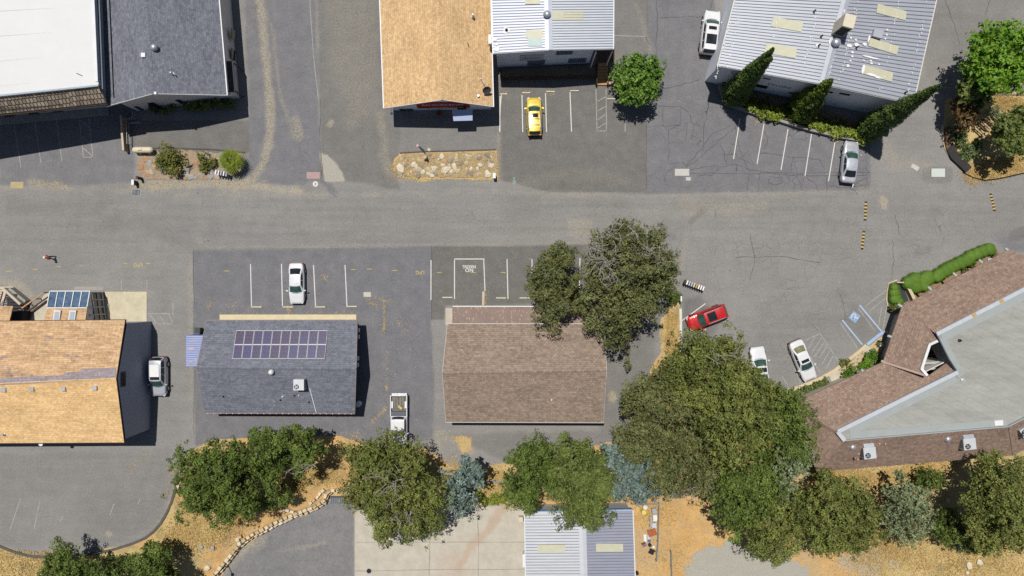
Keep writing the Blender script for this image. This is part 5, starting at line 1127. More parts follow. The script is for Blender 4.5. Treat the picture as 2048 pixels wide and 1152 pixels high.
def sub(x, y, r, top, n, seed, rs=.45, sp=.72, ryf=1.0):
    """break one crown outline into n overlapping lobes for an uneven edge"""
    q = random.Random(seed); out = [(x, y, r * .62, top, ryf)]
    for k in range(n):
        a = 6.283 * k / n + q.uniform(-.3, .3); rr = r * rs * q.uniform(.75, 1.2); d = r * sp * q.uniform(.85, 1.1)
        out.append((x + math.cos(a) * d, y + math.sin(a) * d * ryf, rr, top * q.uniform(.56, 1.0)))
    return out
BANK = 'oaks along the southern bank'
# lower left
tree('oak_tree', 'dark green oak nearest the curved kerb at the end of the bank', sub(440, 955, 78, 8.0, 8, 1) + [(402, 1000, 36, 5.5), (455, 1012, 34, 6), (505, 990, 30, 5), (535, 1005, 20, 3)], L_OAKD, (452, 950), BANK, seed=1)
tree('oak_tree', 'dark green middle oak behind the solar roofed building', sub(530, 905, 50, 7.5, 6, 2) + [(545, 950, 30, 6), (560, 990, 26, 3.5)], L_OAKD, (535, 910), BANK, seed=2)
tree('oak_tree', 'dark green oak with a pale bare branch behind the solar roof', sub(602, 898, 50, 8, 7, 3) + [(570, 878, 24, 7)], L_OAKD, (605, 900), BANK, seed=3, dead=[(622, 920, 4, 7.4)])
# bottom left edge
tree('oak_tree', 'dark oak below the curved kerb beside the straw slope', sub(140, 1145, 52, 5.5, 7, 4) + [(100, 1150, 26, 4)], L_OAKD, (150, 1140), BANK, seed=4)
tree('oak_tree', 'small dark oak squeezed between two oaks below the kerb', sub(210, 1148, 42, 5.0, 6, 5), L_OAKD, (215, 1140), BANK, seed=5)
tree('oak_tree', 'rounded oak over the red soil at the kerb foot', sub(305, 1140, 52, 6.0, 7, 6), L_OAKD, (305, 1135), BANK, seed=6)
# above the retaining wall and concrete yard
tree('oak_tree', 'big oak with grey dead twigs overhanging the concrete yard', sub(775, 955, 82, 9, 9, 7) + [(830, 925, 40, 8.5), (740, 1010, 30, 7), (775, 1050, 34, 6), (830, 1045, 48, 7), (872, 1040, 30, 6), (768, 1075, 16, 4.5), (862, 985, 40, 7.5), (725, 905, 34, 7)], L_OAK, (790, 960), BANK, seed=7, dead=[(775, 960, 8, 8.6), (790, 985, 7, 8.4), (812, 1050, 6, 6.8)], gap=.12)
tree('cedar_tree', 'slim blue green cedar beside the fence rail on the bank', [(938, 935, 26, 8.5), (925, 960, 30, 7), (905, 985, 28, 5.5), (950, 960, 20, 6.5), (890, 1000, 20, 4), (930, 1000, 28, 4.5), (918, 1022, 18, 3), (932, 918, 12, 9)], L_CEDAR, (925, 965), 'blue cedars on the bank', seed=8, leaf=.16, clump=.5, gap=.25)
tree('oak_tree', 'dense olive green oak shading the shed roof on its darker side', sub(1062, 945, 56, 8, 8, 9) + [(1035, 990, 26, 6), (1060, 1005, 26, 6), (1075, 900, 28, 7.5)], L_OAKD, (1066, 945), BANK, seed=9)
tree('oak_tree', 'lighter green oak leaning over the metal shed roof', sub(1160, 950, 64, 8.5, 9, 10) + [(1150, 1020, 36, 7.5), (1195, 1020, 30, 7), (1130, 895, 28, 8), (1170, 1040, 22, 6), (1205, 965, 28, 7)], L_LIME, (1150, 950), BANK, seed=10)
tree('cedar_tree', 'wide blue grey cedar between two oak crowns above the yard fence', [(1225, 905, 20, 7.5), (1245, 930, 28, 7), (1275, 945, 38, 6.5), (1250, 965, 30, 5.5), (1295, 965, 28, 5), (1240, 985, 20, 4), (1280, 985, 26, 4), (1210, 890, 12, 8), (1312, 980, 16, 3.5)], L_CEDAR, (1255, 945), 'blue cedars on the bank', seed=11, leaf=.16, clump=.48, gap=.2)
# the big central grove
GR = 'oaks of the grove beside the car park'
tree('oak_tree', 'tall green oak whose crown reaches over the white coupe', sub(1420, 745, 78, 11, 9, 12) + [(1400, 695, 34, 9.5), (1480, 770, 56, 10), (1515, 790, 40, 8.5), (1540, 830, 34, 8), (1345, 740, 36, 8.5), (1535, 780, 18, 6)], L_OAK, (1420, 750), GR, seed=12, dead=[(1440, 720, 6, 10.6)])
tree('oak_tree', 'wide olive oak by the brown building yard', sub(1320, 825, 74, 10, 9, 13) + [(1270, 800, 28, 7.5), (1255, 880, 36, 7.5), (1290, 880, 40, 8), (1260, 810, 26, 7)], L_OAKO, (1320, 825), GR, seed=13, gap=.1)
tree('oak_tree', 'dense green oak in the heart of the grove', sub(1465, 845, 80, 12, 9, 14), L_OAK, (1460, 840), GR, seed=14)
tree('oak_tree', 'dark green oak touching the clinic roof corner', sub(1550, 860, 66, 10.5, 9, 15) + [(1590, 900, 34, 8.5), (1570, 800, 30, 8)], L_OAKD, (1545, 850), GR, seed=15)
tree('oak_tree', 'yellowing olive oak with bare twigs on the grove side of the red soil', sub(1370, 920, 66, 8, 9, 16) + [(1320, 935, 34, 6.5), (1350, 975, 26, 5), (1415, 950, 40, 7)], L_OAKO, (1375, 915), GR, seed=16, gap=.22, dead=[(1340, 970, 7, 5.5), (1395, 970, 8, 6), (1310, 965, 6, 4.5)])
tree('oak_tree', 'deep green oak above the grey gravel patch', sub(1490, 1000, 72, 9.5, 9, 17) + [(1460, 960, 34, 8.5), (1520, 950, 40, 9)], L_OAKD, (1490, 995), GR, seed=17)
tree('oak_tree', 'green oak spreading furthest down over the gravel patch', sub(1545, 1065, 56, 8.5, 8, 18) + [(1520, 1100, 24, 6)], L_OAK, (1540, 1050), GR, seed=18)
tree('oak_tree', 'round olive green oak standing clear below the clinic roof', sub(1665, 1030, 74, 9, 10, 19) + [(1610, 1010, 36, 8), (1720, 1010, 26, 7), (1640, 1085, 30, 7)], L_OAK, (1660, 1020), GR, seed=19)
tree('grey_pine_tree', 'grey green pine wedged between grove and clinic roof', [(1580, 930, 32, 9), (1555, 955, 28, 8), (1600, 905, 26, 8.5), (1570, 970, 26, 7), (1610, 935, 16, 7)], L_GREYG, (1580, 935), seed=20, leaf=.17, clump=.45, gap=.15)
tree('sapling', 'small loose sapling growing at the clinic wall corner', [(1645, 940, 16, 3.5), (1655, 955, 14, 3), (1635, 955, 10, 2.5)], L_OAK, (1645, 948), seed=21, clump=.35, leaf=.12, r0=.07, gap=.2)
# lower right
tree('feathery_tree', 'feathery grey green tree alone on the straw slope', [(1800, 980, 28, 6.5), (1825, 1000, 32, 6.5), (1800, 1030, 34, 6), (1835, 1040, 30, 5.5), (1780, 1045, 26, 5), (1815, 1065, 28, 4.5), (1845, 1010, 24, 5.5), (1795, 950, 14, 5), (1770, 1020, 18, 4.5)], L_GREYG, (1812, 1015), seed=22, clump=.42, gap=.3, leaf=.15)
tree('bush', 'leafy dark green bush below the clinic eaves', [(1850, 955, 24, 3), (1878, 958, 18, 2.6), (1840, 970, 14, 2)], L_OAKD, (1858, 958), cat='bush', seed=23, clump=.4, r0=.08)
tree('oak_tree', 'huge dark oak at the straw slope beside the clinic end', sub(2005, 1010, 72, 10, 9, 24) + [(1955, 1000, 36, 8), (1970, 950, 36, 8.5), (2030, 950, 40, 9), (1940, 1045, 26, 6), (1985, 1075, 34, 7), (2040, 1060, 40, 8), (1975, 925, 24, 7)], L_OAK, (2000, 1000), BANK, seed=24)
tree('oak_tree', 'low shaded oak under the huge oak of the straw slope', [(1905, 1060, 34, 4), (1890, 1035, 26, 3.5), (1935, 1075, 28, 4), (1960, 1085, 24, 4), (1880, 1060, 20, 3)], L_OAKD, (1910, 1055), BANK, seed=25, clump=.45, r0=.12)
# over the middle parking bays
MD = 'oaks over the middle parking bays'
tree('oak_tree', 'olive oak over the parking bays beside the brown porch roof', sub(1110, 560, 52, 8.5, 9, 26, ryf=1.25) + [(1120, 510, 30, 7.5), (1100, 620, 34, 8), (1085, 585, 24, 7.5), (1150, 620, 16, 5)], L_OAKO, (1120, 570), MD, seed=26, gap=.08)
tree('oak_tree', 'largest olive oak with bare grey twigs rising beside the road', sub(1255, 540, 84, 11, 11, 27) + [(1240, 460, 30, 10), (1300, 490, 36, 10), (1330, 530, 30, 8.5), (1200, 480, 26, 8.5), (1182, 555, 22, 7), (1240, 620, 50, 9.5), (1190, 630, 34, 8), (1290, 610, 40, 8.5), (1220, 670, 34, 7.5), (1250, 650, 30, 8), (1165, 600, 22, 6.5)], L_OAKO, (1240, 575), MD, seed=27, gap=.3, twig=3, dead=[(1205, 520, 14, 10.2), (1192, 508, 12, 9.8), (1220, 478, 10, 10.2), (1215, 548, 12, 10), (1310, 500, 9, 10), (1175, 490, 9, 9.2), (1335, 515, 8, 9), (1260, 450, 7, 10)])
tree('leaning_sapling', 'thin leaning sapling with pale trunk in the shaded yard', [(1255, 700, 6, 3.0), (1256, 735, 8, 2.2), (1254, 720, 6, 2.6)], L_OAKO, (1253, 668), seed=28, clump=.25, leaf=.1, r0=.07, gap=.2)
# upper side
tree('street_tree', 'round fresh green tree shading the bays next to the wooden stair', sub(1274, 156, 44, 5.5, 9, 29) + [(1270, 192, 26, 4.8), (1300, 140, 24, 5), (1256, 172, 26, 4.8), (1290, 180, 24, 4.8)], leafm('fresh_green_leaves', A(72, 109, 31), A(153, 189, 85)), (1262, 172), seed=29, leaf=.17, clump=.4)
tree('maple_tree', 'bright green maple overhanging the island edge', sub(1995, 118, 62, 9, 10, 30) + [(1960, 100, 30, 8), (2040, 90, 34, 8.5), (2020, 160, 34, 8), (1975, 150, 28, 8)], L_MAPLE, (1975, 145), seed=30, leaf=.2, clump=.5)
tree('magnolia_tree', 'olive leafy tree tucked under the bright maple', sub(1950, 178, 38, 6, 8, 31), L_LIME, (1940, 190), seed=31, leaf=.2, clump=.45)
tree('plum_tree', 'small reddish brown tree at the island corner', [(1918, 215, 20, 4.2), (1930, 240, 24, 4), (1935, 225, 20, 4.2), (1908, 205, 12, 3.5)], L_RED, (1922, 232), seed=32, leaf=.15, clump=.35, r0=.1)
tree('laurel_tree', 'glossy green tree beside the island benches', sub(2024, 262, 40, 6, 8, 33) + [(2048, 235, 26, 5.5), (2040, 292, 26, 5)], L_LIME, (2015, 262), seed=33, leaf=.19, clump=.42)
def shrub(name, label, lobes, m, base, seed, leaf=.11, clump=.28, group=None, cat='shrub', r0=.05, **kw): return tree(name, label, lobes, m, base, group, cat, leaf, kw.pop('dens', 1.0), clump, seed, r0, flat=.8, **kw)
shrub('rose_bush', 'flowering bush with pale blossoms in the rock bed', [(338, 308, 18, 1.9), (354, 318, 18, 1.8), (334, 328, 19, 1.7), (348, 336, 17, 1.5), (323, 320, 13, 1.3)], L_ROSE, (342, 325), 40, gap=.15)
shrub('rock_rose', 'low olive shrub in the rock bed beside the fan palm', [(407, 322, 12, 1.1), (418, 330, 12, 1.1), (405, 335, 10, 1), (424, 320, 9, .9), (398, 310, 6, .8)], L_ROSE, (412, 328), 41, gap=.2)
shrub('juniper_mat', 'grey green juniper mat at the curved dark kerb', [(1910, 268, 14, .6), (1922, 275, 14, .6), (1930, 265, 12, .6), (1918, 285, 10, .5)], L_GC, (1918, 272), 42, cat='ground cover'); shrub('juniper_mat', 'larger green juniper mat nearer the straw lawn', [(1925, 300, 15, .6), (1942, 298, 16, .6), (1955, 290, 12, .6), (1935, 312, 12, .5), (1950, 308, 10, .5)], L_GC, (1940, 302), 43, cat='ground cover'); shrub('sage_bush', 'pale grey sage bush next to the benches', [(1988, 225, 12, 1), (1975, 222, 8, .8), (1998, 232, 9, .9)], L_GREYG, (1985, 226), 44, gap=.2)
shrub('bush', 'dark bush around a white post at the car park corner', [(1348, 600, 14, 1.2), (1356, 590, 8, .9), (1342, 592, 9, 1)], L_OAKD, (1350, 600), 45, cat='bush')
# shrubs along the clinic
for i, (x, y, r, h, lb) in enumerate(((1697, 746, 13, 1.3, 'clipped round bush beside the pale doorway path'), (1731, 728, 13, 1.2, 'bright green bush at the clinic eaves corner'), (1742, 712, 12, 1.1, 'spreading green bush beside the pebble strip'), (1752, 720, 8, 1, 'small bush under the rafter tail at the corner'), (1689, 726, 9, .6, 'low flat shrub on the pebble strip'), (1759, 688, 6, .6, 'tuft of leaves around the small round lamp'), (1788, 612, 10, .9, 'variegated shrub between hedge tip and clinic corner'))):
    shrub('clinic_shrub', lb, [(x, y, r, h), (x + r * .5, y - r * .3, r * .6, h * .85), (x - r * .5, y + r * .3, r * .55, h * .8)], L_HEDGE if i in (0, 2, 3) else L_MAPLE if i == 1 else L_ROSE, (x, y), 50 + i, clump=.2, leaf=.09)
ORD = ('first', 'second', 'third', 'fourth', 'fifth', 'sixth', 'seventh', 'eighth', 'ninth', 'tenth')
for i, (x, y) in enumerate(sorted(((1850, 565), (1865, 560), (1880, 556), (1893, 548), (1825, 583), (1838, 578), (1930, 538), (1945, 528), (1965, 510), (1985, 506)))):
    shrub('bed_shrub', '%s low shrub from the sunken entry between hedge and clinic wall' % ORD[i], [(x, y, 6, .6), (x + 4, y - 3, 4, .5), (x - 3, y + 2, 4, .5)], (L_ROSE, L_OAKD, L_HEDGE)[i % 3], (x, y), 70 + i, 0.09, .16, 'shrubs between hedge and clinic wall')
shrub('ivy_strip', 'strip of leafy ground cover along the pale kerb below the clinic eaves', [(1590 + i * 10, 788 - i * 4.2, 8, .5) for i in range(7)], L_LIME, (1610, 780), 85, leaf=.1, clump=.2, cat='ground cover')
shrub('front_shrub', 'shaded mass of shrubs below the dark grey gable wall', [(375 + i * 12, 215 - i * 1.2, 11, 1.4 if i < 6 else 1.0) for i in range(8)] + [(310, 218, 10, 1), (330, 222, 10, 1), (345, 215, 10, 1.2)], L_LIME, (400, 216), 86, clump=.3, leaf=.13)
shrub('bank_shrub', 'yellow green shrub strip on the bank edge of the concrete yard', [(985, 1000, 12, 1), (1000, 997, 12, 1), (1015, 993, 10, 1), (970, 1000, 10, 1.2), (960, 990, 10, 1.5)], L_JUN, (985, 998), 87, zb=-1.2)
shrub('dry_bush', 'dry straw coloured bush above the stone retaining wall', [(600, 968, 16, 1), (585, 975, 12, .8), (618, 962, 12, .9), (640, 950, 12, .8)], leafm('dry_bush_leaves', A(150, 126, 70), A(206, 178, 112)), (605, 968), 88, gap=.3, zb=-.4)
# bed plants in the shade of the workshop and junipers spilling over its wall
JG = 'yellow green junipers hanging over the workshop planter wall'
def spill(label, pts, seed, h=1.1):
    lob = []
    for (x, y, r) in pts: lob.append((x, y, r, h))
    shrub('spilling_juniper', label, lob, L_JUN, pts[len(pts) // 2][:2], seed, .13, .26, JG, 'juniper', low=-.6)
spill('yellow green juniper spilling over the planter wall between two cypresses', [(1500, 214, 7), (1510, 219, 10), (1522, 224, 12), (1535, 226, 13), (1548, 227, 13), (1558, 230, 12), (1553, 238, 9), (1540, 234, 9)], 90)
spill('long yellow green juniper draping over the middle of the planter wall', [(1612, 245, 8), (1625, 250, 11), (1638, 254, 12), (1652, 258, 12), (1666, 262, 12), (1678, 266, 10)], 91)
spill('yellow green juniper touching the bonnet of the silver sedan', [(1688, 266, 10), (1700, 268, 11), (1712, 268, 12), (1718, 276, 9), (1723, 284, 7)], 92)
shrub('shade_planting', 'dark low planting filling the bed under the workshop wall', [(1470 + i * 18, 196 + i * 4.7, 13, .7) for i in range(14)], L_OAKD, (1590, 225), 93, clump=.35, leaf=.14)
def cypress(label, base, tip, rb, seed, twin=None, m=L_CYP, bush=1.0):
    rng = np.random.default_rng(seed); bp = G(*base); ra = math.hypot(base[0] - 1024, base[1] - 576); rt = math.hypot(tip[0] - 1024, tip[1] - 576); h = CH * (1 - ra / rt)
    tp = P0(*tip, h); root = thing('cypress_tree', label, 'cypress', bp, 'tall cypresses along the workshop wall')
    C, N, S, L = [], [], [], []
    for (t0, t1, p0, p1, r) in [(0, 1, bp, tp, rb)] + ([(.35, twin[1], bp, P0(*twin[0], h * twin[1]), rb * .75)] if twin else []):
        nc = int(330 * h * r * bush / 8); t = t0 + (t1 - t0) * rng.random(nc) ** 1.25; prof = r * np.clip(1.25 * (1 - t) ** .82 * np.clip(.6 + t * 3.2, 0, 1), .025, 2)
        a = rng.random(nc) * 6.283; jr = prof * rng.uniform(.72, 1.08, nc)
        ax = np.array(p0)[None] + (np.array(p1) - np.array(p0))[None] * (t / max(t1, .01))[:, None]; ax[:, 2] = bp.z + h * t
        cc = ax + np.stack([np.cos(a) * jr, np.sin(a) * jr, np.zeros(nc)], 1); cr = .16 + .2 * (1 - t)
        per = 26; idx = np.repeat(np.arange(nc), per); m_ = len(idx); e = unit(m_, rng, .2) * (cr[idx] * rng.random(m_) ** .4)[:, None] * np.array([1, 1, 1.9])
        c = cc[idx] + e; out = np.stack([np.cos(a), np.sin(a), np.full(nc, .35)], 1)[idx]; nn = out + unit(m_, rng) * .7; nn /= np.linalg.norm(nn, axis=1, keepdims=True)
        C.append(c); N.append(nn); S.append(rng.uniform(.06, .13, m_)); L.append(np.clip(.4 + rng.normal(0, .15, nc)[idx] + rng.normal(0, .14, m_), 0, 1))
    C, N, S, L = map(np.concatenate, (C, N, S, L)); me = leaf_mesh('crown', C - np.array(bp), N, S, L, rng); link_mesh('crown', me, m, root)
    b = MB(); b.tube([bp - Vector((0, 0, .1)), bp.lerp(tp, .5), tp - Vector((0, 0, .5))], [.22, .12, .02], 8); b.build('trunk', M_BARK, root)
cypress('tall twin tipped cypress nearest the drive at the workshop wall', (1463, 194), (1545, 99), 1.25, 60, ((1540, 117), .93))
cypress('shorter bushy cypress in the middle of the workshop wall', (1596, 222), (1663, 160), 1.55, 61, None, leafm('bushy_cypress', A(57, 80, 26), A(153, 176, 67), trans=.12))
cypress('tallest cypress leaning past the far corner of the workshop', (1732, 262), (1879, 171), 1.35, 62)
# clipped hedge, one mound after another
HG = 'mounds of the clipped hedge in front of the clinic'
def hedge(label, path, r, h, seed):
    rng = np.random.default_rng(seed); n = len(path); bp = G(*path[n // 2]); root = thing('hedge_mound', label, 'hedge', bp, HG); C, N, S, L = [], [], [], []
    for k, (x, y, rr) in enumerate(path):
        c = G(x, y); rm = rr / 17.1; m_ = int(rm * rm * 2600); d = unit(m_, rng, .45); d = d[d[:, 2] > -.1]; rad = rng.uniform(.93, 1.02, len(d))
        p4 = np.sign(d) * np.abs(d) ** .75
        C.append(np.array(c) + p4 * np.array([rm, rm, h * .8]) * rad[:, None] + np.array([0, 0, .15])); nn = d + unit(len(d), rng) * .25; N.append(nn / np.linalg.norm(nn, axis=1, keepdims=True)); S.append(rng.uniform(.03, .055, len(d))); L.append(np.clip(.5 + rng.normal(0, .1, len(d)), 0, 1))
    C, N, S, L = map(np.concatenate, (C, N, S, L)); link_mesh('crown', leaf_mesh('crown', C - np.array(bp), N, S, L, rng), L_HEDGE, root)
    b = MB()
    for (x, y, rr) in path:
        c = G(x, y); rm = rr / 17.1 * .95; b.lathe(c, [(rm * .92, 0), (rm, h * .3), (rm * .97, h * .55), (rm * .86, h * .75), (rm * .62, h * .87), (rm * .3, h * .92), (.02, h * .93)], 18)
    o_ = b.build('inner_growth', L_HEDGE, root, True); at = o_.data.attributes.new('lv', 'FLOAT', 'POINT'); at.data.foreach_set('value', np.full(len(o_.data.vertices), .42, np.float32)); o_['kind'] = 'stuff'
hedge('clipped hedge mound at the far thin end near the road patch', [(1972, 499, 13), (1960, 503, 13), (1948, 508, 13), (1936, 513, 13)], 1, 1.0, 1)
hedge('longest clipped hedge mound before the clinic', [(1927, 521, 14), (1915, 526, 14), (1904, 531, 13)], 1, 1.0, 2)
hedge('square clipped hedge mound between longer mounds', [(1895, 536, 14), (1886, 541, 14)], 1, 1.0, 3); hedge('slightly taller clipped hedge mound beside the cleft', [(1874, 549, 14), (1868, 553, 13)], 1, 1.05, 4)
hedge('big clipped hedge mound next to the sunken opening', [(1850, 556, 16), (1840, 563, 17), (1826, 560, 16), (1814, 566, 15), (1826, 572, 16), (1843, 572, 12)], 1, 1.0, 5)
hedge('teardrop clipped hedge at the tip beside the hatched bay', [(1784, 575, 9), (1785, 586, 12), (1787, 597, 13), (1793, 603, 10)], 1, .9, 6)
# fan palm
pp = G(464, 324); palm = thing('fan_palm', 'bushy yellow green fan palm at the end of the rock bed', 'palm', pp)
MB().tube([pp - Vector((0, 0, .1)), pp + Vector((0, 0, .7)), pp + Vector((0, 0, 1.4))], [.26, .24, .2], 10).build('trunk', M_DARKWOOD, palm)
rng = np.random.default_rng(5); hub = P0(462, 322, 1.6)
for k in range(22):
    a = k * 2.399; el = .1 + .95 * (k / 22); L = 1.5 * (1 - .3 * (k / 22)); dirv = Vector((math.cos(a) * math.cos(el), math.sin(a) * math.cos(el), math.sin(el) * .8)); st_ = hub + dirv * L * .45
    b = MB(); b.tube([hub, st_], .02, 5); side = dirv.cross(Vector((0, 0, 1))).normalized()
    for j in range(11):
        s = (j - 5) / 5 * 1.15; d = (dirv * math.cos(s) + side * math.sin(s)).normalized(); tip = st_ + d * L * .75 - Vector((0, 0, .18 * abs(s) + .12)); w = d.cross(Vector((0, 0, 1))).normalized() * .045; md = st_.lerp(tip, .5) + Vector((0, 0, .04))
        b.face([st_, md + w, tip, md - w])
    o = b.build('frond', L_PALM, palm); at = o.data.attributes.new('lv', 'FLOAT', 'POINT'); at.data.foreach_set('value', np.clip(rng.normal(.55, .2) + rng.normal(0, .1, len(o.data.vertices)), 0, 1).astype(np.float32))
# loose leaf litter and straw (nobody could count it)
def litter(name, label, areas, m, seed, size=(.04, .1), z=.01):
    rng = np.random.default_rng(seed); C = []
    for (kind, data, n, spread) in areas:
        n = int(n * (.6 if name == 'leaf_litter' else 1))
        if kind == 'line':
            seg = [(a, b) for a, b in zip(data[:-1], data[1:])]
            for _ in range(n):
                (ax, ay), (bx, by) = seg[rng.integers(len(seg))]; t = rng.random(); C.append((ax + (bx - ax) * t + rng.normal(0, spread), ay + (by - ay) * t + rng.normal(0, spread)))
        else:
            x0, y0, x1, y1 = data
            for _ in range(n): C.append((rng.uniform(x0, x1), rng.uniform(y0, y1)))
    C = np.array(C); zz = zg(C[:, 0], C[:, 1]); k = (CH - zz) / FP
    P = np.stack([(C[:, 0] - 1024) * k, (576 - C[:, 1]) * k, zz + z + rng.random(len(C)) * .03], 1); N = unit(len(C), rng, 2.0)
    o = link_mesh(name, leaf_mesh(name, P, N, rng.uniform(*size, len(C)), np.clip(rng.normal(.5, .25, len(C)), 0, 1), rng), m); tag(o, label, 'leaves', kind='stuff')
M_LIT = leafm('dry_leaf_litter', A(190, 160, 110), A(222, 198, 150), trans=.1)
litter('leaf_litter', 'dry tan leaves blown along pavement cracks and kerbs', [('line', [(768, 600), (769, 640), (767, 665)], 420, 1.6), ('line', [(745, 590), (768, 600), (795, 602)], 120, 2.5), ('line', [(735, 605), (755, 610)], 130, 3), ('line', [(772, 770), (774, 780)], 90, 2), ('line', [(773, 815), (760, 828), (742, 848)], 260, 2.2), ('line', [(773, 700), (775, 760)], 50, 2),
    ('line', [(440, 628), (500, 627), (577, 628), (640, 626), (712, 627)], 420, 2.0), ('line', [(577, 612), (578, 628)], 120, 2), ('line', [(800, 640), (810, 660), (790, 700)], 90, 6), ('line', [(415, 612), (422, 606)], 110, 4), ('line', [(650, 552), (652, 556)], 70, 3.5), ('line', [(460, 620), (470, 605)], 60, 5), ('line', [(970, 585), (971, 610)], 110, 2), ('line', [(1045, 188), (1060, 186)], 70, 3.5), ('line', [(1092, 186), (1110, 186)], 70, 3), ('line', [(1000, 184), (1012, 188)], 90, 4),
    ('line', [(1505, 240), (1530, 247)], 120, 4), ('line', [(1670, 276), (1674, 280)], 130, 4), ('line', [(260, 372), (330, 370), (420, 364), (500, 368)], 700, 4), ('line', [(790, 358), (900, 362), (996, 360)], 350, 3), ('line', [(996, 300), (997, 358)], 220, 2.5), ('line', [(880, 872), (930, 885), (945, 905)], 300, 8), ('line', [(690, 880), (720, 872), (640, 868)], 300, 6), ('box', (390, 520, 860, 860), 420, 0), ('box', (870, 500, 1100, 610), 160, 0), ('line', [(1640, 765), (1690, 735), (1745, 690)], 300, 2.5), ('line', [(300, 905), (270, 930), (255, 945)], 160, 5), ('line', [(60, 367), (140, 372)], 200, 4), ('line', [(1225, 780), (1220, 800)], 60, 4)], M_LIT, 3, (.035, .085))
M_STRAW = leafm('straw', A(170, 138, 80), A(226, 196, 128), trans=.15)
litter('dry_grass', 'straw coloured dry grass over the bank and slopes', [('box', (0, 1100, 130, 1200), 3500, 0), ('line', [(360, 960), (400, 1040), (330, 1090), (430, 1070), (480, 1030)], 6000, 16), ('line', [(580, 960), (680, 940)], 2500, 14), ('line', [(700, 900), (905, 940), (960, 980), (1010, 950)], 4500, 14), ('line', [(1345, 630), (1342, 700)], 2200, 7), ('line', [(1640, 950), (1750, 960), (1900, 930)], 5000, 12), ('line', [(1750, 1000), (1760, 1080), (1900, 1120), (2040, 1130)], 9000, 30), ('line', [(1940, 350), (2040, 325)], 4500, 10), ('line', [(1990, 200), (2048, 215)], 2500, 8), ('line', [(1290, 1000), (1330, 1060), (1340, 1140)], 3000, 20), ('line', [(1700, 1120), (1800, 1100)], 2500, 22), ('line', [(790, 340), (860, 330), (985, 330)], 1500, 10)], M_STRAW, 4, (.05, .13), .03)
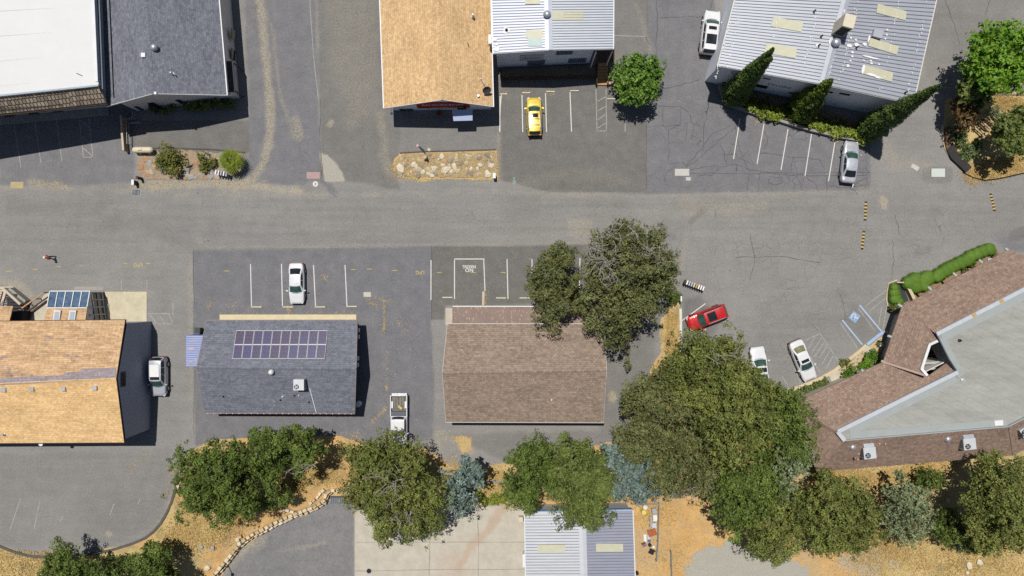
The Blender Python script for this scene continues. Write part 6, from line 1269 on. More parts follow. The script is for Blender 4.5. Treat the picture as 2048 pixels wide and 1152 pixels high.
# ------------------------------------------------------------------ vehicles
def interp(tab, t):
    for (a, va), (b, vb) in zip(tab[:-1], tab[1:]):
        if t <= b: u = (t - a) / (b - a); u = u * u * (3 - 2 * u) if (b - a) < .12 else u; return va + (vb - va) * u
    return tab[-1][1]
def patch(lo, hi, rows, u0=0, u1=1, v0=0, v1=1, off=0.0, n=9):
    """curved sheet between two edge functions lo(u), hi(u)"""
    g = []
    for j in range(rows + 1):
        v = v0 + (v1 - v0) * j / rows; g.append([lo(u0 + (u1 - u0) * i / (n - 1)).lerp(hi(u0 + (u1 - u0) * i / (n - 1)), v) for i in range(n)])
    if off:
        c = (g[rows // 2][n // 2]); nr = (g[0][-1] - g[0][0]).cross(g[-1][n // 2] - g[0][n // 2]).normalized()
        if nr.z < 0: nr = -nr
        g = [[p + nr * off for p in r] for r in g]
    return g
def car(label, x, y, heading, spec, paint, extras=()):
    """heading: direction of the bonnet in photo pixels (dx, dy)"""
    L, Wd, Hh = spec['L'], spec['W'], spec['H']; p = P0(x, y, .75); root = thing(spec.get('name', 'parked_car'), label, spec.get('cat', 'car'), (0, 0, 0), 'cars parked around the lots'); hw = Wd / 2
    zt = spec['top']; N = 44; st = [i / N for i in range(N + 1)]
    def wplan(t):
        e = abs(2 * t - 1); f = spec.get('nose', .24) if t > .5 else spec.get('tail', .16); return hw * (1 - f * e ** 7 - .04 * e ** 2)
    rows = []
    for t in st:
        X = (t - .5) * L; w = wplan(t); z = interp(zt, t); e = abs(2 * t - 1); lo = .24 + .10 * e ** 8; s = 1.0 - .05 * e ** 10
        prof = [(.80, lo), (.95, lo + .06), (1.0, .46), (.995, .62), (.965, z - .16), (.93, z - .05), (.86, z - .008), (.62, z + .012), (.3, z + .026), (0, z + .03)]
        half = [Vector((X * s if k < 4 else X, w * a, max(lo, zz))) for k, (a, zz) in enumerate(prof)]
        rows.append([Vector((q.x, q.y, q.z)) for q in half] + [Vector((q.x, -q.y, q.z)) for q in half[::-1][1:]])
    b = MB(); bed = spec.get('bed')
    rng_ = rows if not bed else [r for r, t in zip(rows, st) if t >= bed[1] - .001]
    b.grid(rng_); b.face(rng_[0][::-1]); b.face(rng_[-1]); body = b.build('body', paint, root, True, True, local=True)
    # greenhouse
    xb0, xb1, xr0, xr1 = [(v - .5) * L for v in spec['cab']]; zb0, zb1 = interp(zt, spec['cab'][0]) + .01, interp(zt, spec['cab'][1]) + .01; wb, wr, zr = hw * .90, hw * spec.get('roofw', .70), Hh
    def roofz(u, X): return zr - .045 * (2 * u - 1) ** 2 - .035 * ((2 * (X - xr0) / (xr1 - xr0) - 1) ** 4)
    fl = lambda u: Vector((xb1 + .16 * (1 - (2 * u - 1) ** 2), (2 * u - 1) * wb * .96, zb1)); fh = lambda u: Vector((xr1 + .07 * (1 - (2 * u - 1) ** 2), (2 * u - 1) * wr, roofz(u, xr1)))
    rl = lambda u: Vector((xb0 - .10 * (1 - (2 * u - 1) ** 2), (2 * u - 1) * wb * .94, zb0)); rh = lambda u: Vector((xr0 - .05 * (1 - (2 * u - 1) ** 2), (2 * u - 1) * wr, roofz(u, xr0)))
    b = MB(); b.grid(patch(fl, fh, 4)); b.grid(patch(rl, rh, 4))
    for s in (0, 1):
        lo = lambda u, s=s: Vector((xb0 + (xb1 - xb0) * u, (2 * s - 1) * wb * (.95 + .05 * math.sin(u * 3.14)), zb0 + (zb1 - zb0) * u - .02)); hi = lambda u, s=s: Vector((xr0 + (xr1 - xr0) * u, (2 * s - 1) * wr, roofz(s, xr0 + (xr1 - xr0) * u)))
        b.grid(patch(lo, hi, 3, n=13))
    b.build('cabin_frame', spec.get('pillar', paint), root, True, True, local=True)
    g = [[Vector((xr0 + (xr1 - xr0) * i / 10 + (.07 * (1 - (2 * u - 1) ** 2) if i == 10 else -.05 * (1 - (2 * u - 1) ** 2) if i == 0 else 0), (2 * u - 1) * wr, roofz(u, xr0 + (xr1 - xr0) * i / 10) + .004)) for u in [k / 10 for k in range(11)]] for i in range(11)]
    b = MB(); b.grid(g); roof = b.build('roof', spec.get('roof_m', paint), root, True, True, local=True)
    MB().grid(patch(fl, fh, 4, .05, .95, .05, .93, .014)).build('windshield', M_GLASSG, root, True, True, local=True)
    MB().grid(patch(rl, rh, 4, .08, .92, .10, .90, .014)).build('rear_window', spec.get('rear_m', M_GLASS), root, True, True, local=True)
    for s in (0, 1):
        lo = lambda u, s=s: Vector((xb0 + (xb1 - xb0) * u, (2 * s - 1) * (wb * (.95 + .05 * math.sin(u * 3.14)) + .012), zb0 + (zb1 - zb0) * u)); hi = lambda u, s=s: Vector((xr0 + (xr1 - xr0) * u, (2 * s - 1) * (wr + .012), roofz(s, xr0 + (xr1 - xr0) * u)))
        for (u0, u1) in spec.get('side', ((.10, .5), (.53, .92))): MB().grid(patch(lo, hi, 3, u0, u1, .1, .86, 0, 7)).build('side_window', M_GLASS, root, True, True, local=True)
    # wheels, lamps, mirrors, bumpers
    wbx = spec.get('axle', (-.30, .31)); wr_ = spec.get('wheel', .34)
    for fx in wbx:
        for s in (-1, 1):
            b = MB(); c = Vector((fx * L, s * (hw - .10), wr_)); ring = [Vector((wr_ * math.cos(a), 0, wr_ * math.sin(a))) for a in np.linspace(0, 2 * math.pi, 21)[:-1]]
            b.tube([c + Vector((0, -.115, 0)), c + Vector((0, .115, 0))], wr_, 18); w_ = b.build('wheel', M_TYRE, root, False, True, local=True)
            b = MB(); b.tube([c + Vector((0, s * .10, 0)), c + Vector((0, s * .122, 0))], wr_ * .62, 14); b.build('rim', M_RIM, w_, local=True)
    for s in (-1, 1):
        zf, zr_ = interp(zt, .97), interp(zt, .02)
        for (tt, zz, nm, m, sx, sy) in ((.955, zf - .10, 'headlight', M_LAMP, .34, .26), (.022, zr_ - .14, 'taillight', M_RED, .22, .24)):
            if bed and nm == 'taillight': continue
            X = (tt - .5) * L; w = wplan(tt); b = MB(); b.box((X, s * (w * .93 - sy / 2 + .04), zz - .02), (sx, sy, .11), s * (-.45 if tt > .5 else .35)); b.build(nm, m, root, local=True)
        b = MB(); b.box((xb1 - .12, s * (hw + .10), zb1 - .02), (.13, .24, .14), s * .25); b.build('mirror', spec.get('mirror_m', paint), root, local=True)
    for X, nm in ((.5 * L - .06, 'bumper'), (-.5 * L + .05, 'bumper')):
        if bed and X < 0: continue
        b = MB(); b.box((X, 0, .3), (.12, Wd * .80, .2)); b.build(nm, spec.get('bumper_m', M_TRIM), root, local=True)
    if spec.get('wipe', True):
        b = MB(); b.beam(Vector((xb1 + .18, -.5, zb1 + .012)), Vector((xb1 + .22, .12, zb1 + .012)), .03, .02); b.beam(Vector((xb1 + .20, 0.05, zb1 + .014)), Vector((xb1 + .14, .62, zb1 + .014)), .03, .02); b.build('wiper', M_TRIM, root, local=True)
    for e in extras:
        if e[0] == 'sunroof': f0, f1, yw = e[1:]; b = MB(); b.grid([[Vector((xr0 + (xr1 - xr0) * (f0 + (f1 - f0) * i / 3), (2 * u - 1) * wr, roofz(u, xr0 + (xr1 - xr0) * (f0 + (f1 - f0) * i / 3)) + .016)) for u in [.5 - yw / 2 + yw * k / 4 for k in range(5)]] for i in range(4)]); b.build('sunroof', M_GLASS, roof, True, local=True)
        if e[0] == 'rails':
            for s in (-1, 1): b = MB(); b.tube([Vector((xr0 + .1, s * wr * .93, zr - .04)), Vector((xr0 + .35, s * wr * .93, zr + .05)), Vector((xr1 - .4, s * wr * .93, zr + .05)), Vector((xr1 - .1, s * wr * .93, zr - .05))], .025, 6); b.build('roof_rail', e[1], roof, local=True)
        if e[0] == 'bars':
            for f in e[1]: X = xr0 + (xr1 - xr0) * f; b = MB(); b.beam(Vector((X, -wr * .9, zr + .04)), Vector((X, wr * .9, zr + .04)), .05, .035); b.build('roof_bar', M_TRIM, roof, local=True)
        if e[0] == 'rack': b = MB(); b.box(((xr0 + xr1) / 2, 0, zr + .02), ((xr1 - xr0) * .62, wr * 1.6, .05)); b.build('roof_rack', WHITE, roof, local=True)
    if bed:
        x0, x1 = -.5 * L, (bed[1] - .5) * L; zb = bed[2]; T = .09
        MB().box(((x0 + x1) / 2, 0, .62), (x1 - x0 - .1, Wd - .2, .06)).build('bed_floor', pm('worn_bed', A(120, 112, 104), .8, .3, 4), root, local=True)
        for s in (-1, 1):
            b = MB(); b.box(((x0 + x1) / 2, s * (hw - T / 2 - .01), .42), (x1 - x0 + .02, T, zb - .42)); b.box(((x0 + x1) / 2 - .1, s * (hw - T - .12), .68), (.8, .22, .22)); b.build('bed_side', paint, root, local=True)
            b = MB(); b.box((x0 + .03, s * (hw - .07), .6), (.08, .12, .35)); b.build('taillight', M_RED, root, local=True)
        b = MB(); b.box((x0 + .04, 0, .5), (.07, Wd - .24, zb - .53)); b.build('tailgate', paint, root, local=True); b = MB(); b.box((x0 - .1, 0, .4), (.16, Wd * .9, .16)); b.build('bumper', M_GALV, root, local=True)
        b = MB(); b.box((x1 - .32, 0, .685), (.5, Wd - .24, .42)); b.build('tool_box', pm('dark_toolbox', A(92, 96, 106), .5), root, local=True)
        for k in range(4): b = MB(); b.box((x0 + .75, -.5 + k * .33, .685), (1.0, .26, .1 + .05 * (k % 2))); b.build('lumber', pm('bed_lumber', A(132, 126, 116), .8, .3, 3), root, local=True)
        b = MB(); b.box((x1 - 1.0, .15, .69), (.55, .24, .2), .9); b.build('crate', pm('pale_crate', A(206, 180, 120), .7, .2), root, local=True)
    hx, hy = heading; root.location = (p.x, p.y, 0); root.rotation_euler = (0, 0, math.atan2(-hy, hx)); return root
SEDAN = dict(L=4.75, W=1.82, H=1.43, top=[(0, .80), (.03, .98), (.16, 1.02), (.3, 1.0), (.68, .96), (.80, .90), (.94, .78), (.985, .68), (1, .58)], cab=(.135, .70, .30, .545), side=((.14, .5), (.53, .88)))
SUV = dict(L=4.7, W=1.86, H=1.68, top=[(0, .92), (.02, 1.08), (.3, 1.1), (.70, 1.06), (.80, 1.02), (.93, .93), (.985, .8), (1, .66)], cab=(.03, .72, .09, .575), roofw=.74, nose=.2, tail=.12, side=((.08, .33), (.36, .62), (.65, .92)), wheel=.37)
BIGSUV = dict(SUV, L=5.15, W=2.0, H=1.85, cab=(.025, .745, .07, .62), top=[(0, .95), (.02, 1.15), (.3, 1.18), (.72, 1.16), (.82, 1.12), (.94, 1.03), (.985, .88), (1, .7)])
COUPE = dict(SEDAN, L=4.6, W=1.84, H=1.36, cab=(.15, .66, .33, .50), top=[(0, .78), (.03, .93), (.16, .97), (.66, .92), (.80, .84), (.94, .72), (.985, .62), (1, .5)], side=((.2, .86),))
PICK = dict(L=5.9, W=1.98, H=1.82, name='pickup_truck', cat='truck', top=[(0, 1.0), (.40, 1.1), (.72, 1.1), (.80, 1.06), (.94, .98), (.985, .85), (1, .66)], cab=(.425, .76, .455, .655), roofw=.76, nose=.16, tail=.02, bed=(0, .41, 1.05), side=((.12, .9),), axle=(-.27, .33), wheel=.39)
PW = paintm('white_car_paint', (.60, .60, .605, 1)); PS = paintm('silver_car_paint', A(205, 208, 216), .35, .32)
car('white large SUV with two dark roof panels parked beside the metal workshop', 1420, 66, (11, -92), BIGSUV, PW, (('sunroof', .78, .92, .62), ('sunroof', .20, .60, .80), ('rails', M_GALV)))
car('yellow small SUV with roof bars in a bay below the grey board shop', 1068.5, 233, (-2, -82), dict(SUV, L=4.45, W=1.8, H=1.6, bumper_m=M_TRIM), paintm('yellow_car_paint', A(236, 206, 84), .1), (('sunroof', .70, .92, .62), ('bars', (.30, .62)), ('rails', M_GALV)))
car('silver sedan nosed up to the juniper planter of the workshop', 1700, 324, (9, -84), dict(SEDAN, L=4.9), PS)
car('white sedan with bonnet towards the solar roofed building', 593, 567, (1, 80), SEDAN, PW)
car('silver SUV with roof rack in the shadow of the tan roofed house', 318, 753, (0.5, 82), dict(SUV, L=4.6, W=1.8, H=1.75), PS, (('rack',), ('sunroof', .80, .97, .8)))
car('white pickup truck with loaded open bed under the bank trees', 798, 841, (0, 100), PICK, PW)
car('red SUV with dark sunroof in a slanted bay by the white kerb', 1414, 635, (-80, 31), dict(SUV, mirror_m=paintm('red_car_paint', A(205, 40, 42), .1)), MATS['red_car_paint'], (('sunroof', .46, .90, .72), ('rails', M_GALV)))
car('white coupe half hidden under the grove crown', 1520, 733, (-11, -78), dict(COUPE, rear_m=M_GLASSG), PW, (('sunroof', .2, .85, .85),))
car('white sedan with small sunroof beside the hatched bay', 1606, 721, (33, 78), dict(SEDAN, L=4.9, W=1.84, rear_m=glassm('straw_glass', (.16, .16, .09), .1)), PW, (('sunroof', .66, .96, .7),))

# ------------------------------------------------------------------ person walking on the road
def person():
    base = G(109, 515.5); root = thing('person', 'person in white cap, orange shirt and dark trousers walking on the road', 'person', base)
    def skin(name, pts, edges, m, rz=R(200)):
        me = bpy.data.meshes.new(name); me.from_pydata([p[:3] for p in pts], edges, []); o = link_mesh(name, me, m, root); o.rotation_euler = (0, 0, rz)
        md = o.modifiers.new('skin', 'SKIN'); md.use_smooth_shade = True
        for v, p in zip(me.skin_vertices[0].data, pts): v.radius = (p[3], p[4] if len(p) > 4 else p[3])
        me.skin_vertices[0].data[0].use_root = True; o.modifiers.new('sub', 'SUBSURF').levels = 1; o.modifiers['sub'].render_levels = 1; return o
    SK = pm('skin', A(200, 150, 122), .6, .06)
    body = [(0, 0, .98, .13, .10), (0, 0, 1.2, .14, .10), (.01, 0, 1.38, .15, .1), (.02, 0, 1.5, .06), (.04, 0, 1.6, .085, .075), (.04, 0, 1.7, .08, .075)]
    ed = [(0, 1), (1, 2), (2, 3), (3, 4), (4, 5)]
    for s, fx in ((1, .24), (-1, -.2)):
        k = len(body); body += [(0.0, s * .1, .92, .085), (fx * .5, s * .1, .5, .06), (fx * .9 - .08, s * .1, .1, .042), (fx * .9 + .1, s * .11, .05, .04)]; ed += [(0, k), (k, k + 1), (k + 1, k + 2), (k + 2, k + 3)]
        k = len(body); body += [(.01, s * .2, 1.42, .055), (-fx * .35, s * .26, 1.15, .042), (-fx * .1 + .1, s * .25, .92, .033), (-fx * .1 + .14, s * .25, .86, .03)]; ed += [(2, k), (k, k + 1), (k + 1, k + 2), (k + 2, k + 3)]
        for f in range(5): q = len(body); body.append((-fx * .1 + .16 + .012 * f, s * (.25 + .018 * (f - 2)), .79 + .012 * abs(f - 2), .009)); ed.append((k + 3, q))
    skin('body', body, ed, SK)
    sh_ = [(0, 0, 1.0, .155, .12), (0, 0, 1.2, .16, .12), (.01, 0, 1.4, .165, .115), (.015, 0, 1.47, .09)]; e2 = [(0, 1), (1, 2), (2, 3)]
    for s, fx in ((1, .24), (-1, -.2)): k = len(sh_); sh_ += [(.01, s * .2, 1.42, .075), (-fx * .35, s * .26, 1.15, .06), (-fx * .2 + .05, s * .255, 1.0, .055)]; e2 += [(2, k), (k, k + 1), (k + 1, k + 2)]
    skin('shirt', sh_, e2, pm('orange_shirt', A(226, 110, 62), .8, .12))
    tr = [(0, 0, 1.0, .15, .115)]; e3 = []
    for s, fx in ((1, .24), (-1, -.2)): k = len(tr); tr += [(0, s * .1, .9, .105), (fx * .5, s * .1, .5, .08), (fx * .9 - .06, s * .1, .14, .062)]; e3 += [(0, k), (k, k + 1), (k + 1, k + 2)]
    skin('trousers', tr, e3, pm('dark_trousers', (.02, .022, .03, 1), .85, .2))
    b = MB(); b.lathe((.04, 0, 1.66), [(.10, 0), (.105, .04), (.09, .09), (.05, .12), (.01, .125)], 14); b.box((.15, 0, 1.66), (.12, .15, .015)); c = b.build('cap', pm('white_cloth', (.8, .79, .77, 1), .85, .05), root, True, local=True); c.rotation_euler = (0, 0, R(200))
person()

# ------------------------------------------------------------------ street furniture and small things
WS = 'concrete wheel stops of the parking bays'
def wheelstop(x0, x1, y, rz, label, y1=None):
    a, e = G(x0, y), G(x1, y1 if y1 is not None else y); o = thing('wheel_stop', label, 'wheel stop', (a + e) / 2, WS); d = (e - a).normalized(); n = Vector((-d.y, d.x, 0)); b = MB()
    pts = [(-.09, 0), (-.06, .13), (.06, .13), (.09, 0)]; lo = [a + n * u + Vector((0, 0, z + .004)) for u, z in pts]; hi = [e + n * u + Vector((0, 0, z + .004)) for u, z in pts]
    for i in range(3): b.face([lo[i], lo[i + 1], hi[i + 1], hi[i]])
    b.face(lo[::-1]); b.face(hi); b.build('block', pm('cream_stop', A(216, 208, 184), .9, .12), o, weld=True)
    for t_ in (.15, .85): q = a.lerp(e, t_); MB().lathe((q.x, q.y, .13), [(.02, 0), (.02, .012)], 8).build('anchor_pin', M_GALV, o)
for x0, x1, y, lb in ((503, 524, 614, 'wheel stop in the bay nearest the pale blue container'), (566, 587, 614, 'leaf covered wheel stop before the white sedan'), (630, 651, 614, 'wheel stop in the bay right beside the white sedan bay'), (694, 714, 613, 'wheel stop in the end bay next to the leafy crack'),
                      (885, 905, 595, 'wheel stop in the bay beside the NO PARKING box'), (992, 1012, 596, 'wheel stop beside the short concrete kerb of the brown building'), (1039, 1060, 596, 'wheel stop at the edge of the olive oak crown'),
                      (1000, 1014, 188.5, 'wheel stop next to the tan roofed carpet shop corner'), (1044, 1060, 186, 'wheel stop ahead of the yellow SUV'), (1092, 1109, 183.5, 'leaf strewn wheel stop in the bay next to the yellow SUV'), (1140, 1157, 182, 'wheel stop in the empty bay next to the hatched strip'), (1214, 1230, 198, 'wheel stop between hatched strip and round green tree')):
    wheelstop(x0, x1, y, 0, lb)
tag(MB().strip([(p.x, p.y) for p in (G(967, 583), G(966.5, 611))], .28, 0, .14).build('kerb', M_CONC), kind='structure')
def kerb(pts, w, h, m, name='kerb', n=1): return tag(MB().strip([(G(x, y).x, G(x, y).y) for x, y in pts], w, -.1, h).build(name, m), kind='structure')
M_ASPK = pm('asphalt_kerb', A(98, 94, 90), .95, .2)
kerb([(-60, 1070), (0, 1092), (30, 1104), (60, 1112), (100, 1115), (150, 1112), (190, 1107), (230, 1098), (265, 1087), (290, 1076), (308, 1062), (322, 1046), (334, 1025), (343, 1005), (351, 980), (358, 958)], .28, .14, M_ASPK)
kerb([(1360.5, 617), (1361, 640), (1361, 660), (1361, 702)], .3, .15, pm('white_kerb', A(222, 218, 206), .85, .12)); M_KERBT = pm('tan_kerb', A(212, 196, 162), .9, .12)
kerb([(1566, 784), (1600, 773), (1640, 757), (1668, 741), (1690, 724), (1715, 705), (1732, 690)], .4, .15, M_KERBT); kerb([(1733, 689), (1758, 669), (1766, 664)], .35, .15, pm('blue_kerb', A(166, 190, 222), .8, .12)); kerb([(1766, 664), (1776, 664)], .3, .15, M_KERBT)
kerb([(1925, 345), (1945, 355), (1968, 361), (2000, 357), (2048, 346), (2100, 330)], .14, .1, M_BLACK); kerb([(1884, 250), (1885, 275), (1890, 298), (1898, 312)], .2, .12, M_KERBT)
kerb([(1960, 186), (2000, 190), (2060, 190)], .12, .08, M_ASPK); kerb([(262, 297), (340, 296), (430, 299), (490, 305)], .14, .1, M_ASPK)
kerb([(800, 306), (850, 303), (905, 302), (992, 299)], .12, .1, M_ASPK); kerb([(1793, 560), (1777, 566), (1774, 580), (1772, 600), (1775, 612)], .12, .12, M_KERBT); kerb([(1003, 188), (1000.5, 215), (999, 262)], .1, .05, M_LINE)
# workshop planter wall
pwl = thing('planter_wall', 'low concrete planter wall running along the workshop front', 'wall', G(1560, 244)); ln = [(1437, 168), (1441, 186), (1449, 202), (1464, 213), (1500, 226), (1560, 244), (1620, 262), (1680, 276), (1726, 284)]
for a, e in zip(ln[:-1], ln[1:]): MB().strip([(G(*a).x, G(*a).y), (G(*e).x, G(*e).y)], .3, -.05, .55 + .002 * random.random()).build('wall_block', M_CONCD, pwl)
MB().prism([G(*q) for q in ((1446, 180), (1455, 200), (1500, 220), (1600, 250), (1722, 280), (1735, 255), (1600, 205), (1470, 175))], 0, .3).build('bed_soil', pm('dark_mulch', A(120, 104, 88), .95, .35, 4), pwl)
# curved dark band at the island, timber laid
bd = thing('retaining_band', 'dark curved timber retaining band round the island corner', 'retaining wall', G(1905, 310))
outer = [(1889, 258), (1886, 280), (1890, 300), (1899, 318), (1914, 332), (1928, 346)]; inner = [(1899, 252), (1899, 268), (1902, 285), (1910, 303), (1925, 318), (1939, 336)]
for i in range(5): MB().prism([G(*q) for q in (outer[i], outer[i + 1], inner[i + 1], inner[i])], 0, .34 + .012 * i).build('timber_panel', pm('tarred_timber', (.03, .028, .027, 1), .85, .25) if i > 1 else pm('brown_mulch_board', A(120, 92, 72), .9, .25), bd)
# island benches
for i, (a, e, lb) in enumerate((((1963, 236), (1993, 260), 'slatted bench nearest the sage bush'), ((1950, 241), (1973, 261), 'slatted bench in the middle of the island pair'), ((1946, 256), (1964, 273), 'low slatted bench against the juniper mats'))):
    A_, B_ = G(*a), G(*e); d = (B_ - A_).normalized(); n = Vector((-d.y, d.x, 0)); o = thing('park_bench', lb, 'bench', (A_ + B_) / 2, 'benches on the island')
    for k in range(2): off = n * (.12 + k * .26 - .2); MB().beam(A_ + off + Vector((0, 0, .42)), B_ + off + Vector((0, 0, .42)), .15, .045).build('seat_slat', M_PLANK, o)
    for k in range(2): off = n * .42; MB().beam(A_ + off + Vector((0, 0, .62 + k * .18)), B_ + off + Vector((0, 0, .62 + k * .18)), .04, .12).build('back_slat', M_PLANK, o)
    for t_ in (.1, .9): q = A_.lerp(B_, t_); MB().box((q.x, q.y, 0), (.08, .4, .42), math.atan2(d.y, d.x)).build('leg', M_BLACK, o)
# speed humps: yellow and black blocks
def hump(a, e, label):
    A_, B_ = G(*a), G(*e); o = thing('speed_hump', label, 'speed hump', (A_ + B_) / 2, 'striped rubber speed humps'); n = 11
    for i in range(n):
        p, q = A_.lerp(B_, i / n), A_.lerp(B_, (i + 1) / n); d = (q - p).normalized(); w = Vector((-d.y, d.x, 0)); b = MB()
        pr_ = [(-.16, .0), (-.1, .05), (.1, .05), (.16, .0)]; lo = [p + w * u + Vector((0, 0, z + .005)) for u, z in pr_]; hi = [q + w * u + Vector((0, 0, z + .005)) for u, z in pr_]
        for k in range(3): b.face([lo[k], lo[k + 1], hi[k + 1], hi[k]])
        b.build('rubber_block', pm('hump_yellow', A(206, 180, 104), .8, .15) if i % 2 else pm('hump_black', (.03, .03, .03, 1), .85, .2), o)
hump((1732, 403), (1730, 441), 'striped speed hump beside the pale pavement patch'); hump((1728, 462), (1724, 499), 'striped speed hump in line nearer the clinic'); hump((1981, 387), (1989, 422), 'striped speed hump alone near the island lawn')
# mailboxes on a rail
def mailboxes(a, e, cols, label, flip=1):
    A_, B_ = G(*a), G(*e); d = (B_ - A_).normalized(); n = Vector((-d.y, d.x, 0)) * flip; rail = thing('mailbox_stand', label + ', the timber rail and posts', 'stand', (A_ + B_) / 2); m = len(cols); z = 1.0
    MB().beam(A_ + Vector((0, 0, z - .1)), B_ + Vector((0, 0, z - .1)), .28, .06).build('rail', M_DARKWOOD, rail)
    for t_ in (.1, .9): q = A_.lerp(B_, t_); MB().box((q.x, q.y, 0), (.1, .1, z - .1)).build('post', M_DARKWOOD, rail)
    for i, c in enumerate(cols):
        q = A_.lerp(B_, (i + .5) / m); q = q + Vector((0, 0, z - .04)); o = thing('mailbox', '%s mailbox, number %s on the rail of %s' % (c[0], ('one', 'two', 'three', 'four', 'five', 'six', 'seven', 'eight', 'nine')[i], label.split(' of ')[-1]), 'mailbox', q, label); b = MB(); w, L = .085, .25; f = []
        for s in (-L, L): f.append([q + n * s + d * (w * math.cos(t)) * 1.0 + Vector((0, 0, .11 + w * max(0, math.sin(t)) * 1.1 if math.sin(t) >= 0 else 0)) for t in (-.6, 0, .6, 1.1, 1.57, 2.0, 2.5, 3.14, 3.74)])
        for k in range(8): b.face([f[0][k], f[0][k + 1], f[1][k + 1], f[1][k]])
        b.face(f[0]); b.face(f[1][::-1]); b.face([f[0][0], f[1][0], f[1][8], f[0][8]]); b.build('box', pm('mailbox_' + c[0].replace(' ', '_'), c[1], .5, .08), o)
        fb = q + n * (L * .4) + d * (w + .012); MB().box((fb.x, fb.y, fb.z + .1), (.02, .02, .16)).build('flag', M_RED, o)
wht, cre, gry, tn, blk = ('white', (.75, .75, .74, 1)), ('cream', A(226, 216, 196)), ('pale blue grey', A(190, 198, 214)), ('tan', A(206, 170, 110)), ('black', (.02, .02, .02, 1))
mailboxes((1363, 563), (1404, 578), [blk, wht, gry, gry, cre, tn, wht, wht, wht], 'row of mailboxes of the car park edge', 1)
mailboxes((437, 347), (463, 352), [wht, wht, gry, wht, gry], 'row of mailboxes of the palm bed', 1)
# propane tank
pt = G(284, 301); tk = thing('propane_tank', 'cream horizontal propane tank on white feet at the wall end', 'tank', pt); c = P0(284.5, 299.5, .85); r = .36; Lh = 1.22
prof = [(-Lh, .03), (-Lh + .05, .17), (-Lh + .16, .29), (-Lh + .32, .35), (-Lh + .45, r), (Lh - .45, r), (Lh - .32, .35), (Lh - .16, .29), (Lh - .05, .17), (Lh, .03)]
b = MB(); rings = [[Vector((c.x + X, c.y + rr * math.cos(a), .72 + rr * math.sin(a))) for a in np.linspace(0, 2 * math.pi, 19)] for X, rr in prof]; b.grid(rings); b.build('tank_shell', pm('cream_enamel', A(226, 214, 184), .45, .06), tk, True, True)
b = MB(); b.box((c.x - .2, c.y, 1.05), (.42, .2, .12)); b.build('valve_dome', pm('cream_enamel', A(226, 214, 184), .45, .06), tk)
for s in (-.55, .55): MB().box((c.x + s, c.y - .08, 0), (.2, .62, .42)).build('foot', WHITE, tk)
# brick wall with rail beside it
bw = thing('brick_wall', 'narrow brick wall beside the propane tank and office yard', 'wall', G(254, 270)); a, e = G(250.5, 235), G(256, 304); L_ = (e - a).length; d = (e - a).normalized(); nB = 26
for i in range(nB):
    for k in range(5):
        t0, t1 = (i + .04) / nB, (i + .96) / nB; p, q = a.lerp(e, t0), a.lerp(e, t1); MB().beam(p + Vector((0, 0, k * .2 + .01)), q + Vector((0, 0, k * .2 + .01)), .24 + .012 * ((i * 7 + k * 3) % 3), .185).build('brick', pm('pale_brick' if (i + k) % 3 else 'tan_brick', A(196, 168, 140) if (i + k) % 3 else A(176, 140, 112), .9, .15), bw)
MB().strip([(a.x, a.y), (e.x, e.y)], .2, 0, 1.0).build('mortar_core', M_CONC, bw)
rl = thing('yard_rail', 'grey metal guard rail around the shaded side entrance', 'railing', G(268, 245))
for p, q in (((254, 243), (273, 240)), ((273, 240), (274, 228)), ((262, 246), (263, 290)), ((268, 250), (288, 248))): MB().tube([G(*p) + Vector((0, 0, .95)), G(*q) + Vector((0, 0, .95))], .03).tube([G(*p) + Vector((0, 0, .5)), G(*q) + Vector((0, 0, .5))], .025).build('rail_bar', M_GALV, rl)
for q in ((254, 243), (273, 240), (274, 228), (263, 290), (288, 248)): MB().tube([G(*q), G(*q) + Vector((0, 0, .97))], .03).build('rail_post', M_GALV, rl)
# covers and grates in the paving
def cover(name, label, quad, m, frame=None, cat='cover', t=.02):
    c = sum((G(*q) for q in quad), Vector()) / len(quad); o = thing(name, label, cat, c); P = [G(*q) for q in quad]; MB().prism([p + (p - c).normalized() * .06 for p in P], -.02, .012).build('frame', frame or M_CONCD, o); MB().prism(P, .0125, .012 + t).build('lid', m, o); return o
def rect(x0, y0, x1, y1): return [(x0, y0), (x1, y0), (x1, y1), (x0, y1)]
cover('utility_vault', 'pinkish rectangular vault lid at the drive mouth', rect(614, 344.5, 639.5, 357.5), pm('pink_conc', A(184, 154, 150), .9, .1)); cover('utility_vault', 'pale grey vault lid split in two on the cracked lot', rect(1350, 338, 1378, 351.5), pm('pale_lid', A(200, 198, 190), .9, .08)); cover('utility_vault', 'large pale vault lid inside a dark patch near the island', rect(1862.5, 337, 1890, 354), pm('pale_lid2', A(206, 212, 206), .9, .06), M_ASPK)
cover('utility_vault', 'tilted small pale vault lid beside the drive', [(1826, 327), (1839, 335), (1834, 342.5), (1821, 334)], pm('pale_lid', A(200, 198, 190), .9, .08)); cover('utility_box_lid', 'small meter lid next to the split vault lid', rect(1372, 354.5, 1381, 361), pm('pale_lid', A(200, 198, 190), .9, .08)); cover('utility_vault', 'sandy lid with weeds round it on the left lot edge', rect(22, 364, 47, 377), pm('sandy_lid', A(186, 168, 126), .9, .15)); cover('utility_vault', 'pale lid beside the leafy crack of the solar building lot', rect(727.5, 584.5, 741.5, 593.5), pm('cream_lid', A(204, 198, 180), .9, .1)); cover('doorway_plate', 'tan square plate set in the pale doorway path', [(1657, 747), (1668, 739), (1674, 744), (1663, 752)], M_WOOD)
o = cover('storm_grate', 'square dark storm grate at the road edge', rect(265, 379.5, 279.5, 389.5), M_DARK, pm('grate_frame', A(186, 196, 200), .7), 'grate')
